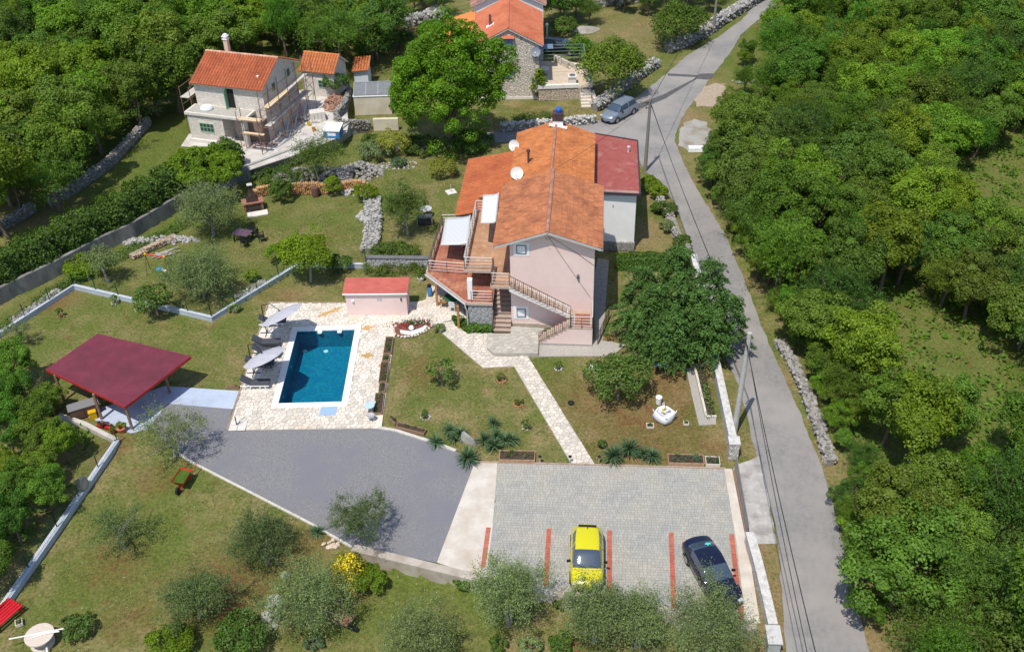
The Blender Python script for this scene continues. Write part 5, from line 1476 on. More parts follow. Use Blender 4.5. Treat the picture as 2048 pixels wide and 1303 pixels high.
bo = thing('standing_stone', 'pale upright boulder among the yuccas', 'boulder', G(936, 888)); MB().add([(-.5, .25, 0), (.55, -.2, 0), (.6, .1, 0), (-.3, .5, 0), (-.35, .3, .75), (.4, -.12, .3), (.45, .06, .28), (-.22, .42, .72)], [(4, 5, 6, 7), (0, 1, 5, 4), (1, 2, 6, 5), (2, 3, 7, 6), (3, 0, 4, 7)]).build('stone', DRYW, bo)
# gate pillars
gpil = thing('gate_pillar', 'stone pillar at the end of the long pale wall', 'pillar', G(1464, 912), -.08)
MB().box(-.3, .3, -.32, .32, 0, 1.25).build('shaft', PWL, gpil)
MB().box(-.34, .34, -.36, .36, 1.25, 1.33).build('cap', PCAP, gpil)
gp2 = thing('gate_pillar', 'squat grey concrete pillar at the low end of the parking wall', 'pillar', G(1543, 1292), -.08)
MB().box(-.3, .3, -.5, .5, 0, .9).build('shaft', M('pillar_grey', (.33, .34, .35), (.40, .41, .42), 3, .9), gp2); MB().box(-.36, .36, -.56, .56, .9, .97).build('cap', METL, gp2)
# sliding gate
a, b = G(1469, 942), G(1492, 1074)
sg = thing('sliding_gate', 'rusty framed mesh gate between parking and road', 'gate', a, math.atan2(b.y - a.y, b.x - a.x)); L = (b - a).length
RU = M('gate_rust', (.24, .13, .09), (.32, .19, .14), 5, .8)
GWM = M('gate_wire', (.20, .19, .18), rough=.6)
MB().bar((0, 0, .12), (L, 0, .12), .08).build('bottom_rail', RU, sg)
MB().bar((0, 0, 1.15), (L, 0, 1.15), .05).build('top_rail', GWM, sg)
for k in range(5): MB().bar((L * k / 4, 0, .1), (L * k / 4, 0, 1.15), .05).build('upright', GWM, sg)
mb = MB()
for k in range(int(L / .09)): mb.bar((k * .09, 0, .14), (k * .09, 0, 1.14), .014)
for k in range(7): mb.bar((0, 0, .2 + k * .14), (L, 0, .2 + k * .14), .014)
mb.build('wire_mesh', GWM, sg, kind='stuff')
edging('gate_track', [(1467, 940), (1496, 1092), (1512, 1172)], 'rusty steel gate track along the concrete strip', .08, .05, RU, -.02)

# ================================================================== foliage
def leafset(P0, Nn, size, rg, asp=.6):
    """diamond leaves at P0 facing Nn (numpy)"""
    n = len(P0)
    Nn = Nn / (np.linalg.norm(Nn, axis=1, keepdims=True) + 1e-9)
    t = rg.normal(size=(n, 3)); t -= Nn * np.sum(t * Nn, 1, keepdims=True); t /= (np.linalg.norm(t, axis=1, keepdims=True) + 1e-9)
    b = np.cross(Nn, t)
    s = (size * rg.uniform(.65, 1.3, n))[:, None]
    tip = Nn * s * .18
    V = np.stack([P0 - t * s * .5, P0 + b * s * .5 * asp + tip, P0 + t * s * .5, P0 - b * s * .5 * asp + tip], 1).reshape(-1, 3)
    Fc = np.arange(4 * n).reshape(n, 4)
    return V, Fc

def crown_mesh(name, mat, seed, rx, ry, h, base, nclump, leaf, nleaf, rc=None, lump=.3, style='broad'):
    """h: top height, base: underside height; foliage gathered in uneven clumps with gaps between"""
    rg = np.random.default_rng(seed)
    cz = (h + base) / 2; rz = (h - base) / 2
    ph = rg.uniform(0, 6.28, 6)
    def bump(d):
        return 1 + lump * (.5 * np.sin(3 * np.arctan2(d[:, 1], d[:, 0]) + ph[0] + 2 * d[:, 2]) + .4 * np.sin(5 * np.arctan2(d[:, 1], d[:, 0]) + ph[1] - 3 * d[:, 2]) + .35 * np.sin(4 * d[:, 2] + ph[2] + 2 * d[:, 0]))
    d = rg.normal(size=(nclump, 3)); d[:, 2] = np.where(d[:, 2] < -.3, -d[:, 2] * .6, d[:, 2]); d /= np.linalg.norm(d, axis=1, keepdims=True)
    rad = rg.uniform(.5, 1, nclump) ** .5 * bump(d)
    if style == 'sparse': rad = rg.uniform(.25, 1, nclump) * bump(d)
    C = d * rad[:, None] * np.array([rx, ry, rz]) * .86 + np.array([0, 0, cz])
    if style == 'conifer':
        # several leaders, each with tiers of level sprays narrowing upwards
        lead = np.array([(0, .05, .86), (-.5, .1, .72), (.5, .3, .95), (-.05, .6, 1), (-.25, -.45, .6), (.42, -.4, .62), (-.68, .55, .8), (.76, -.02, .7), (.25, -.1, .74)])
        li = rg.integers(0, len(lead), nclump); tz = rg.uniform(0, 1, nclump) ** 1.1; a = rg.uniform(0, 6.28, nclump)
        rr = (.40 - .36 * tz) * rg.uniform(.3, 1, nclump) ** .5
        C = np.stack([lead[li, 0] * rx * .9 + np.cos(a) * rr * rx, lead[li, 1] * ry * .9 + np.sin(a) * rr * ry, base + tz * (h * lead[li, 2] - base) * .97], 1)
        d = np.stack([np.cos(a), np.sin(a), np.full(nclump, .35)], 1)
    rcs = (rc or (rx + ry) * .5 * .3) * rg.uniform(.6, 1.25, nclump)
    if style in ('broad', 'shrub'):
        # every clump is a cap of leaves turned outwards and upwards
        k = np.repeat(np.arange(nclump), nleaf); n = len(k)
        e = rg.normal(size=(n, 3)) + d[k] * .55 + np.array([0, 0, .45]); e /= np.linalg.norm(e, axis=1, keepdims=True)
        P0 = C[k] + e * (rcs[k] * rg.uniform(.45, 1.0, n) ** .6)[:, None] * np.array([1, 1, .8])
        Nn = e * .8 + np.array([0, 0, .45]) + rg.normal(size=(n, 3)) * .45
        asp = .68
    elif style == 'conifer':
        k = np.repeat(np.arange(nclump), nleaf); n = len(k)
        out = d[k].copy(); out[:, 2] = -.12; out /= np.linalg.norm(out, axis=1, keepdims=True)
        side = np.stack([-out[:, 1], out[:, 0], np.zeros(n)], 1)
        u = rg.uniform(-.2, 1, n); w = rg.normal(size=n) * .33 * (1.1 - u)
        P0 = C[k] + out * (u * rcs[k] * 1.5)[:, None] + side * (w * rcs[k] * 1.5)[:, None] + np.array([0, 0, 1]) * (rg.normal(size=n) * .06 - .22 * u * u)[:, None]
        Nn = np.array([0, 0, 1.0]) + rg.normal(size=(n, 3)) * .42 + out * .2
        asp = .4
    else:
        # feathery shoots: small narrow leaves along many thin twigs
        ns = max(3, nleaf // 9); k = np.repeat(np.arange(nclump), ns); m = len(k)
        e = rg.normal(size=(m, 3)) + d[k] * .9 + np.array([0, 0, .35]); e /= np.linalg.norm(e, axis=1, keepdims=True)
        Ls = rcs[k] * rg.uniform(.7, 1.6, m)
        j = np.repeat(np.arange(m), 9); n = len(j); t = np.tile(np.linspace(.1, 1, 9), m) + rg.uniform(-.05, .05, n)
        P0 = C[k][j] + e[j] * (t * Ls[j])[:, None] + rg.normal(size=(n, 3)) * .05 + np.array([0, 0, -1]) * (.12 * t * t)[:, None]
        Nn = rg.normal(size=(n, 3)) + np.array([0, 0, .8])
        asp = .34
    ok = P0[:, 2] > .06; P0 = P0[ok]; Nn = Nn[ok]
    V, Fc = leafset(P0, Nn, leaf, rg, asp)
    return fastmesh(name, V, Fc, mat), C

BARK = M('bark', (.14, .105, .08), (.21, .165, .13), 10, .95, .6, 30, stretch=(6, 6, 1))
BARKG = M('bark_grey', (.24, .22, .20), (.32, .30, .27), 10, .95, .6, 30, stretch=(6, 6, 1))
def trunk_mesh(seed, C, h0, r0, bark, lean=0, nlimb=9, multi=1):
    r = random.Random(seed); mb = MB()
    for m in range(multi):
        bx_, by_ = (r.uniform(-.12, .12), r.uniform(-.12, .12)) if multi > 1 else (0, 0)
        top = Vector((r.uniform(-.15, .15) * h0 + lean, r.uniform(-.15, .15) * h0, h0))
        mb.tube([(bx_, by_, -.15), (bx_ * 1.1, by_ * 1.1, .05), Vector((bx_, by_, 0)).lerp(top, .55) + Vector((r.uniform(-.06, .06), r.uniform(-.06, .06), 0)), top], [r0 * 1.35, r0 * 1.1, r0 * .85, r0 * .6], 8)
        idx = [int(r.random() * len(C)) for _ in range(nlimb // multi + 1)]
        for i in idx:
            c = Vector(C[i]); s_ = Vector((bx_, by_, 0)).lerp(top, r.uniform(.6, 1))
            mid = s_.lerp(c, .5) + Vector((0, 0, .12 * (c - s_).length * r.uniform(-.3, 1)))
            mb.tube([s_, mid, c], [r0 * .5, r0 * .3, r0 * .1], 5, False)
    return mb

def tree(name, label, loc, mat, seed, rx, ry, h, base, nclump, leaf, nleaf, cat='tree', style='broad', rc=None, lump=.3, bark=None, r0=.12, group=None, multi=1, lean=0, nlimb=9, rz=0):
    o = thing(name, label, cat, loc, rz, group)
    me, C = crown_mesh('crown' if cat == 'tree' else 'foliage', mat, seed, rx, ry, h, base, nclump, leaf, nleaf, rc, lump, style)
    meshobj('crown' if cat == 'tree' else 'foliage', me, o)
    trunk_mesh(seed, C, max(.3, base + (h - base) * .35), r0, bark or BARK, lean, nlimb, multi).build('trunk' if cat == 'tree' else 'stem', bark or BARK, o, True)
    return o

LFW = [LEAF('leaf_wood_mid', (.052, .115, .010), (.118, .205, .018), .025, .3, .3), LEAF('leaf_wood_dark', (.045, .095, .013), (.095, .16, .022), .02, .3, .25),
       LEAF('leaf_wood_light', (.085, .16, .010), (.165, .255, .018), .02, .25, .35), LEAF('leaf_wood_olive', (.065, .122, .012), (.132, .203, .024), .02, .3, .28)]
LOL = LEAF('leaf_olive', (.098, .142, .044), (.21, .262, .098), .012, .25, .2, .5, .12)
LOD = LEAF('leaf_olive_dark', (.06, .10, .028), (.125, .175, .055), .012, .25, .2, .5, .12)
LBR = LEAF('leaf_bright', (.10, .175, .008), (.19, .28, .016), .012, .2, .38, .5, .1)
LWN = LEAF('leaf_walnut', (.075, .165, .006), (.17, .28, .014), .01, .3, .38, .5, .05)
LCO = LEAF('leaf_conifer', (.038, .105, .022), (.10, .195, .04), .01, .3, .2, .6, .05)
LHG = LEAF('leaf_hedge', (.04, .09, .012), (.095, .165, .022), .012, .3, .25, .5, .08)
LFR = LEAF('leaf_fruit', (.055, .10, .016), (.12, .18, .032), .015, .25, .3, .5, .12)
LYL = LEAF('leaf_yellowgreen', (.17, .20, .03), (.28, .30, .05), .01, .2, .35, .5, .08)
LYC = LEAF('leaf_yucca', (.045, .095, .045), (.10, .165, .07), .01, .2, .15, .45, .15)

# ------------------------------------------------------------------ the woods: a few grown crowns, planted many times over
protos = []
for k in range(12):
    rr = random.Random(100 + k)
    rx = rr.uniform(1.6, 2.7); h = rr.uniform(4.2, 6.6)
    me, C = crown_mesh('crown', LFW[(0, 1, 2, 3, 0, 2, 0, 3, 2, 0, 1, 3)[k]], 200 + k, rx, rx * rr.uniform(.85, 1.1), h, h * .14, *((78, .15, 190, .62) if k < 9 else (120, .15, 126, .75)), rr.uniform(.25, .45), 'broad' if k < 9 else 'sparse')
    tm = trunk_mesh(300 + k, C, h * .5, .13, BARK, 0, 8).mesh('trunk', BARK, True)
    protos.append((me, tm, rx, h))

def wood(polypx, label, group, spacing, seed, hc=3.0, scale=(.85, 1.25), zbase=None, holes=(), maxn=400, name='broadleaf_tree', edge=None, pick=None, zones=None):
    r = random.Random(seed); pts = []
    xs = [G(x, max(y, -60), 0) for x, y in polypx]
    x0, x1 = min(p.x for p in xs) - 6, max(p.x for p in xs) + 6; y0, y1 = min(p.y for p in xs) - 6, max(p.y for p in xs) + 6
    ny = int((y1 - y0) / spacing)
    cand = []
    for j in range(ny + 1):
        for i in range(int((x1 - x0) / spacing) + 1):
            cand.append((x0 + (i + .5 * (j % 2) + r.uniform(-.36, .36)) * spacing, y0 + (j + r.uniform(-.36, .36)) * spacing * .9))
    for x, y in cand:
        z = zg(x, y)
        s_ = r.uniform(*scale)
        px, py = P(x, y, z + hc * s_)
        if not inpoly(px, py, polypx): continue
        if any(inpoly(px, py, h) for h in holes): continue
        if len(pts) >= maxn: break
        kk = pick[int(r.random() * len(pick))] if pick else int(r.random() * 12)
        me, tm, rx, h = protos[kk]
        lab = label if not zones else ('mid green ', 'deep green ', 'light green ', 'olive green ')[(0, 1, 2, 3, 0, 2, 0, 3, 2, 0, 1, 3)[kk]] + label + ' ' + zones(px, py)
        o = thing(name, lab, 'tree', (x, y, z - .05), r.uniform(0, 6.28), group)
        o.scale = (s_, s_, s_ * r.uniform(.85, 1.12))
        meshobj('crown', me, o); meshobj('trunk', tm, o)
        pts.append((x, y))
    return pts
ZR = lambda px, py: ('near its right border' if px > 1900 else 'along the road' if px < {0: 1570, 1: 1690, 2: 1790, 3: 1840}[min(3, int(max(0, py) // 330))] else 'well inside it') + (' at the top', ' above the pole', ' by the conifer', ' by the parking')[min(3, int(max(0, py) // 330))]
ZL = lambda px, py: ('at the top left corner', 'in its far left part', 'beside the stone wall', 'right behind the restored house', 'behind the outbuilding', 'near the top edge')[0 if px < 200 and py < 120 else 1 if px < 130 else 2 if py > 180 else 4 if px > 580 and py > 0 else 3 if px > 360 and py > 15 else 5]
WOODR = [(1600, -90), (1560, 20), (1515, 60), (1508, 120), (1478, 150), (1478, 215), (1462, 270), (1428, 330), (1440, 400), (1492, 480), (1542, 560), (1600, 640), (1640, 700), (1680, 770), (1712, 860), (1722, 960), (1740, 1100), (1785, 1303), (1790, 1400), (2240, 1400), (2240, -90)]
MEAD = [[(1700, 555), (1790, 560), (1890, 610), (2090, 640), (2090, 850), (1965, 870), (1880, 800), (1780, 740), (1715, 660)], [(1905, 300), (2150, 220), (2150, 490), (1945, 445)]]
WOODR = [(x + (22 if x < 1900 else 0), y) for x, y in WOODR]
wood(WOODR, 'tree in the right wood', 'trees in the wood right of the road', 3.3, 1, 2.7, (.82, 1.22), holes=MEAD, maxn=330, zones=ZR)
WOODL = [(-120, -90), (800, -90), (775, 25), (705, 68), (600, 72), (480, 55), (395, 75), (365, 150), (262, 225), (180, 285), (100, 345), (30, 385), (-120, 425)]
wood(WOODL, 'tree in the wood on the upper left', 'trees in the wood behind the restored house', 4.1, 2, 3.2, (1.05, 1.5), maxn=260, name='woodland_tree', zones=ZL)
wood([(-60, 755), (50, 745), (110, 800), (135, 860), (150, 920), (90, 1010), (30, 1100), (-60, 1190)], 'leafy bush tree in the thicket below the carport', 'thicket trees below the carport', 2.3, 3, 1.7, (.5, .68), name='thicket_tree', pick=(0, 2, 4, 6, 0))
wood([(0, 395), (110, 350), (200, 300), (215, 318), (130, 372), (40, 425), (0, 440)], 'low bright bush at the wall of the left wood', 'bushes along the left wood wall', 2.2, 4, 1.2, (.4, .55), name='edge_bush', pick=(2, 6, 0))
wood([(1440, 330), (1492, 420), (1560, 545), (1640, 680), (1690, 790), (1705, 900), (1712, 1050), (1745, 1250), (1735, 1250), (1695, 1060), (1683, 900), (1665, 800), (1600, 690), (1520, 565), (1450, 440), (1410, 350)], 'low leafy bush on the wood edge beside the road', 'bushes on the wood edge beside the road', 1.35, 5, 1.0, (.34, .55), name='edge_bush')
wood([(1490, 95), (1475, 120), (1470, 160), (1462, 215), (1440, 270), (1405, 330), (1425, 340), (1470, 280), (1490, 180), (1505, 120)], 'low leafy bush on the verge above the gravel', 'bushes on the verge above the gravel', 2.0, 6, 1.0, (.35, .55), name='verge_bush')
wood([(1080, -20), (1190, -20), (1180, 30), (1100, 30)], 'green tree behind the stone house', 'trees behind the stone house', 3.2, 7, 2.6, (.6, .85), name='garden_tree')
wood([(1200, -30), (1440, -30), (1420, 8), (1300, 14), (1210, 0)], 'green tree at the top edge left of the upper road', 'trees at the top edge left of the upper road', 3.4, 8, 2.6, (.6, .9), name='roadside_tree')
wood([(800, -30), (945, -30), (890, 2), (800, 20)], 'green tree at the top edge beside the stone house annexe', 'trees at the top edge beside the annexe', 3.4, 9, 2.6, (.6, .9), name='hillside_tree')
wood([(1602, 688), (1640, 738), (1672, 830), (1688, 925), (1700, 1050), (1722, 1180), (1750, 1280), (1775, 1280), (1745, 1150), (1725, 1000), (1725, 925), (1708, 820), (1668, 715), (1622, 676)], 'low leafy bush at the lower wood edge by the dry stone wall', 'bushes at the lower wood edge', 1.3, 15, .9, (.28, .45), name='wall_bush')
def undergrowth(polys, label, seed, n, hmax=.7, leaf=.3):
    rg = np.random.default_rng(seed); out = []
    xs = [G(x, max(y, -60), 0) for pl in polys for x, y in pl]
    x0, x1 = min(p.x for p in xs), max(p.x for p in xs); y0, y1 = min(p.y for p in xs), max(p.y for p in xs)
    r = random.Random(seed); pts = []
    while len(pts) < n:
        x, y = r.uniform(x0, x1), r.uniform(y0, y1)
        px, py = P(x, y, .3)
        if any(inpoly(px, py, pl) for pl in polys):
            z = zg(x, y); k = noise.noise(Vector((x * .5, y * .5, 3)))
            for q in range(9): pts.append((x + r.gauss(0, .3), y + r.gauss(0, .3), z + abs(r.gauss(0, .4)) * hmax * (1 + k)))
    P0 = np.array(pts); V, Fc = leafset(P0, np.array([0, 0, .8]) + rg.normal(size=(len(P0), 3)) * .5, leaf, rg)
    tag(meshobj('undergrowth', fastmesh('undergrowth', V, Fc, LFW[0])), label, 'undergrowth', kind='stuff')
undergrowth([[(1460, 260), (1500, 480), (1600, 650), (1680, 760), (1715, 950), (1760, 1303), (2100, 1303), (2100, -60), (1560, -60)]], 'low green undergrowth on the floor of the right wood', 5, 26000)
undergrowth([[(-60, 420), (100, 360), (280, 230), (380, 150), (480, 70), (700, 80), (780, -60), (-60, -60)], [(-60, 730), (120, 800), (180, 880), (-60, 1230)]], 'low green undergrowth on the floor of the left wood', 6, 20000)

# ------------------------------------------------------------------ single trees
tree('walnut_tree', 'big spreading bright green walnut tree before the stone house', gt(900, 292), LWN, 11, 5.6, 5.2, 12.0, -1.8, 420, .19, 180, rc=.85, lump=.3, r0=.3, nlimb=18)
tree('cedar_tree', 'wide dark green conifer with layered branches beside the road', G(1356, 708), LCO, 12, 4.2, 3.7, 7.6, 1.1, 1100, .18, 75, style='conifer', rc=.5, r0=.2, nlimb=16)
OL = [
 ('sparse silvery olive tree at the carport corner of the gravel', 352, 912, LOL, 2.1, 3.0, .9, 'sparse', 46, .12, 63),
 ('round olive tree growing out of the gravel edge', 728, 1078, LOD, 1.65, 2.7, .7, 'sparse', 46, .11, 81),
 ('dark bushy olive tree left of the kerb yucca', 535, 1122, LOD, 1.9, 2.8, .5, 'sparse', 70, .11, 90),
 ('dense green olive tree low on the left lawn', 402, 1232, LOD, 1.95, 2.4, .5, 'sparse', 70, .11, 90),
 ('large silvery olive tree beside the yellow broom', 628, 1240, LOL, 2.3, 3.0, .6, 'sparse', 90, .11, 99),
 ('thin olive tree with bare twigs in the left lawn', 248, 1092, LOD, 1.7, 2.3, .4, 'sparse', 34, .11, 63),
 ('olive tree reaching over the left end of the parking', 1018, 1250, LOL, 2.0, 4.2, .9, 'sparse', 84, .11, 99),
 ('olive tree overhanging the yellow car bonnet', 1185, 1278, LOL, 1.8, 3.7, .8, 'sparse', 74, .11, 99),
 ('olive tree between the two parked cars', 1275, 1290, LOL, 1.6, 3.0, .7, 'sparse', 60, .11, 90),
 ('olive tree covering the bonnet of the dark car', 1412, 1312, LOL, 2.4, 3.7, .8, 'sparse', 95, .11, 99),
 ('soft grey olive tree at the bottom middle', 845, 1325, LOL, 1.9, 3.4, .6, 'sparse', 70, .11, 90),
 ('tall grey olive tree beside the brick barbecue', 428, 470, LOL, 2.5, 4.0, .8, 'sparse', 90, .14, 99),
 ('broad grey olive tree above the pool fence', 410, 592, LOL, 2.6, 3.2, .5, 'sparse', 86, .14, 99),
 ('slim grey olive tree below the long hedge', 216, 565, LOL, 1.3, 2.9, .6, 'sparse', 40, .13, 72),
 ('slender olive tree beside the carport lawn wall', 45, 690, LOL, 1.0, 1.9, .5, 'sparse', 18, .12, 45),
]
for k, (lab, px, py, m, rx, h, b, stl, nc, lf, nl) in enumerate(OL):
    tree('olive_tree', lab, gt(px, py), m, 400 + k, rx * 1.12, rx * 1.05, h * 1.08, b * .8, int(nc * 1.9), lf * .98, int(nl * 1.35), style=stl, rc=rx * .36, bark=BARKG, r0=.09, multi=2, nlimb=12, lump=.28)
TR_ = [
 ('citrus_tree', 'round bright green tree with a pale trunk on the lawn', 622, 563, LBR, 1.75, 4.1, .6, 120, .15, 70, BARKG),
 ('fruit_tree', 'leafy young fruit tree inside the fence corner', 316, 630, LFR, 1.35, 2.5, .5, 45, .17, 50, BARK),
 ('birch_tree', 'light green slender tree with a pale trunk near the house', 816, 470, LFR, 2.0, 4.5, .6, 130, .15, 72, BARKG),
 ('willow_tree', 'pale green feathery tree behind the firewood', 640, 368, LFR, 2.4, 4.4, .3, 140, .15, 72, BARKG),
 ('cherry_tree', 'leafy green tree between the path and the conifer', 1236, 798, LFR, 1.85, 2.9, .6, 64, .18, 56, BARK),
 ('apple_tree', 'small open fruit tree with a stake in the middle lawn', 886, 770, LFR, 1.0, 1.9, .35, 20, .16, 36, BARK),
 ('fig_tree', 'broad green tree beside the stone house terrace', 1222, 195, LFW[0], 3.0, 5.6, .9, 100, .22, 80, BARK),
 ('mulberry_tree', 'rounded green tree at the rubble wall of the upper road', 1352, 92, LFW[3], 3.0, 4.2, .7, 90, .22, 80, BARK),
 ('plum_tree', 'small green tree shading the black car', 1160, 128, LFW[0], 1.6, 3.0, .5, 40, .2, 60, BARK),
 ('ash_tree', 'dark green tree at the top beside the rear house', 1120, 45, LFW[1], 2.4, 4.4, .6, 70, .22, 70, BARK),
 ('elm_tree', 'dark green tree above the small block shed', 745, 130, LFW[1], 2.3, 4.6, .5, 70, .22, 70, BARK),
 ('elder_tree', 'grey green bush tree at the scaffolded corner of the restored house', 318, 232, LOD, 2.3, 3.4, .4, 70, .18, 70, BARK),
 ('laurel_tree', 'dark green slim tree growing by the outbuilding wall', 672, 190, LFW[1], 1.2, 2.6, .3, 36, .18, 50, BARK),
]
for k, (nm, lab, px, py, m, rx, h, b, nc, lf, nl, bk) in enumerate(TR_):
    sty = 'sparse' if nm in ('willow_tree', 'birch_tree') else 'broad'
    tree(nm, lab, gt(px, py), m, 500 + k, rx, rx * .95, h, b, nc, lf, nl, rc=rx * .36, bark=bk, r0=.1, nlimb=9, style=sty)
SHB = [
 ('yellow green clipped mound shrub on the upper lawn', 886, 352, LYL, 1.3, 1.6, 50, .12, 70),
 ('dark round clipped shrub beside the firewood', 564, 402, LHG, 1.05, 1.9, 44, .12, 70),
 ('upright green shrub before the firewood gap', 667, 390, LBR, .72, 1.9, 30, .12, 64),
 ('bright green shrub at the head of the rubble wall', 733, 402, LBR, 1.1, 1.5, 44, .12, 64),
 ('pale variegated bush left of the walnut', 788, 308, LYL, 1.6, 2.3, 50, .14, 60),
 ('bright yellow green bush beside the round lawn tree', 557, 526, LBR, .95, 1.7, 36, .13, 64),
 ('dark bush at the fence behind the round lawn tree', 680, 540, LHG, 1.0, 1.3, 36, .13, 60),
 ('big bright vine covered mound below the restored house', 412, 362, LBR, 3.9, 2.7, 210, .18, 80),
 ('bright green broom bush beside the yellow blossom', 742, 1175, LBR, .95, 1.5, 44, .1, 80),
 ('dark green bush in the bottom left corner of the lawn', 345, 1300, LBR, 1.2, 1.2, 50, .12, 64),
 ('dense dark bush left of the bottom rock pile', 490, 1285, LHG, 1.35, 1.6, 56, .13, 64),
 ('low round shrub above the cable spool', 160, 1262, LFR, .95, .9, 30, .13, 50),
 ('silvery lavender clump at the bottom edge', 1058, 1300, LOL, .62, .7, 26, .09, 70),
 ('small green shrub in front of the pool shed corner', 505, 560, LBR, .55, .8, 20, .12, 50),
 ('grey green lavender tuft beside the deck fence', 470, 622, LOL, .5, .5, 18, .09, 60),
 ('silver cushion plant beside the flower bed', 880, 662, LOL, .42, .5, 18, .09, 60),
 ('round grey cushion shrub by the rusty barrow', 628, 1292, LYC, .55, .6, 18, .09, 60),
 ('green shrub at the rose bed by the walls', 1125, 1212, LHG, .5, .7, 18, .11, 50),
 ('red flowering rose bush at the bottom edge', 1122, 1296, LHG, .7, .9, 24, .11, 60),
 ('small rose bush left of the lavender', 995, 1296, LHG, .5, .7, 18, .11, 50),
 ('climbing vine on the corner of the stone house', 1076, 200, LBR, .75, 3.4, 40, .16, 60),
 ('dense green ivy bed below the stone room', 950, 652, LHG, 0, 0, 0, 0, 0),
 ('bushy green shrub on the wall top beside the road', 1318, 398, LBR, .8, 1.3, 34, .13, 60),
 ('round green shrub near the rubble wall and annexe', 1295, 372, LBR, .6, 1.0, 24, .13, 60),
 ('grey leaved shrub at the wall below the annexe', 1335, 462, LOL, .7, .9, 26, .12, 60),
 ('green shrub above the stone faced wall', 790, 512, LFR, 2.3, .9, 60, .13, 60),
 ('leafy bed plant below the stone faced wall', 800, 548, LFR, 2.6, .45, 50, .12, 50),
 ('feathery grey plant at the fence end', 735, 545, LOL, .5, 1.0, 22, .1, 63),
 ('green bush on the slope below the hedge', 175, 545, LBR, 1.7, 1.2, 50, .14, 60),
 ('white flowering bush under the yard wall', 560, 362, LFR, 2.4, .9, 60, .13, 60),
 ('grey green bush on the rock bank', 755, 318, LOL, 1.6, 1.7, 44, .13, 70),
 ('dark bush beside the round stone bed', 742, 300, LHG, .9, 1.7, 34, .13, 60),
 ('small conifer shrub in the round stone bed', 797, 332, LYC, .8, .7, 24, .11, 60),
 ('dark evergreen bush behind the terrace parapet', 1150, 185, LFW[0], .9, 1.2, 30, .15, 60),
 ('dark green bush under the walnut by the lane', 940, 292, LHG, 2.6, 1.1, 80, .16, 60),
 ('pale leafy bush left of the walnut foot', 840, 300, LFR, 2.2, .9, 60, .15, 60),
 ('green weeds along the lane wall', 1080, 243, LFR, 3.2, .5, 60, .13, 50),
 ('bushy green shrub on the wall top behind the pole', 1303, 384, LBR, .9, 1.2, 34, .13, 60),
 ('leafy shrub halfway down the mossy wall', 1332, 430, LFR, .9, 1.1, 34, .13, 60),
 ('leafy shrub at the low end of the mossy wall', 1364, 494, LFR, .8, 1.0, 30, .13, 60),
 ('green shrub on the house side of the mossy wall', 1316, 424, LHG, .7, .8, 26, .13, 60),
 ('dark bush between the rubble bank and the walnut', 800, 96, LHG, 1.8, 1.9, 60, .17, 70),
 ('green bush beside the annexe of the stone house', 868, 84, LFW[0], 1.9, 2.4, 60, .17, 70),
 ('dark green bush behind the lamp post', 1128, 70, LHG, 1.6, 1.8, 50, .17, 70),
 ('dark bush under the left end of the parking wall', 925, 1175, LHG, .5, .8, 20, .11, 60),
]
for k, (lab, px, py, m, rx, h, nc, lf, nl) in enumerate(SHB):
    if nc == 0: continue
    tree('garden_shrub', lab, gt(px, py), m, 600 + k, rx, rx * (.35 if ('bed plant' in lab or 'weeds' in lab or 'above the stone faced' in lab) else .9), h, .03, nc, lf, nl, cat='shrub', style='shrub' if 'feathery' not in lab else 'sparse', rc=max(.16, rx * .3 if rx < 2 else .42), r0=.04, nlimb=5, lump=.16)
# blossoms
def blossoms(label, loc, rx, h, n, col, seed, size=.08, name='blossom_shrub', leafm=None):
    rg = np.random.default_rng(seed); o = thing(name, label, 'shrub', loc)
    d = rg.normal(size=(n, 3)); d[:, 2] = abs(d[:, 2]); d /= np.linalg.norm(d, axis=1, keepdims=True)
    P0 = d * np.array([rx, rx * .9, h]) * rg.uniform(.75, 1.05, (n, 1))
    V, Fc = leafset(P0, d + rg.normal(size=(n, 3)) * .5, size, rg, .9)
    if leafm:
        me, C = crown_mesh('foliage', leafm, seed + 1, rx, rx * .9, h, .03, 26, .11, 60, rx * .3, .15, 'shrub'); meshobj('foliage', me, o)
    meshobj('blossom', fastmesh('blossom', V, Fc, M('petal_%d' % seed, col, tuple(min(1, c * 1.25) for c in col), 3, .6)), o)['kind'] = 'stuff'
    return o
blossoms('yellow flowering broom at the concrete wall end', gt(700, 1160), 1.0, 1.9, 1500, (.62, .48, .01), 71, .1, leafm=LYL)
blossoms('pink and red rose bush beside the lavender at the bottom', gt(1128, 1300), .7, .9, 70, (.55, .03, .05), 72, .1)
blossoms('white hydrangea blossoms on the shrub by the rubble wall', gt(735, 398), 1.0, 1.4, 40, (.75, .75, .7), 73, .14)
# ivy bed
def leafbed(name, label, pxs, z, h, leaf, n, mat, seed, cat='plant'):
    pl = [gt(*p) for p in pxs]; r = random.Random(seed); rg = np.random.default_rng(seed)
    x0, x1 = min(p.x for p in pl), max(p.x for p in pl); y0, y1 = min(p.y for p in pl), max(p.y for p in pl); pts = []
    while len(pts) < n:
        x, y = r.uniform(x0, x1), r.uniform(y0, y1)
        if inpoly(x, y, pl): pts.append((x, y, z + h * r.uniform(.1, 1) * (1 + .4 * noise.noise(Vector((x * 2, y * 2, 0))))))
    P0 = np.array(pts); V, Fc = leafset(P0, np.array([0, -.2, .8]) + rg.normal(size=(n, 3)) * .45, leaf, rg, .75)
    o = meshobj(name, fastmesh(name, V, Fc, mat)); tag(o, label, cat); return o
leafbed('ivy_bed', 'dense dark ivy bed below the stone room of the pink house', [(903, 638), (925, 640), (940, 652), (985, 655), (985, 668), (935, 668), (912, 654)], 0, .42, .17, 1500, LHG, 81)

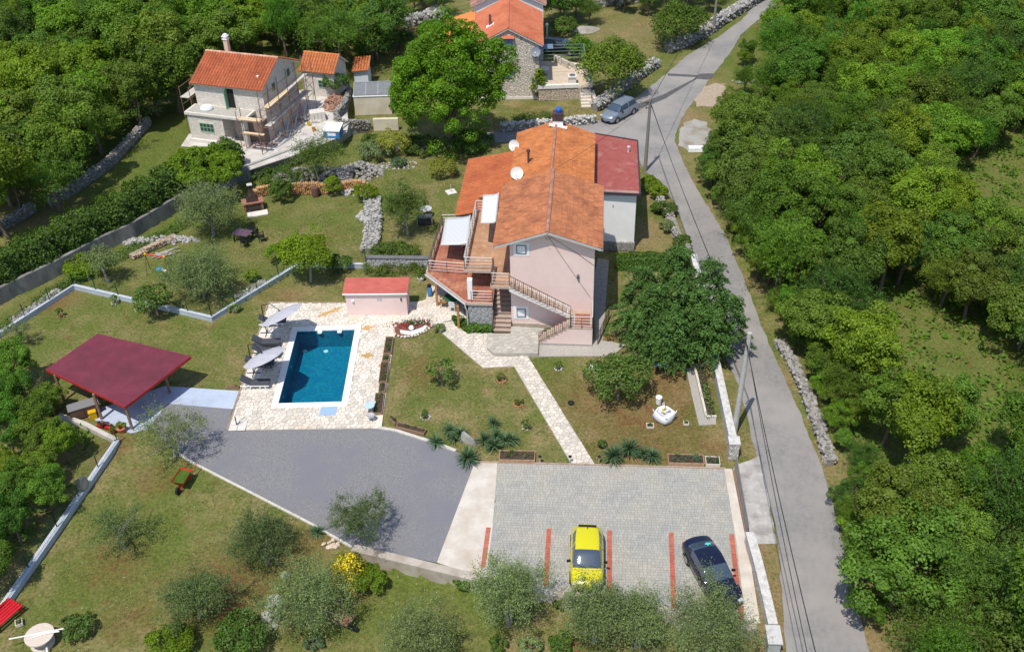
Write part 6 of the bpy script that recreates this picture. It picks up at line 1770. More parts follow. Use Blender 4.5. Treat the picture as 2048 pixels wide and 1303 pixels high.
leafbed('weed_bed', 'lush green weeds below the concrete retaining wall', [(60, 602), (200, 522), (300, 472), (370, 436), (388, 450), (300, 492), (210, 542), (80, 616)], 0, .3, .14, 3000, LFR, 82)
leafbed('weed_bed', 'green weeds outside the garden fence on the left', [(0, 650), (140, 560), (180, 560), (120, 575), (0, 662)], 0, .25, .13, 900, LFR, 83)
leafbed('weed_bed', 'tall weeds along the inside of the pool fence', [(430, 625), (600, 520), (615, 530), (445, 630)], 0, .3, .13, 900, LFR, 84)
# hedges
def hedge(label, pts, w, h, leaf, dens, mat, seed, z=0.0, rough=.25):
    rg = np.random.default_rng(seed); o = thing('hedge', label, 'hedge', (pts[0][0], pts[0][1], z)); org = Vector((pts[0][0], pts[0][1], z)); PP = []; NN = []; core = MB()
    for a, b in zip(pts[:-1], pts[1:]):
        a = Vector((a[0], a[1], z)) - org; b = Vector((b[0], b[1], z)) - org; d = b - a; L = d.length; d.normalize(); nn = Vector((-d.y, d.x, 0))
        q = [a - nn * w * .36, b - nn * w * .36, b + nn * w * .36, a + nn * w * .36]; core.prism([(p.x, p.y) for p in q], 0, h * .8)
        n = int(dens * L * (w + 2 * h)); t = rg.uniform(-.02, 1.02, n); s_ = rg.uniform(0, w + 2 * h, n)
        off = np.where(s_ < h, -w / 2, np.where(s_ < h + w, s_ - h - w / 2, w / 2)); zz = np.where(s_ < h, s_, np.where(s_ < h + w, h, s_ - h - w))
        bx_ = t * L
        wob = 1 + rough * (np.sin(bx_ * 1.9 + seed) * .4 + np.sin(bx_ * 4.3 + zz * 3) * .35 + rg.normal(size=n) * .28)
        off = off * wob * (1 - .25 * (zz / h) ** 3); zz = zz * (1 + (wob - 1) * .55)
        p = np.array(a)[None] + np.outer(t * L, np.array(d)) + np.outer(off, np.array(nn)); p[:, 2] += zz
        no = np.outer(np.sign(off) * (abs(off) > w * .3), np.array(nn)) + np.array([0, 0, .7]) + rg.normal(size=(n, 3)) * .5
        PP.append(p); NN.append(no)
    V, Fc = leafset(np.concatenate(PP), np.concatenate(NN), leaf, rg, .65)
    meshobj('foliage', fastmesh('foliage', V, Fc, mat), o); core.build('branches', M('hedge_core', (.02, .035, .01), (.03, .05, .014), 5, .95), o)
hp = []
for (x, y), (x2, y2) in zip(NW[0:7], NW[1:8]):
    d = Vector((x2 - x, y2 - y)).normalized(); hp.append(Vector((x, y)) + Vector((-d.y, d.x)) * 1.35)
hedge('long dark green hedge on top of the concrete retaining wall', hp[:7], 2.2, 2.0, .19, 150, LHG, 3, NWZ, .35)
hedge('clipped dark green hedge between white annexe and conifer', [G(1234, 533)[:2], G(1376, 533)[:2]], 1.3, 1.0, .13, 260, LHG, 4, 0, .12)

# yuccas
def yucca(label, px, py, heads, size=1.0, seed=1):
    r = random.Random(seed); c = gt(px, py)
    o = thing('yucca_plant', label, 'plant', c)
    mb = MB(); st_ = MB()
    for (dx, dy, dz, k) in heads:
        hd = Vector((dx, dy, dz)) * size
        st_.tube([(hd.x * .3, hd.y * .3, -.05), hd], [.08, .06], 7)
        for i in range(int(80 * k)):
            a = r.uniform(0, 6.28); el = r.uniform(-.35, 1.35); L = size * r.uniform(.6, .85) * k ** .3; w = .05 * size
            d = Vector((math.cos(a) * math.cos(el), math.sin(a) * math.cos(el), math.sin(el))); s_ = Vector((-math.sin(a), math.cos(a), 0))
            m = hd + d * L * .55; e = hd + d * L - Vector((0, 0, .12 * L))
            n = len(mb.v); mb.v += [tuple(hd - s_ * w * .5), tuple(hd + s_ * w * .5), tuple(m + s_ * w * .5), tuple(m - s_ * w * .5), tuple(e)]
            mb.f += [(n, n + 1, n + 2, n + 3), (n + 3, n + 2, n + 4)]
    mb.build('blade', LYC, o, kind='stuff'); st_.build('stem', BARK, o)
yucca('spiky yucca nearest the gravel corner', 936, 925, [(0, 0, .35, 1.5)], 1.15, 1)
yucca('dark spiky yucca by the curved kerb', 872, 890, [(0, 0, .3, 1.1)], .95, 2)
yucca('pair of spiky yuccas behind the curved kerb', 905, 875, [(-.2, .2, .45, 1), (.5, .05, .3, 1), (.1, -.3, .2, .7)], .95, 3)
yucca('wide clump of spiky yuccas beside the standing stone', 985, 888, [(-.5, 0, .35, 1.2), (.2, .3, .4, 1), (.1, -.4, .25, 1), (.8, .0, .3, 1), (1.2, .1, .25, .8)], 1.0, 4)
yucca('single yucca head above the wide clump', 987, 852, [(0, 0, .3, .9)], .85, 5)
yucca('big yucca clump right of the path end', 1237, 918, [(-.3, -.05, .35, 1.4), (.6, .35, .45, 1.4)], 1.1, 6)
yucca('yucca right of the path end beside the planter', 1303, 918, [(0, 0, .3, 1.1), (-.5, .2, .25, .7)], 1.0, 7)
yucca('blue green agave on the kerb left of the gravel olive', 635, 1068, [(0, 0, .2, 1.1)], .8, 8)
# saplings in stone rings and small pots on the front lawns
def ringplant(label, px, py, col, n=9, r=.26, h=.5, seed=1, leafm=None):
    rr = random.Random(seed); c = gt(px, py); o = thing('ringed_sapling', label, 'plant', c)
    for k in range(n):
        a = 6.28 * k / n; s_ = MB().rock((0, 0, 0), .075, rr).build('stone', col, o); s_.location = (r * math.cos(a), r * math.sin(a), .04)
    me, C = crown_mesh('foliage', leafm or LFR, seed, .28, .28, h, .08, 8, .1, 26, .12, .2, 'shrub'); meshobj('foliage', me, o)
    MB().tube([(0, 0, -.05), (.02, .01, h * .7)], .015, 5).build('stem', BARK, o)
TERR = M('terracotta', (.42, .15, .07), (.48, .19, .10), 4, .85)
ringplant('sapling ringed with terracotta pieces near the path', 1003, 760, TERR, 10, .3, .55, 1)
ringplant('small sapling ringed with white stones by the kerb bed', 851, 834, DRYW, 9, .3, .5, 2)
ringplant('low plant ringed with terracotta shards beside the path', 1037, 808, TERR, 11, .28, .3, 3)
ringplant('sapling with two white stones near the yuccas', 1052, 855, DRYW, 5, .26, .6, 4)
ringplant('small bush ringed with pale stones right of the path', 1117, 737, DRYW, 8, .24, .55, 5)
ringplant('sapling ringed with stones behind the lower garden fence', 230, 606, DRYW, 6, .25, .7, 6)
ringplant('sapling ringed with stones at the upper fence', 277, 620, DRYW, 6, .25, .6, 7)
ringplant('bare looking sapling in the carport lawn', 122, 633, TERR, 4, .2, .8, 8)
ringplant('flower tuft ringed with terracotta by the grey house walk', 1216, 675, TERR, 8, .22, .15, 9)
# tufts that break up the mown grass
def grass(seed, n):
    r = random.Random(seed); pts = []
    zones = [[(0, 700), (150, 590), (420, 650), (540, 600), (470, 780), (330, 780), (190, 660)], [(240, 880), (360, 920), (700, 1100), (930, 1180), (1500, 1260), (1540, 1303), (0, 1303), (30, 1220)], [(790, 690), (870, 660), (1030, 735), (1140, 925), (960, 920), (780, 850)], [(1065, 715), (1250, 700), (1400, 740), (1455, 930), (1195, 925)],
             [(430, 560), (520, 380), (720, 400), (730, 530), (600, 530)], [(760, 330), (940, 320), (900, 440), (770, 500)], [(1205, 690), (1210, 560), (1380, 540), (1400, 600), (1240, 690)], [(820, 215), (1180, 215), (1190, 245), (1000, 255), (840, 240)], [(1100, 20), (1330, 20), (1330, 150), (1200, 200), (1290, 60)], [(1740, 600), (2040, 700), (1900, 760)], [(290, 260), (380, 280), (330, 310), (120, 400)], [(1480, 780), (1500, 850), (1510, 900), (1470, 930), (1440, 760)], [(1505, 1090), (1550, 1090), (1565, 1300), (1545, 1300)]]
    pl = [[gt(*p) for p in z] for z in zones]
    ws = [abs(sum(z[i].x * z[i - 1].y - z[i - 1].x * z[i].y for i in range(len(z)))) for z in pl]
    V = []; Fc = []
    while len(V) < n * 9:
        z = r.choices(pl, ws)[0]; x0, x1 = min(p.x for p in z), max(p.x for p in z); y0, y1 = min(p.y for p in z), max(p.y for p in z)
        x, y = r.uniform(x0, x1), r.uniform(y0, y1)
        if not inpoly(x, y, z) or noise.noise(Vector((x * .6, y * .6, 0))) < r.uniform(-.5, .5): continue
        zz = zg(x, y) - .03
        for k in range(3):
            a = r.uniform(0, 6.28); l = r.uniform(.03, .075); dx, dy = math.cos(a), math.sin(a); i = len(V)
            V += [(x - dy * .02, y + dx * .02, zz), (x + dy * .02, y - dx * .02, zz), (x + dx * l, y + dy * l, zz + .03 + l * .6)]; Fc.append((i, i + 1, i + 2))
    me = fastmesh('grass', np.array(V), np.array(Fc), LEAF('leaf_grass', (.11, .13, .03), (.30, .27, .11), .0, .3, .3, .7, .0), 3)
    tag(meshobj('grass', me), 'short tufts of grass over the lawns', 'grass', kind='stuff')
grass(9, 26000)
# ================================================================== cars
RUB_ = M('tyre_rubber', (.018, .018, .02), rough=.9)
RIM = M('alloy_rim', (.42, .43, .45), rough=.35, metal=.7)
BLKP = M('black_plastic', (.015, .015, .017), rough=.5)
CGL = M('car_glass', (.05, .075, .11), rough=.08, spec=.9)  # blue-grey base colour carries the reflected sky
HLM = M('headlamp', (.62, .64, .66), rough=.15, spec=.8)
TLM = M('tail_lamp', (.35, .01, .01), rough=.2, spec=.7)
PLT = M('number_plate', (.70, .70, .70), rough=.5)
def paint(name, c, rough=.3, metal=.0, coat=.6):
    m = M(name, c, rough=rough, metal=metal, spec=.5)
    m.node_tree.nodes['Principled BSDF'].inputs['Coat Weight'].default_value = coat
    m.node_tree.nodes['Principled BSDF'].inputs['Coat Roughness'].default_value = .06
    return m
def car(name, label, loc, rz, ST, ws, roof_x, rw, side, wheels, pm, wheel_r=.31, extras=None):
    o = thing(name, label, 'car', loc, rz)
    Lc = ST[-1][0]
    xs = sorted(set([s[0] for s in ST] + list(ws) + list(rw) + list(side) + [Lc * k / 46 for k in range(47)]))
    tab = np.array(ST)
    def at(x):
        # smooth interpolation through the stations
        i = min(max(np.searchsorted(tab[:, 0], x) - 1, 0), len(tab) - 2)
        x0, x1 = tab[i, 0], tab[i + 1, 0]; t = (x - x0) / (x1 - x0); h = x1 - x0
        out = []
        for c in range(1, 6):
            y0, y1 = tab[i, c], tab[i + 1, c]
            def sl(k):
                if k == 0 or k == len(tab) - 1:
                    a, b = (0, 1) if k == 0 else (len(tab) - 2, len(tab) - 1)
                    return (tab[b, c] - tab[a, c]) / (tab[b, 0] - tab[a, 0])
                d0 = (tab[k, c] - tab[k - 1, c]) / (tab[k, 0] - tab[k - 1, 0]); d1 = (tab[k + 1, c] - tab[k, c]) / (tab[k + 1, 0] - tab[k, 0])
                return 0 if d0 * d1 <= 0 else 2 * d0 * d1 / (d0 + d1)
            m0, m1 = sl(i) * h, sl(i + 1) * h
            out.append((2 * t ** 3 - 3 * t * t + 1) * y0 + (t ** 3 - 2 * t * t + t) * m0 + (-2 * t ** 3 + 3 * t * t) * y1 + (t ** 3 - t * t) * m1)
        return out
    rings = []
    for x in xs:
        w, zb, zl, wt, zt = at(x); zm = zb + (zl - zb) * .5
        half = [(0, zb), (w * .86, zb), (w * .97, zb + .1), (w, zm), (w * .985, zm + (zl - zm) * .6), (w * .88, zl), (wt + (w * .88 - wt) * .5, zl + (zt - .05 - zl) * .55), (wt, zt - .055), (wt * .86, zt - .018), (wt * .5, zt - .004), (0, zt)]
        f = (x - Lc / 2) / (Lc / 2); sh_ = math.copysign(.17 * abs(f) ** 1.3, f)
        bx = lambda y: x - Lc / 2 + sh_ * (.45 - (y / w) ** 2)
        rings.append([Vector((bx(y), y, z)) for y, z in half] + [Vector((bx(y), -y, z)) for y, z in half[-2:0:-1]])
    n = len(rings[0]); V = [v for r_ in rings for v in r_]
    parts = {'body': [], 'windscreen': [], 'rear_window': [], 'side_window': [], 'side_window_': []}
    for i in range(len(xs) - 1):
        xm = (xs[i] + xs[i + 1]) / 2
        for k in range(n):
            k2 = (k + 1) % n; f = (i * n + k, (i + 1) * n + k, (i + 1) * n + k2, i * n + k2)
            kk = min(k, n - 1 - k); key = 'body'
            if kk in (7, 8, 9) and ws[0] < xm < ws[1]: key = 'windscreen'
            elif kk in (7, 8, 9) and rw[0] < xm < rw[1]: key = 'rear_window'
            elif kk in (5, 6) and side[0] < xm < side[1] and not abs(xm - (side[0] + side[1]) * .52) < .03: key = 'side_window' if k < n / 2 else 'side_window_'
            parts[key].append(f)
    parts['body'].append(tuple(range(n))); parts['body'].append(tuple((len(xs) - 1) * n + k for k in reversed(range(n))))
    for key, fs in parts.items():
        used = sorted({i for f in fs for i in f}); mp = {u: q for q, u in enumerate(used)}
        mb = MB(); mb.v = [tuple(V[u]) for u in used]; mb.f = [tuple(mp[i] for i in f) for f in fs]
        mb.build(key.rstrip('_'), pm if key == 'body' else CGL, o, True)
    for x in wheels:
        w = at(x)[0]
        for s_ in (-1, 1):
            t = MB().tube([(x - Lc / 2, s_ * (w - .2), wheel_r), (x - Lc / 2, s_ * (w - .01), wheel_r), (x - Lc / 2, s_ * (w + .012), wheel_r)], [wheel_r, wheel_r, wheel_r * .9], 18).build('wheel', RUB_, o)
            rim = MB().tube([(x - Lc / 2, s_ * (w + .0), wheel_r), (x - Lc / 2, s_ * (w + .02), wheel_r)], wheel_r * .66, 14)
            rim.build('rim', RIM, t)
            arch = MB(); pts = []
            for q in range(9):
                a = math.pi * q / 8; pts.append((x - Lc / 2 + math.cos(a) * (wheel_r + .05), s_ * (w + .004), wheel_r + math.sin(a) * (wheel_r + .05)))
            arch.tube(pts, .03, 5).build('wheel_arch', BLKP, o)
    # lamps, plates, mirrors
    w0 = at(.12)
    for s_ in (-1, 1):
        MB().obox((-Lc / 2 + .2, s_ * w0[0] * .74, w0[2] + .02), (.3, .26, .1), -s_ * .35, (0, .3)).build('headlight', HLM, o)
        w9 = at(Lc - .12); MB().obox((Lc / 2 - .14, s_ * w9[0] * .8, w9[2] - .2), (.12, .2, .14)).build('tail_light', TLM, o)
        xm = side[0] + .25; wm = at(xm)
        MB().obox((xm - Lc / 2 - .04, s_ * (wm[0] + .08), wm[2] + .04), (.09, .2, .12), s_ * .3).build('mirror', BLKP, o)
    MB().box(-Lc / 2 - .012, -Lc / 2 + .02, -.26, .26, .4, .51).build('number_plate', PLT, o)
    MB().box(Lc / 2 - .02, Lc / 2 + .012, -.26, .26, .55, .66).build('number_plate', PLT, o)
    MB().box(-Lc / 2 - .008, -Lc / 2 + .1, -.5, .5, .26, .36).build('grille', BLKP, o)
    for s_ in (-.3, .3): MB().bar((ws[0] - Lc / 2 - .02, s_ - .25, at(ws[0])[4] + .0), (ws[0] - Lc / 2 + .12, s_ + .2, at(ws[0] + .12)[4] + .012), .02).build('wiper', BLKP, o)
    def seam(x, k0, k1):
        w, zb, zl, wt, zt = at(x); zm = zb + (zl - zb) * .5; f = (x - Lc / 2) / (Lc / 2); sh_ = math.copysign(.17 * abs(f) ** 1.3, f)
        half = [(0, zb), (w * .86, zb), (w * .97, zb + .1), (w, zm), (w * .985, zm + (zl - zm) * .6), (w * .88, zl), (wt + (w * .88 - wt) * .5, zl + (zt - .05 - zl) * .55), (wt, zt - .055), (wt * .86, zt - .018), (wt * .5, zt - .004), (0, zt)]
        full = half + [(-y, z) for y, z in half[-2:0:-1]]
        pts = [(x - Lc / 2 + sh_ * (.45 - (full[k][0] / w) ** 2), full[k][0], full[k][1]) for k in range(k0, k1 + 1)]
        MB().tube(pts, .009, 4).build('panel_gap', BLKP, o)
    seam(ws[0] - .1, 7, 13); seam(.34, 7, 13)
    for x in (side[0] + .12, (side[0] + side[1]) * .52, side[1] - .25): seam(x, 2, 5); seam(x, 15, 18)
    if extras: extras(o, at, Lc)
    return o
HATCH = [(0, .56, .30, .50, .45, .54), (.06, .70, .25, .60, .6, .66), (.3, .84, .2, .74, .74, .81), (.92, .885, .19, .87, .76, .96), (1.85, .895, .19, .93, .63, 1.43), (2.5, .895, .19, .95, .63, 1.47), (3.3, .885, .2, .98, .58, 1.42), (3.76, .82, .22, 1.0, .5, 1.12), (3.97, .70, .26, .9, .5, .97), (4.06, .52, .32, .7, .42, .76)]
a = PKF.a + math.pi / 2
rear = G(1175, 1044, 1.4)
YP = paint('yellow_paint', (.60, .55, .004), .3)
def yx(o, at, L):
    MB().obox((L / 2 - .58, 0, 1.425), (.13, .98, .04), 0, (0, .1)).build('spoiler', BLKP, o)
    MB().obox((L / 2 - .75, 0, 1.5), (.14, .035, .09), 0, (0, -.4)).build('antenna', BLKP, o)
    MB().box(-L / 2 - .005, -L / 2 + .06, -.45, .45, .3, .42).build('air_intake', BLKP, o)
c = rear + PKF.v * (-2.03 + .28)
car('yellow_car', 'bright yellow hatchback parked in a middle bay', (c.x, c.y, .035), a, HATCH, (.96, 1.83), 0, (3.5, 3.76), (1.2, 3.3), (.78, 3.3), YP, .31, yx)
COUPE = [(0, .55, .28, .46, .45, .50), (.08, .72, .22, .56, .6, .62), (.4, .84, .18, .68, .74, .76), (1.35, .885, .17, .80, .77, .89), (2.05, .89, .17, .87, .66, 1.32), (2.7, .89, .17, .89, .67, 1.37), (3.3, .885, .18, .91, .65, 1.31), (3.95, .87, .2, .93, .66, 1.02), (4.4, .82, .24, .85, .66, .93), (4.58, .68, .30, .65, .5, .70)]
p, q = G(1391, 1076, .85), G(1455, 1196, .65)
d = (q - p); aa = math.atan2(-d.y, -d.x); mid = p + (q - p).normalized() * 2.15
NV = paint('navy_paint', (.006, .008, .028), .25)
def nx(o, at, L):
    m = M('teal_sticker', (.05, .62, .55), rough=.5)
    for k, (x, y, r_) in enumerate(((3.55, -.36, .09), (3.65, -.28, .08), (3.6, -.2, .07), (3.5, -.25, .06))):
        z = at(x)[4]; MB().lathe((x - L / 2, y, z + .012), [(r_, 0), (r_ * .9, .012), (0, .014)], 10).build('rear_shelf_toy', m, o)
car('navy_coupe', 'dark navy coupe parked at an angle in the right bay', (mid.x, mid.y, .035), aa, COUPE, (1.38, 2.08), 0, (3.32, 3.95), (1.6, 3.4), (.85, 3.6), NV, .32, nx)
WAGON = [(0, .56, .30, .50, .45, .54), (.06, .70, .25, .60, .6, .66), (.3, .83, .2, .74, .74, .82), (1.05, .88, .19, .88, .76, .98), (1.8, .89, .19, .94, .62, 1.46), (2.6, .89, .19, .96, .62, 1.5), (3.9, .87, .2, 1.0, .58, 1.46), (4.25, .83, .24, .98, .56, 1.15), (4.4, .78, .28, .85, .6, .95), (4.47, .66, .32, .7, .5, .76)]
fw_, rw_ = G(1237.4, 246), G(1268.5, 228.5); d = rw_ - fw_; aa = math.atan2(d.y, d.x); nrm = Vector((-d.y, d.x, 0)).normalized(); mid = (fw_ + rw_) / 2 + nrm * .88 - d.normalized() * .05
SV = paint('silver_paint', (.26, .31, .38), .3, .35)
def sx(o, at, L):
    for s_ in (-.56, .56): MB().tube([(1.95 - L / 2, s_, 1.5), (3.8 - L / 2, s_, 1.5)], .02, 6).build('roof_rail', RIM, o)
car('silver_wagon', 'silver blue estate car parked by the rubble wall', (mid.x, mid.y, .015), aa, WAGON, (1.07, 1.8), 0, (3.92, 4.24), (1.3, 4.0), (.8, 3.45), SV, .31, sx)
c = gt(1120, 104)
car('black_car', 'black car half hidden behind the stone house terrace', (c.x, c.y, 0), 2.75, WAGON, (1.07, 1.8), 0, (3.92, 4.24), (1.3, 4.0), (.8, 3.45), paint('black_paint', (.008, .01, .016), .25), .31)

# ================================================================== carport
CPZ = .02
cslab = [G(*p)[:2] for p in ((215, 812), (330, 772), (478, 782), (466, 818), (335, 807), (296, 858), (262, 866), (205, 846), (150, 822))]
sheet('carport_slab', None, SLAB, .03, 'pale blue concrete slab under the carport', wpts=[tuple(p) for p in cslab])
cpc = [G(92, 738, 2.3), G(195, 667, 2.45), G(381, 712, 2.3), G(250, 812, 2.15)]     # left, back, right, front corners
cpo = Vector((cpc[3].x, cpc[3].y, 0)); cp_ = thing('carport', 'open carport with a burgundy corrugated roof on wooden posts', 'carport', cpo)
BUR = M('burgundy_sheet', (.15, .028, .048), (.18, .038, .058), 1.2, .65, spec=.3, c3=(.13, .03, .045), s3=.5)
REDB = M('red_board', (.36, .025, .02), (.42, .035, .03), 3, .6)
def cpt(s_, t): # s_: 0 front .. 1 left ; t: 0 front .. 1 back
    f = cpc[3].lerp(cpc[0], s_); b = cpc[2].lerp(cpc[1], s_); return f.lerp(b, t) - cpo
nsh = 8
roofp = MB().slab([cpt(0, 0) - Vector((0, 0, .04)), cpt(0, 1) - Vector((0, 0, .04)), cpt(1, 1) - Vector((0, 0, .04)), cpt(1, 0) - Vector((0, 0, .04))], .03).build('roof', REDB, cp_)
ncor = 34
for k in range(2):
    mb = MB(); t0, t1 = (0, .52) if k == 0 else (.5, 1.0)
    prof = []
    for i in range(ncor):
        for x, h in ((.0, .0), (.35, .0), (.45, .026), (.9, .026), (1.0, 0)): prof.append(((i + x) / ncor, h))
    vs = []
    for t_ in (t0, t1):
        for x, h in prof: vs.append(cpt(x, t_) + Vector((0, 0, h + (.012 if k else 0))))
    m = len(prof); mb.add(vs, [(i, m + i, m + i + 1, i + 1) for i in range(m - 1)])
    mb.build('corrugated_sheet', BUR, roofp)
for (s0, t0), (s1, t1) in (((0, 0), (1, 0)), ((0, 0), (0, 1)), ((1, 0), (1, 1)), ((0, 1), (1, 1))):
    MB().bar(cpt(s0, t0) - Vector((0, 0, .1)), cpt(s1, t1) - Vector((0, 0, .1)), .05, .2).build('fascia', REDB, roofp)
for k in range(5):
    MB().bar(cpt(.1 + .2 * k, .02) - Vector((0, 0, .12)), cpt(.1 + .2 * k, .98) - Vector((0, 0, .12)), .08, .12).build('rafter', WOOD, roofp)
PW = M('post_wood', (.20, .13, .085), (.27, .18, .12), 6, .8, stretch=(6, 6, 1))
for px, py in ((265, 858), (340, 785), (204, 838), (128, 800)):
    q = G(px, py) - cpo
    tgt = min((cpt(s_, t_) for s_ in np.linspace(.05, .95, 10) for t_ in np.linspace(.05, .95, 10)), key=lambda w: (w.x - q.x) ** 2 + (w.y - q.y) ** 2)
    MB().bar((q.x, q.y, 0), (q.x, q.y, tgt.z - .1), .14).build('post', PW, cp_)
# what stands under and before it
def pot(label, px, py, r, h, mat, leafm=None, lh=.3, name='flower_pot', seed=1, dz=0):
    o = thing(name, label, 'flower pot', gt(px, py, dz))
    MB().lathe((0, 0, 0), [(0, 0), (r * .75, 0), (r, h), (r * 1.08, h), (r * 1.08, h + .04), (r * .9, h + .04), (r * .88, h - .02), (0, h - .03)], 14).build('pot', mat, o)
    if leafm:
        me, C = crown_mesh('foliage', leafm, seed, r * .95, r * .95, h + lh, h, 10, .1, 30, r * .4, .15, 'shrub'); meshobj('foliage', me, o)
pot('terracotta bowl with a clipped plant at the carport post', 244, 862, .3, .3, TERR, LBR, .4, seed=3)
pot('red bowl of flowers left of the carport bowl', 228, 864, .22, .2, REDB, LFR, .2, seed=4)
tr = thing('flower_trough', 'long red trough of dark flowers before the carport', 'planter', gt(214, 856), -.35)
MB().add([(-.6, -.13, 0), (.6, -.13, 0), (.6, .13, 0), (-.6, .13, 0), (-.65, -.17, .22), (.65, -.17, .22), (.65, .17, .22), (-.65, .17, .22)], [(4, 5, 6, 7), (0, 1, 5, 4), (1, 2, 6, 5), (2, 3, 7, 6), (3, 0, 4, 7)]).build('trough', REDB, tr)
me, C = crown_mesh('foliage', LEAF('leaf_heuchera', (.06, .02, .02), (.14, .06, .05), .01, .2), 5, .6, .16, .45, .2, 14, .09, 30, .12, .1, 'shrub'); meshobj('foliage', me, tr)
cb = thing('storage_cabinet', 'low dark cabinet with grey top under the carport', 'cabinet', G(172, 828), .45)
MB().box(-.9, .9, -.35, .35, 0, .8).build('body', M('cabinet_brown', (.09, .05, .04), rough=.7), cb); MB().box(-.95, .95, -.4, .4, .8, .86).build('top', M('cabinet_top', (.2, .2, .21), rough=.7), cb)
for x in (-.45, .45): MB().box(x - .42, x + .42, -.37, -.352, .08, .74).build('door', M('cabinet_door', (.13, .07, .055), rough=.7), cb)
by = thing('yellow_crate', 'yellow plastic crate at the carport post', 'crate', G(188, 836), .4)
MB().box(-.22, .22, -.16, .16, 0, .55).build('body', M('yellow_crate', (.62, .38, .01), rough=.5), by); MB().box(-.24, .24, -.18, .18, .55, .6).build('lid', MATS['yellow_crate'], by)

# ================================================================== pool shed
sa, sb = G(696, 632), G(816, 631); ps = thing('pool_shed', 'small pale pink pool shed with a red roof', 'shed', sa, math.atan2(sb.y - sa.y, sb.x - sa.x)); SL = (sb - sa).length
MB().add([(0, 0, 0), (SL, 0, 0), (SL, 1.5, 0), (0, 1.5, 0), (0, 0, 1.98), (SL, 0, 1.98), (SL, 1.5, 2.15), (0, 1.5, 2.15)], [(4, 5, 6, 7), (0, 1, 5, 4), (1, 2, 6, 5), (2, 3, 7, 6), (3, 0, 4, 7)]).build('wall', PINK, ps)
RF = M('red_shingle', (.44, .10, .08), (.50, .135, .105), 2, .85, .2, c3=(.39, .09, .07), s3=.8)
rfo = MB().slab([(-.15, -.1, 2.04), (SL + .12, -.1, 2.04), (SL + .12, 1.65, 2.24), (-.15, 1.65, 2.24)], .06).build('roof', RF, ps)
for k in range(7):
    y0 = -.1 + k * .25; z0 = 2.04 + k * .0286
    MB().slab([(-.16, y0, z0 + .014), (SL + .13, y0, z0 + .014), (SL + .13, y0 + .245, z0 + .04), (-.16, y0 + .245, z0 + .04)], .012).build('shingle_course', RF, rfo)
MB().box(-.16, SL + .13, -.16, -.1, 1.94, 2.03).build('gutter', WHITE, ps)
MB().box(2.25, 2.6, -.02, 0, 1.35, 1.58).build('vent', M('vent_grey', (.50, .47, .50), rough=.7), ps)
MB().lathe((.5, -.02, 1.35), [(0, -.1), (.1, -.08), (.12, 0), (.1, .08), (0, .1)], 10).build('lamp', WHT, ps)
MB().box(SL - .42, SL - .34, -.08, 0, 1.35, 1.56).build('floodlight', BLKP, ps)
MB().bar((-.12, -.1, 1.72), (-.12, .3, 1.8), .05).build('bracket', BLKP, ps)

# ================================================================== loungers and parasols
CUSH = M('lounger_cushion', (.055, .06, .075), (.07, .075, .09), 8, .9, .2, 60)
PLW = M('lounger_plastic', (.74, .74, .73), rough=.4)
PLD = M('lounger_dark', (.05, .05, .055), rough=.5)
def lounger(label, loc, rz, frame, back=.55):
    o = thing('sun_lounger', label, 'sun lounger', loc, rz)
    # x: head (0) to foot (1.9)
    for y in (-.3, .3):
        MB().bar((.55, y, .3), (1.9, y, .3), .06, .07).bar((0, y, .3), (.6, y, .3), .055, .065).build('side_rail', frame, o)
    for x in (.25, .62, 1.35, 1.7):
        for y in (-.3, .3): MB().bar((x, y, 0), (x + (.08 if x < 1 else -.08), y, .28), .07, .045).build('leg', frame, o)
    for k in range(7): MB().box(.66 + k * .18, .8 + k * .18, -.28, .28, .33, .345).build('slat', frame, o)
    ca, sa_ = math.cos(back), math.sin(back)
    MB().bar((.62, -.26, .34), (.62 - .72 * ca, -.26, .34 + .72 * sa_), .05).bar((.62, .26, .34), (.62 - .72 * ca, .26, .34 + .72 * sa_), .05).build('backrest_frame', frame, o)
    def pad(x0, x1, up):
        mb = MB(); q = []
        for x in (x0, x1):
            for y in (-.3, .3):
                q.append((x, y))
        return q
    m = MB().box(.62, 1.92, -.3, .3, .35, .43).build('seat_cushion', CUSH, o)
    mb = MB().obox((-.36, 0, .05), (.74, .6, .08)); R = Matrix.Rotation(back, 3, 'Y')
    mb.v = [tuple(R @ Vector(v) + Vector((.62, 0, .35))) for v in mb.v]; mb.build('back_cushion', CUSH, o)
    return o
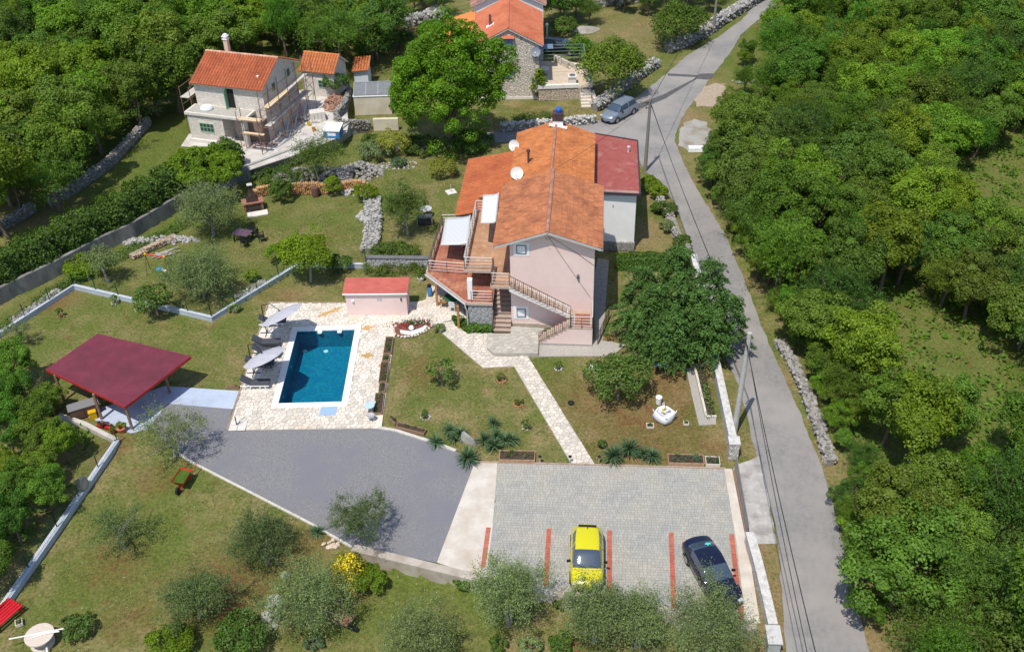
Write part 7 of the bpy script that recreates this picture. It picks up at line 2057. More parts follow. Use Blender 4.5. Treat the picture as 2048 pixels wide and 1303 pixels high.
# heads to the lawn, feet to the pool
def lq(px, py): return G(px, py, .06)
lounger('white lounger with grey cushion nearest the gravel drive', lq(484, 773), -.03, PLW, .6)
lounger('dark lounger fully uncovered between the two parasols', lq(507, 692), .0, PLD, .6)
lounger('dark lounger tucked beside the second parasol pole', lq(509, 707), -.2, PLD, .55)
lounger('white lounger under the upper parasol', lq(520, 651), .05, PLW, .6)
lounger('dark lounger under the lower parasol', lq(494, 733), .05, PLD, .55)
CAN = M('parasol_cloth', (.42, .42, .47), (.47, .47, .52), 3, .85)
SLABT = M('base_tile', (.60, .57, .53), (.66, .63, .59), 3, .85)
def parasol(label, base, ctr, tilt, r, yaw):
    o = thing('parasol', label, 'parasol', base)
    for i in (0, 1):
        for j in (0, 1): MB().box(-.52 + i * .53, -.02 + i * .53, -.52 + j * .53, -.02 + j * .53, 0, .06).build('base_tile', SLABT, o)
    MB().bar((-.45, 0, .08), (.45, 0, .08), .05).bar((0, -.45, .08), (0, .45, .08), .05).build('base_cross', BLKP, o)
    MB().tube([(0, 0, .06), (0, 0, 2.35)], .035, 10).build('pole', BLKP, o)
    c = Vector(ctr) - Vector(base)
    MB().tube([(0, 0, 2.3), (0, 0, 2.1) + 0 * c if False else Vector((0, 0, 2.45)), Vector((c.x * .5, c.y * .5, 2.75)), c + Vector((0, 0, .28))], .028, 8).build('arm', BLKP, o)
    R = Matrix.Rotation(tilt[0], 3, 'X') @ Matrix.Rotation(tilt[1], 3, 'Y') @ Matrix.Rotation(yaw, 3, 'Z')
    mb = MB(); N8 = 8; vs = []; rad = [0, .35, .7, 1.0]; hh = [.26, .17, .08, -.06]
    rngs = []
    for k, (q, h) in enumerate(zip(rad, hh)):
        row = []
        for i in range(N8 * 2):
            a = 2 * math.pi * i / (N8 * 2); rr = r * q * (1 if i % 2 == 0 else .94 if q > .9 else .95)
            row.append(c + R @ Vector((rr * math.cos(a), rr * math.sin(a), h - (0 if i % 2 == 0 else .02 * q))))
        rngs.append(row)
    for row in rngs: vs += row
    fs = []
    for k in range(3):
        for i in range(16):
            j = (i + 1) % 16; fs.append((k * 16 + i, (k + 1) * 16 + i, (k + 1) * 16 + j, k * 16 + j))
    can = mb.add(vs, fs).build('canopy', CAN, o)
    sol = can.modifiers.new('thick', 'SOLIDIFY'); sol.thickness = .01
    for i in range(8):
        a = 2 * math.pi * i / 8
        MB().tube([c + R @ Vector((0, 0, .2)), c + R @ Vector((r * .97 * math.cos(a), r * .97 * math.sin(a), -.09))], .012, 5).build('rib', BLKP, can)
    MB().lathe(c + R @ Vector((0, 0, .24)), [(.06, 0), (.06, .06), (0, .09)], 8).build('finial', BLKP, can)
    return o
b1 = G(534, 667, .06); parasol('pale grey tilted parasol at the far end of the pool', b1, G(562, 628, 2.1), (-.3, -.42), 1.62, .2)
b2 = G(508, 747, .06); parasol('pale grey tilted parasol near the gravel end of the pool', b2, G(527, 713, 2.0), (-.28, -.36), 1.5, .2)
eb = thing('umbrella_stand', 'empty parasol base of four tiles on the deck corner', 'parasol base', G(477, 850, .06))
for i in (0, 1):
    for j in (0, 1): MB().box(-.52 + i * .53, -.02 + i * .53, -.52 + j * .53, -.02 + j * .53, 0, .05).build('base_tile', SLABT, eb)
MB().tube([(-.1, 0, .05), (-.1, 0, .75)], .035, 8).build('pole_stub', BLKP, eb)
for k in range(3): MB().tube([(-.1, 0, .1), (.2 + k * .08, .1 + .14 * k, .3)], .012, 5).build('strap', BLKP, eb)
# bistro set by the pool
bt = thing('bistro_table', 'small round glass table at the pool corner', 'table', G(741, 826, .06))
MB().lathe((0, 0, .66), [(0, 0), (.32, 0), (.33, .02), (0, .03)], 16).build('table_top', M('blue_glass', (.42, .58, .72), rough=.2), bt)
for k in range(3):
    a = 2.1 * k; MB().tube([(.05 * math.cos(a), .05 * math.sin(a), .64), (.3 * math.cos(a), .3 * math.sin(a), 0)], .015, 5).build('leg', METD, bt)
WIRE = M('wire_chair', (.50, .50, .50), rough=.5)
def wirechair(label, px, py, rz):
    o = thing('wire_chair', label, 'chair', G(px, py, .06), rz)
    MB().lathe((0, 0, .4), [(0, -.04), (.2, -.02), (.27, .03), (.26, .04), (0, 0)], 14).build('seat', WIRE, o)
    MB().tube([(.27 * math.cos(t), .27 * math.sin(t), .42 + .38 * max(0, math.sin(t))) for t in np.linspace(-.3, math.pi + .3, 12)], .018, 5).build('back_hoop', WIRE, o)
    for k in range(7): t = .3 + k * .42; MB().tube([(.25 * math.cos(t), .25 * math.sin(t), .42), (.27 * math.cos(t), .27 * math.sin(t), .42 + .36 * math.sin(t))], .01, 4).build('back_wire', WIRE, o)
    for a in (.8, 2.35, 3.9, 5.5): MB().tube([(.18 * math.cos(a), .18 * math.sin(a), .4), (.26 * math.cos(a), .26 * math.sin(a), 0)], .014, 5).build('leg', WIRE, o)
wirechair('round wire chair behind the bistro table', 744, 815, .2); wirechair('round wire chair in front of the bistro table', 743, 840, 3.3)
# brown stones laid into the deck in the shape of lizards
ST_ = M('amber_stone', (.46, .27, .09), (.60, .38, .15), 4, .9, .4, isl=.2)
for k, (px, py, n, L, an) in enumerate(((660, 625, 10, 2.0, .62), (735, 657, 6, 1.0, .3), (735, 712, 6, .95, -.08), (763, 733, 3, .45, -.6))):
    r = random.Random(k); c = G(px, py, 0)
    for i in range(n):
        x = L * ((i + .5) / n - .5); w = .16 * math.sin(math.pi * (i + .6) / (n + .4)) + .05
        parts_ = [(x, 0, w)] + ([(x, .22, .08), (x, -.22, .08)] if i in (2, n - 3) and n > 4 else [])
        for x_, y_, w_ in parts_:
            ca, sa_ = math.cos(an), math.sin(an); pl = []
            for q in range(6):
                a_ = 6.283 * q / 6; u_, v_ = x_ + L / n * .56 * math.cos(a_) * r.uniform(.8, 1.05), y_ + w_ * math.sin(a_); pl.append((u_ * ca - v_ * sa_, u_ * sa_ + v_ * ca))
            o = MB().prism(pl, 0, .088).build('inlay_stone', ST_, PD); o.location = c

# ================================================================== planters and flower bed
SOILM = M('planter_soil', (.045, .03, .022), (.085, .06, .045), 12, .95, .8, 40)
BOARD = M('planter_board', (.23, .14, .085), (.33, .22, .14), 4, .85, .3, stretch=(1, 8, 8))
def planter(label, pa, pb, w, h=.25, mat=None, leafm=LFR, nl=10, seed=1, lh=.2):
    a, b = gt(*pa), gt(*pb); d = b - a; L = d.length
    o = thing('planter_box', label, 'planter', a, math.atan2(d.y, d.x)); mat = mat or BOARD
    MB().box(0, L, 0, .04, 0, h).build('side_board', mat, o); MB().box(0, L, w - .04, w, 0, h).build('side_board', mat, o)
    MB().box(0, .04, .042, w - .042, 0, h - .002).build('end_board', mat, o); MB().box(L - .04, L, .042, w - .042, 0, h - .002).build('end_board', mat, o)
    MB().box(.042, L - .042, .042, w - .042, 0, h - .06).build('soil', SOILM, o)
    rg = np.random.default_rng(seed); pts = []
    for k in range(nl):
        x, y = rg.uniform(.12, L - .12), rg.uniform(.1, w - .1)
        pts += [(x + rg.normal() * .06, y + rg.normal() * .05, h - .05 + rg.uniform(0, lh)) for q in range(16)]
    P0 = np.array(pts); V, Fc = leafset(P0, np.array([0, 0, .6]) + rg.normal(size=(len(P0), 3)) * .6, .085, rg)
    meshobj('foliage', fastmesh('foliage', V, Fc, leafm), o)
planter('dark wooden planter beside the flower bed end of the deck', (783, 711), (788, 678), .55, seed=1, nl=9)
planter('short wooden planter second along the deck border', (779, 726), (781, 714), .5, seed=2, nl=4)
planter('long wooden planter in the middle of the deck border', (774, 768), (779, 728), .55, seed=3, nl=7)
planter('short wooden planter fourth along the deck border', (771, 788), (773, 770), .45, seed=4, nl=4)
planter('wooden planter at the gravel end of the deck border', (765, 831), (770, 790), .6, seed=5, nl=6)
planter('narrow dark planter starting the curved kerb', (777, 838), (790, 852), .3, seed=6, nl=3)
planter('long narrow planter along the curved kerb', (792, 858), (848, 872), .45, seed=7, nl=4)
planter('pale framed planter at the left end of the parking edge', (998, 926), (1070, 927), .85, .3, M('planter_pale', (.34, .20, .12), (.44, .29, .19), 4, .85), LFR, 14, 8, .35)
planter('wide planter with cabbages at the right end of the parking edge', (1336, 932), (1408, 934), .8, .3, MATS['planter_pale'], LYC, 22, 9, .3)
planter('small white framed planter next to the cabbages', (1411, 934), (1440, 935), .7, .28, M('planter_white', (.60, .54, .46), rough=.8), LYC, 10, 10, .3)
planter('little wooden frame with a seedling left of the bulk bag', (1293, 857), (1308, 857), .4, .15, MATS['planter_white'], LFR, 3, 11)
planter('little wooden frame with a seedling right of the bulk bag', (1367, 851), (1378, 851), .35, .15, MATS['planter_white'], LFR, 2, 12)
planter('small wooden crate planter near the cable spool', (32, 1255), (47, 1250), .4, .18, MATS['planter_white'], LFR, 2, 13)
planter('dark timber at the carport side of the deck', (452, 778), (478, 777), .2, .15, seed=14, nl=1)
# sunken bed along the long pale wall
sbp = [G(*p) for p in ((1388, 735), (1408, 735), (1432, 838), (1412, 838))]
bed = thing('raised_bed', 'long narrow raised bed between lawn and long pale wall', 'planter', sbp[0])
MB().prism([(p - sbp[0]).xy[:] for p in sbp], 0, .12).build('soil', SOILM, bed)
for a_, b_ in ((0, 3), (3, 2), (0, 1)): MB().bar(sbp[a_] - sbp[0] + Vector((0, 0, .15)), sbp[b_] - sbp[0] + Vector((0, 0, .15)), .14, .3).build('edge', M('bed_edge', (.56, .52, .45), (.64, .60, .54), 3, .9), bed)
rg = np.random.default_rng(5); P0 = []
for k in range(40):
    t, s_ = rg.random(), rg.uniform(.25, .75); q = sbp[0].lerp(sbp[3], t).lerp(sbp[1].lerp(sbp[2], t), s_) - sbp[0]
    P0 += [(q.x + rg.normal() * .12, q.y + rg.normal() * .12, .15 + rg.uniform(0, .4)) for _ in range(18)]
P0 = np.array(P0); V, Fc = leafset(P0, np.array([0, 0, .6]) + rg.normal(size=(len(P0), 3)) * .6, .11, rg); meshobj('foliage', fastmesh('foliage', V, Fc, LOD), bed)
sheet('gravel_margin', [(1372, 735), (1388, 735), (1412, 838), (1432, 838), (1432, 848), (1398, 850), (1386, 800)], M('margin_gravel', (.30, .28, .26), (.40, .38, .35), 12, .95, .6), .01, 'thin gravel margin beside the raised bed')
fb = thing('flower_bed', 'curved bed of red and white flowers edged with pale stones', 'flower bed', G(826, 660))
fpl = [G(*p) - fb.location for p in ((788, 655), (800, 648), (840, 641), (858, 640), (866, 652), (850, 664), (828, 673), (800, 675), (788, 668))]
MB().prism([(p.x, p.y) for p in fpl], -.05, .1).build('soil', M('red_soil', (.16, .06, .04), (.22, .09, .06), 8, .95, .6), fb)
for k in range(len(fpl)):
    a_, b_ = fpl[k], fpl[(k + 1) % len(fpl)]; L = (b_ - a_).length; m = max(1, int(L / .22)); r = random.Random(k)
    for i in range(m): s_ = MB().rock((0, 0, 0), .11, r).build('edging_stone', FLAG, fb); s_.location = a_.lerp(b_, (i + .5) / m) + Vector((0, 0, .09))
wh = [G(*p) - fb.location for p in ((800, 662), (822, 665), (842, 658), (852, 652), (856, 655), (846, 664), (824, 672), (802, 669))]
MB().prism([(p.x, p.y) for p in wh], .0, .125).build('white_pebbles', WHT, fb)
for col, nm, n, sd, ctr in (((.42, .02, .05), 'red_flower', 110, 1, (815, 654)), ((.72, .62, .58), 'white_flower', 60, 2, (838, 648)), ((.03, .09, .02), 'flower_leaf', 300, 3, (826, 650))):
    rg = np.random.default_rng(sd); c = G(*ctr) - fb.location
    P0 = np.stack([c.x + rg.normal(size=n) * .65, c.y + rg.normal(size=n) * .22, rg.uniform(.12, .35, n)], 1); V, Fc = leafset(P0, np.array([0, 0, 1]) + rg.normal(size=(n, 3)) * .4, .1, rg, .9)
    meshobj(nm, fastmesh(nm, V, Fc, M(nm, col, rough=.6)), fb)['kind'] = 'stuff'
gl = thing('white_ball', 'white stone ball in the flower bed', 'ornament', G(823, 659, .12)); MB().lathe((0, 0, 0), [(0, 0), (.14, .04), (.2, .17), (.14, .3), (0, .34)], 12).build('ball', WHT, gl)
# garden lights along the parking edge
for px, lab in ((1080, 'left of the path'), (1140, 'at the left path end'), (1198, 'at the right path end')):
    o = thing('garden_light', 'small black solar garden light ' + lab, 'lamp', G(px, 926))
    MB().tube([(0, 0, 0), (0, 0, .5)], .02, 6).build('stake', METL, o); MB().lathe((0, 0, .5), [(.05, 0), (.1, .03), (.11, .08), (0, .1)], 10).build('head', BLKP, o)
# bulk bag with a white bucket
bg_ = thing('bulk_bag', 'white woven bulk bag of building scraps on the lawn', 'bag', G(1328, 838), .7)
BAGM = M('woven_bag', (.72, .74, .77), (.77, .78, .80), 6, .8, .3, 30)
mb = MB(); prf = [(.42, 0), (.5, .1), (.54, .35), (.5, .6), (.44, .68), (.40, .64), (.42, .5)]; vs = []
for r_, z in prf:
    for i in range(16):
        a = 2 * math.pi * i / 16; k = 1.12 / max(abs(math.cos(a)), abs(math.sin(a))) ** .55; wob = 1 + .05 * math.sin(3 * a + z * 6); vs.append((r_ * math.cos(a) * k * wob, r_ * math.sin(a) * k * wob, z + .03 * math.sin(5 * a)))
fs = [(i * 16 + k, i * 16 + (k + 1) % 16, (i + 1) * 16 + (k + 1) % 16, (i + 1) * 16 + k) for i in range(len(prf) - 1) for k in range(16)]
fs.append(tuple((len(prf) - 1) * 16 + k for k in range(16)))
mb.add(vs, fs).build('bag', BAGM, bg_, True)
for sx_, sy_ in ((.48, .48), (-.48, .48), (.48, -.48), (-.48, -.48)): MB().tube([(sx_, sy_, .6), (sx_ * 1.1, sy_ * 1.1, .78), (sx_ * .9, sy_ * 1.2, .74), (sx_ * .85, sy_ * 1.05, .58)], .02, 5).build('loop', BAGM, bg_)
for k in range(8):
    MB().obox((rng.uniform(-.25, .25), rng.uniform(-.25, .25), .6 + rng.uniform(0, .08)), (rng.uniform(.2, .4), .12, .06), rng.uniform(0, 3), (rng.uniform(-.4, .4), 0)).build('scrap', M('scrap_%d' % (k % 3), ((.66, .66, .64), (.55, .5, .2), (.3, .3, .32))[k % 3], rough=.7), bg_)
MB().tube([(.02, .05, .55), (.06, .0, 1.2)], .025, 6).build('shovel_handle', BLKP, bg_)
wb = thing('white_bucket', 'white plastic bucket behind the bulk bag', 'bucket', G(1317, 806)); MB().lathe((0, 0, 0), [(.17, 0), (.2, .5), (.22, .52), (.2, .55), (0, .56)], 14).build('pail', WHT, wb); MB().tube([(-.2, 0, .5), (-.16, -.1, .42), (.16, -.1, .42), (.2, 0, .5)], .01, 5).build('handle', METD, wb)
# blue bench under the conifer, white sacks
bl = thing('blue_bench', 'pale blue board bench in the conifer shade', 'bench', G(1322, 738), 0); MB().box(-.5, .5, -.2, .2, .38, .44).build('seat', M('pale_blue_paint', (.25, .38, .55), rough=.6), bl)
for x in (-.4, .4): MB().box(x - .04, x + .04, -.16, .16, 0, .38).build('leg', WOOD, bl)
for px, py, lab in ((1186, 738, 'white sack beside the leafy tree'), (1266, 730, 'white sack between the leafy tree and the conifer')):
    o = thing('sack', lab, 'sack', G(px, py)); MB().rock((0, 0, .18), .26, random.Random(px), .8).build('bag', BAGM, o)
for px, py, lab in ((1205, 892, 'black bowl with a plant near the yucca clump'), (1142, 806, 'dark round drain lid in the right lawn')):
    pot(lab, px, py, .28 if 'bowl' in lab else .2, .14 if 'bowl' in lab else .03, BLKP, LFR if 'bowl' in lab else None, .2, 'bowl' if 'bowl' in lab else 'drain_lid', px)
# red chest under the outside stairs
w_ = HF.o + HF.u * 3.45 + HF.v * -.55; rcx = thing('red_chest', 'bright red box standing below the outside stairs', 'box', (w_.x, w_.y, .0), HF.a)
MB().box(-.3, .3, -.25, .25, 0, .45).build('body', M('red_plastic', (.55, .01, .02), rough=.4), rcx); MB().box(-.32, .32, -.27, .27, .45, .52).build('lid', MATS['red_plastic'], rcx)
# porch furniture
def hw(u, v, z=0): w = HF.o + HF.u * u + HF.v * v; return Vector((w.x, w.y, z))
q = HF.L(905, 612, 0); tb = thing('porch_table', 'green oval table in the porch shade', 'table', hw(q.x, q.y, .07)); MB().lathe((0, 0, .7), [(0, 0), (.6, 0), (.6, .04), (0, .05)], 18).build('table_top', M('green_cloth', (.03, .12, .06), rough=.7), tb); MB().tube([(0, 0, 0), (0, 0, .7)], .05, 8).build('leg', METD, tb)
q = HF.L(906, 622, 0); chair('porch_chair', 'white plastic chair at the green porch table', hw(q.x, q.y, .07), 2.9, PLW)
q = HF.L(887, 614, 0); chair('porch_chair', 'brown rattan chair left of the green porch table', hw(q.x, q.y, .07), 1.6, WOOD)
q = HF.L(860, 592, 0); hb = thing('hose_reel', 'blue towel and dark hose on the porch wall corner', 'hose', hw(q.x, q.y, .07)); MB().lathe((0, 0, 0), [(.16, 0), (.18, .5), (.15, .95), (0, 1.0)], 10).build('stand', BLKP, hb); MB().box(-.14, .14, -.22, -.17, .1, .8).build('towel', M('blue_towel', (.08, .22, .5), rough=.8), hb)
pot('white bowl planter at the shed side of the terrace', 842, 560, .28, .25, WHT, LFR, .15, seed=12)
pot('small terracotta pot beside the mound shrub', 905, 352, .2, .22, TERR, LFR, .2, seed=13)
q = HF.L(962, 400, 4.0); o = thing('flower_pot', 'flower pot on the upper terrace by the railing', 'flower pot', hw(q.x, q.y, 4.02)); MB().lathe((0, 0, 0), [(.12, 0), (.18, .3), (.2, .32), (0, .3)], 12).build('pot', TERR, o)
# terrace table and chairs under the awnings
q = HF.L(905, 480, 2.2); tb = thing('terrace_table', 'white table below the striped awning', 'table', hw(-4.1, q.y, 2.22)); MB().box(-.5, .5, -.4, .4, .7, .74).build('table_top', WHT, tb)
for x in (-.42, .42):
    for y in (-.32, .32): MB().tube([(x, y, 0), (x, y, .7)], .025, 6).build('leg', WHT, tb)
chair('terrace_chair', 'white chair below the striped awning', hw(-4.0, q.y - .8, 2.22), 3.0, PLW)
# bistro table by the gravel path left of the house, stone slab, drying spider
tb = thing('garden_table', 'round white garden table beside the lean-to roof', 'table', gt(853, 432)); MB().lathe((0, 0, .7), [(0, 0), (.5, 0), (.5, .04), (0, .05)], 18).build('table_top', M('table_grey', (.50, .51, .54), rough=.6), tb); MB().tube([(0, 0, 0), (0, 0, .7)], .05, 8).build('leg', METD, tb)
gc = thing('rabbit_cage', 'dark mesh cage with a white frame by the garden table', 'cage', gt(850, 446), .05)
for x in (-.6, .6):
    for y in (-.35, .35): MB().bar((x, y, 0), (x, y, .6), .05).build('frame_post', METL, gc)
MB().box(-.58, .58, -.33, .33, .02, .5).build('mesh_box', M('cage_dark', (.05, .05, .055), rough=.8), gc); MB().box(-.62, .62, -.37, .37, .6, .64).build('lid', M('cage_lid', (.10, .10, .11), rough=.7), gc)
ss = thing('umbrella_stand', 'pale slab with a short post on the upper lawn', 'parasol base', gt(902, 384), .4)
for i in (0, 1):
    for j in (0, 1): MB().box(-.42 + i * .43, -.01 + i * .43, -.42 + j * .43, -.01 + j * .43, 0, .05).build('base_tile', SLABT, ss)
MB().tube([(0, 0, .05), (0, 0, .7)], .03, 6).build('pole_stub', METL, ss)

# ================================================================== lawn clutter
def barrow(label, px, py, rz, tray, load, col, sc=1.0):
    o = thing('wheelbarrow', label, 'wheelbarrow', gt(px, py), rz)
    m = M(tray, col, tuple(c * 1.3 for c in col), 4, .6)
    vs = [(-.35, -.2, .3), (.3, -.2, .3), (.3, .2, .3), (-.35, .2, .3), (-.5, -.32, .6), (.45, -.3, .6), (.45, .3, .6), (-.5, .32, .6)]
    MB().add(vs, [(3, 2, 1, 0), (0, 1, 5, 4), (1, 2, 6, 5), (2, 3, 7, 6), (3, 0, 4, 7)]).build('tray', m, o)
    MB().add([(v[0] * .9, v[1] * .9, v[2] if v[2] < .5 else .53) for v in vs], [(4, 5, 6, 7), (0, 3, 2, 1), (0, 1, 5, 4), (1, 2, 6, 5), (2, 3, 7, 6), (3, 0, 4, 7)]).build('load', load, o)
    for s_ in (-1, 1):
        MB().tube([(.95, s_ * .28, .55), (.3, s_ * .22, .28), (-.55, s_ * .06, .2)], .022, 6).build('handle', m, o)
        MB().tube([(.25, s_ * .22, .3), (.3, s_ * .25, 0)], .02, 6).build('leg', m, o)
    MB().tube([(-.62, -.05, .18), (-.62, .05, .18)], .18, 14).build('wheel', RUB_, o)
    o.scale = (sc, sc, sc)
barrow('red wheelbarrow full of cut grass below the carport olive', 369, 968, 1.35, 'red_barrow', LHG, (.40, .03, .012), 1.25)
barrow('rusty wheelbarrow of soil beside the silvery olive', 688, 1250, 2.6, 'rusty_barrow', M('barrow_soil', (.20, .10, .06), (.28, .16, .10), 8, .95, .6), (.22, .16, .13), 1.15)
sp_ = thing('cable_spool', 'old cable spool table with poles lying on top', 'table', gt(86, 1285)); SPW = M('spool_wood', (.52, .44, .36), (.62, .55, .47), 3, .85, stretch=(1, 6, 1))
MB().lathe((0, 0, .62), [(0, 0), (.72, 0), (.72, .06), (0, .065)], 24).build('table_top', SPW, sp_); MB().lathe((0, 0, 0), [(.6, 0), (.6, .05), (.25, .05), (.25, .62), (0, .62)], 18).build('drum', SPW, sp_)
for k, (a_, b_) in enumerate((((-1.4, -.25, .72), (1.2, .3, .74)), ((-.6, -.1, .73), (1.0, .12, .75)), ((-.3, -.2, .72), (.9, .22, .74)))): MB().tube([a_, b_], .035, 6).build('white_pole', WHT, sp_)
MB().tube([(.45, -.5, .3), (.6, -1.0, -.0)], .05, 8).build('white_pipe', WHT, sp_)
rbn = thing('red_pallet', 'bright red slatted bench at the left edge', 'bench', gt(8, 1238), 1.05); RDP = M('red_paint', (.50, .012, .02), (.56, .02, .03), 4, .5)
for k in range(6): MB().box(-.9, .9, -.55 + k * .19, -.55 + k * .19 + .15, .42, .46).build('slat', RDP, rbn)
for x in (-.75, .75): MB().box(x - .05, x + .05, -.55, .55, .34, .42).build('bearer', RDP, rbn)
for x in (-.75, .75):
    for y in (-.45, .45): MB().box(x - .05, x + .05, y - .05, y + .05, 0, .34).build('leg', RDP, rbn)
dk = thing('fence_dish', 'grey round disc leaning on the lower left wall', 'disc', gt(172, 985), 0); mb = MB().lathe((0, 0, 0), [(0, .05), (.3, .03), (.45, 0)][::-1], 18); R = Matrix.Rotation(1.1, 3, 'Y') @ Matrix.Rotation(.3, 3, 'X'); mb.v = [tuple(R @ Vector(v) + Vector((0, 0, .75))) for v in mb.v]; mb.build('plate', M('disc_grey', (.17, .17, .15), rough=.7), dk); MB().tube([(0, 0, 0), (0, 0, .75)], .03, 6).build('prop', METD, dk)
# firewood: split logs seen end on, each its own piece
FWD = M('split_wood', (.42, .22, .09), (.58, .35, .17), 5, .85, .4, 30, isl=.2)
def firewood(label, pa, pb, h, depth, seed, FWD=FWD):
    r = random.Random(seed); a, b = gt(*pa), gt(*pb); d = b - a; L = d.length
    o = thing('firewood_stack', label, 'firewood', a, math.atan2(d.y, d.x)); meshes = []
    for k in range(6):
        rr = .085; tri = [(rr * r.uniform(.8, 1.2) * math.cos(t + r.uniform(-.2, .2)), rr * r.uniform(.8, 1.2) * math.sin(t)) for t in (.4, 2.5, 4.6)] if k % 2 else [(rr * math.cos(t), rr * r.uniform(.85, 1.1) * math.sin(t)) for t in np.linspace(0, 5.2, 6)]
        m = len(tri); mb = MB().add([(x, 0, z) for x, z in tri] + [(x, .4, z) for x, z in tri], [tuple(range(m)), tuple(m + q for q in reversed(range(m)))] + [(q, m + q, m + (q + 1) % m, (q + 1) % m) for q in range(m)]); meshes.append(mb.mesh('log', FWD))
    cnt = 0; z = .1; extra = MB()
    while z < h:
        x = .08
        while x < L:
            top = h * (1 - .25 * abs(2 * x / L - 1) ** 2)
            if z < top and cnt < 300:
                q = meshobj('log', meshes[r.randrange(6)], o, (x + r.uniform(-.02, .02), r.uniform(-.06, .06), z + r.uniform(-.02, .02)), (0, r.uniform(0, 6.28), r.uniform(-.06, .06))); cnt += 1
            x += .165
        z += .15
    MB().box(0, L, .38, .38 + depth, 0, h * .72).build('stack_back', M('wood_grey', (.24, .2, .16), (.34, .29, .24), 8, .95, .5), o)
    return o
firewood('long stack of split firewood below the rock bank', (578, 390), (656, 388), 1.1, .4, 1)
firewood('short stack of split firewood right of the upright shrub', (684, 383), (733, 380), .95, .4, 2)
firewood('low firewood pile on the hedge slope', (268, 520), (358, 478), .42, .3, 3, M('old_wood', (.33, .24, .16), (.45, .36, .27), 5, .9, .4, isl=.25))
firewood('short log pile behind the barbecue', (512, 398), (544, 388), .9, .3, 4)
lgp = thing('branch_heap', 'heap of weathered grey branches below the firewood pile', 'branch', gt(330, 510), .4); GB = M('grey_branch', (.34, .30, .26), (.44, .40, .36), 5, .9)
for k in range(14): r = rng; MB().tube([(r.uniform(-1.2, -.3), r.uniform(-.5, .5), r.uniform(.03, .2)), (r.uniform(.2, 1.3), r.uniform(-.5, .5), r.uniform(.03, .25))], .045, 5).build('branch', GB, lgp)
# barbecue
bq = thing('brick_barbecue', 'brick garden barbecue with a dark smoke hood', 'barbecue', gt(508, 418), .3)
BRK = M('bbq_brick', (.28, .12, .085), (.36, .17, .12), 6, .9, .4); MB().box(-.75, .75, -.4, .45, 0, .75).build('base', M('bbq_dark', (.06, .045, .04), rough=.9), bq); MB().box(-.9, .9, -.5, .5, .75, .84).build('worktop', BRK, bq)
for x in (-.8, .65): MB().box(x, x + .15, -.42, .45, 0, .74).build('pier', BRK, bq)
MB().add([(-.5, -.3, .84), (.5, -.3, .84), (.5, .45, .84), (-.5, .45, .84), (-.16, -.02, 1.75), (.16, -.02, 1.75), (.16, .3, 1.75), (-.16, .3, 1.75)], [(4, 5, 6, 7), (0, 1, 5, 4), (1, 2, 6, 5), (2, 3, 7, 6), (3, 0, 4, 7)]).build('hood', M('hood_brown', (.05, .03, .025), rough=.8), bq); MB().box(-.13, .13, .02, .28, 1.75, 2.2).build('flue', MATS['hood_brown'], bq); MB().box(-.22, .22, -.06, .36, 2.25, 2.3).build('cap', METL, bq)
MB().obox((.2, -1.0, .05), (1.7, .8, .1)).build('hearth_slab', CTRIM, bq)
rdm = thing('rusty_barrel', 'rusty barrel standing against the long firewood stack', 'barrel', gt(632, 392)); MB().lathe((0, 0, 0), [(.3, 0), (.33, .3), (.32, .6), (.3, .85), (.26, .86), (0, .84)], 14).build('drum', M('barrel_rust', (.11, .055, .045), (.16, .08, .06), 5, .9), rdm)
# garden table with chairs
gt0 = gt(488, 480); gtb = thing('lawn_table', 'dark rectangular table on the upper lawn', 'table', gt0, -.35); MB().box(-.7, .7, -.5, .5, .7, .75).build('table_top', M('table_plum', (.10, .06, .09), (.13, .08, .12), 3, .4), gtb)
for x in (-.6, .6):
    for y in (-.42, .42): MB().box(x - .04, x + .04, y - .04, y + .04, 0, .7).build('leg', BLKP, gtb)
for k, (dx, dy, rz, lab) in enumerate(((.9, .4, -1.6, 'dark chair at the pool end of the lawn table'), (1.5, -.2, -1.2, 'dark chair standing apart from the lawn table'), (.3, -1.0, 2.6, 'dark chair in front of the lawn table'), (.5, 1.1, -.3, 'dark chair behind the lawn table'))):
    chair('lawn_chair', lab, (gt0.x + dx, gt0.y + dy, 0), rz, BLKP)
# swing frame
sw = thing('play_swing', 'child swing frame with red and yellow top bar', 'swing', gt(300, 545)); MB().tube([(0, 0, 1.7), (1.6, -.5, 1.7)], .05, 8).build('top_bar', M('swing_red', (.6, .05, .03), rough=.5), sw)
for k, x in enumerate((0, 1.6)):
    y = -.3125 * x; MB().lathe((x, y, 1.62), [(0, 0), (.08, .02), (.1, .08), (.07, .16), (0, .17)], 8).build('joint', M('swing_yellow', (.75, .5, .01), rough=.5), sw)
    for s_ in (-.5, .5): MB().tube([(x, y, 1.68), (x - .1 + .2 * k, y + s_, 0)], .025, 6).build('leg', METD, sw)
tl = thing('toy_slide', 'small blue and white toy lying in the grass', 'toy', gt(322, 540), -.4); MB().box(-.35, .1, -.15, .15, 0, .14).build('blue_part', M('toy_blue', (.02, .32, .65), rough=.4), tl); MB().slab([(.1, -.12, .12), (.5, -.12, .04), (.5, .12, .04), (.1, .12, .12)], .04).build('chute', WHT, tl)
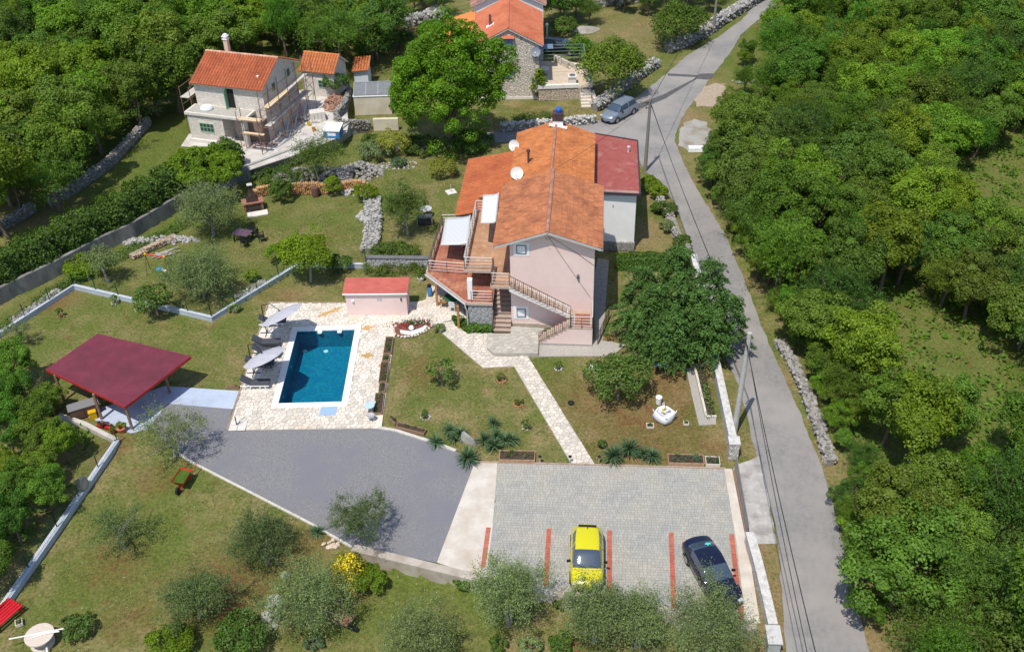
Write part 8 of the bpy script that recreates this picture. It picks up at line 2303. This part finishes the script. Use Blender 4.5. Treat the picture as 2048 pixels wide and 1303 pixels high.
# water tap stand with tank near hedge, mailbox, pale block on verge
bx = thing('concrete_block', 'long white concrete block on the verge below the gravel', 'block', G(1392, 301), -.02); mb = MB().add([(-.75, -.35, 0), (.75, -.35, 0), (.75, .35, 0), (-.75, .35, 0), (-.7, -.3, .35), (.68, -.28, .32), (.7, .3, .35), (-.7, .3, .38)], [(4, 5, 6, 7), (0, 1, 5, 4), (1, 2, 6, 5), (2, 3, 7, 6), (3, 0, 4, 7)]); mb.build('block', M('white_concrete', (.66, .67, .68), (.74, .75, .75), 3, .9, .4), bx)
mbx = thing('mail_box', 'small dark box on a white post beside the upper rubble wall', 'mail box', G(1313, 133)); MB().box(-.05, .05, -.05, .05, 0, .9).build('post', WHT, mbx); MB().box(-.42, -.12, -.18, .18, .55, .85).build('box', M('mail_green', (.03, .05, .05), rough=.5), mbx)
gh = thing('sand_heap', 'flat pale sand heap on the lawn right of the stone house', 'heap', gt(1170, 60)); mb = MB(); vs = []; 
for k, (r_, z) in enumerate(((1.6, 0), (1.2, .18), (.6, .3), (.1, .34))):
    for i in range(14): a = 6.283 * i / 14; w = 1 + .1 * math.sin(3 * a + k); vs.append((1.1 * r_ * w * math.cos(a), .75 * r_ * w * math.sin(a), z))
mb.add(vs, [(i * 14 + k, i * 14 + (k + 1) % 14, (i + 1) * 14 + (k + 1) % 14, (i + 1) * 14 + k) for i in range(3) for k in range(14)] + [tuple(42 + k for k in range(14))]).build('sand', GRV, gh, True)

# ================================================================== poles and wires
POLE = M('pole_concrete', (.38, .37, .35), (.46, .45, .43), 5, .9, .3)
POLW = M('pole_wood', (.20, .175, .15), (.28, .25, .22), 5, .9, .4, stretch=(6, 6, 1))
def upole(label, px, py, h, r0, r1, mat, arm):
    o = thing('utility_pole', label, 'pole', G(px, py)); lean = Vector((.08, 0, 0))
    MB().tube([(0, 0, -.3), lean + Vector((0, 0, h))], [r0, r1], 14).build('shaft', mat, o)
    for k in range(2):
        z = h - .35 - .5 * k
        MB().bar((-.3, -.12, z), (.25, .1, z), .06).build('bracket', METD, o)
        for x in (-.25, .18): MB().lathe((x, x * .4, z), [(.03, 0), (.06, .04), (.06, .1), (.03, .15), (0, .16)], 8).build('insulator', METD, o)
    return G(px, py) + Vector((0, 0, h))
t1 = upole('grey concrete utility pole beside the lower road', 1468, 865, 7.7, .19, .13, POLE, 1)
MB().tube([(.05, 0, 6.9), (.05, 0, 7.72)], .16, 12)
t2 = upole('brown wooden utility pole beside the red annexe roof', 1290, 342, 6.9, .17, .11, POLW, 1)
t3 = upole('distant wooden utility pole at the upper rubble wall', 1426, 66, 7.0, .17, .11, POLW, 1)
WIR = M('wire_black', (.012, .012, .014), rough=.6)
def wire(label, a, b, sag, r=.018):
    pts = []
    for k in range(17):
        t = k / 16; p = Vector(a).lerp(Vector(b), t); p.z -= 4 * sag * t * (1 - t); pts.append(p)
    o = MB().tube(pts, r, 5).build('overhead_wire', WIR); tag(o, label, 'wire')
e1 = t1 + Vector((-.1, 0, -.5)); e2 = t2 + Vector((.05, 0, -.3)); e3 = t3 + Vector((0, 0, -.3))
lowp = G(1690, 1420, 4.5); 
wire('thick black overhead cable between the two poles', e1, e2, .5, .022)
wire('thin black overhead wire between the two poles', e1 + Vector((.15, 0, -.35)), e2 + Vector((.15, 0, -.3)), .55)
wire('black overhead cable from the concrete pole down the road', e1, G(1660, 1420, 6.2), .4, .022)
wire('second overhead wire from the concrete pole down the road', e1 + Vector((.12, 0, -.3)), G(1640, 1420, 5.8), .45)
wire('overhead cable from the wooden pole up the road', e2, e3, .4, .022)
wire('service wire from the wooden pole to the pink house ridge', e2, hw(2.5, 8.6, 7.9), .3, .012)
wire('service wire from the wooden pole to the stone house', e2 + Vector((0, 0, -.3)), (3.6, 98, 5.6), .6, .012)
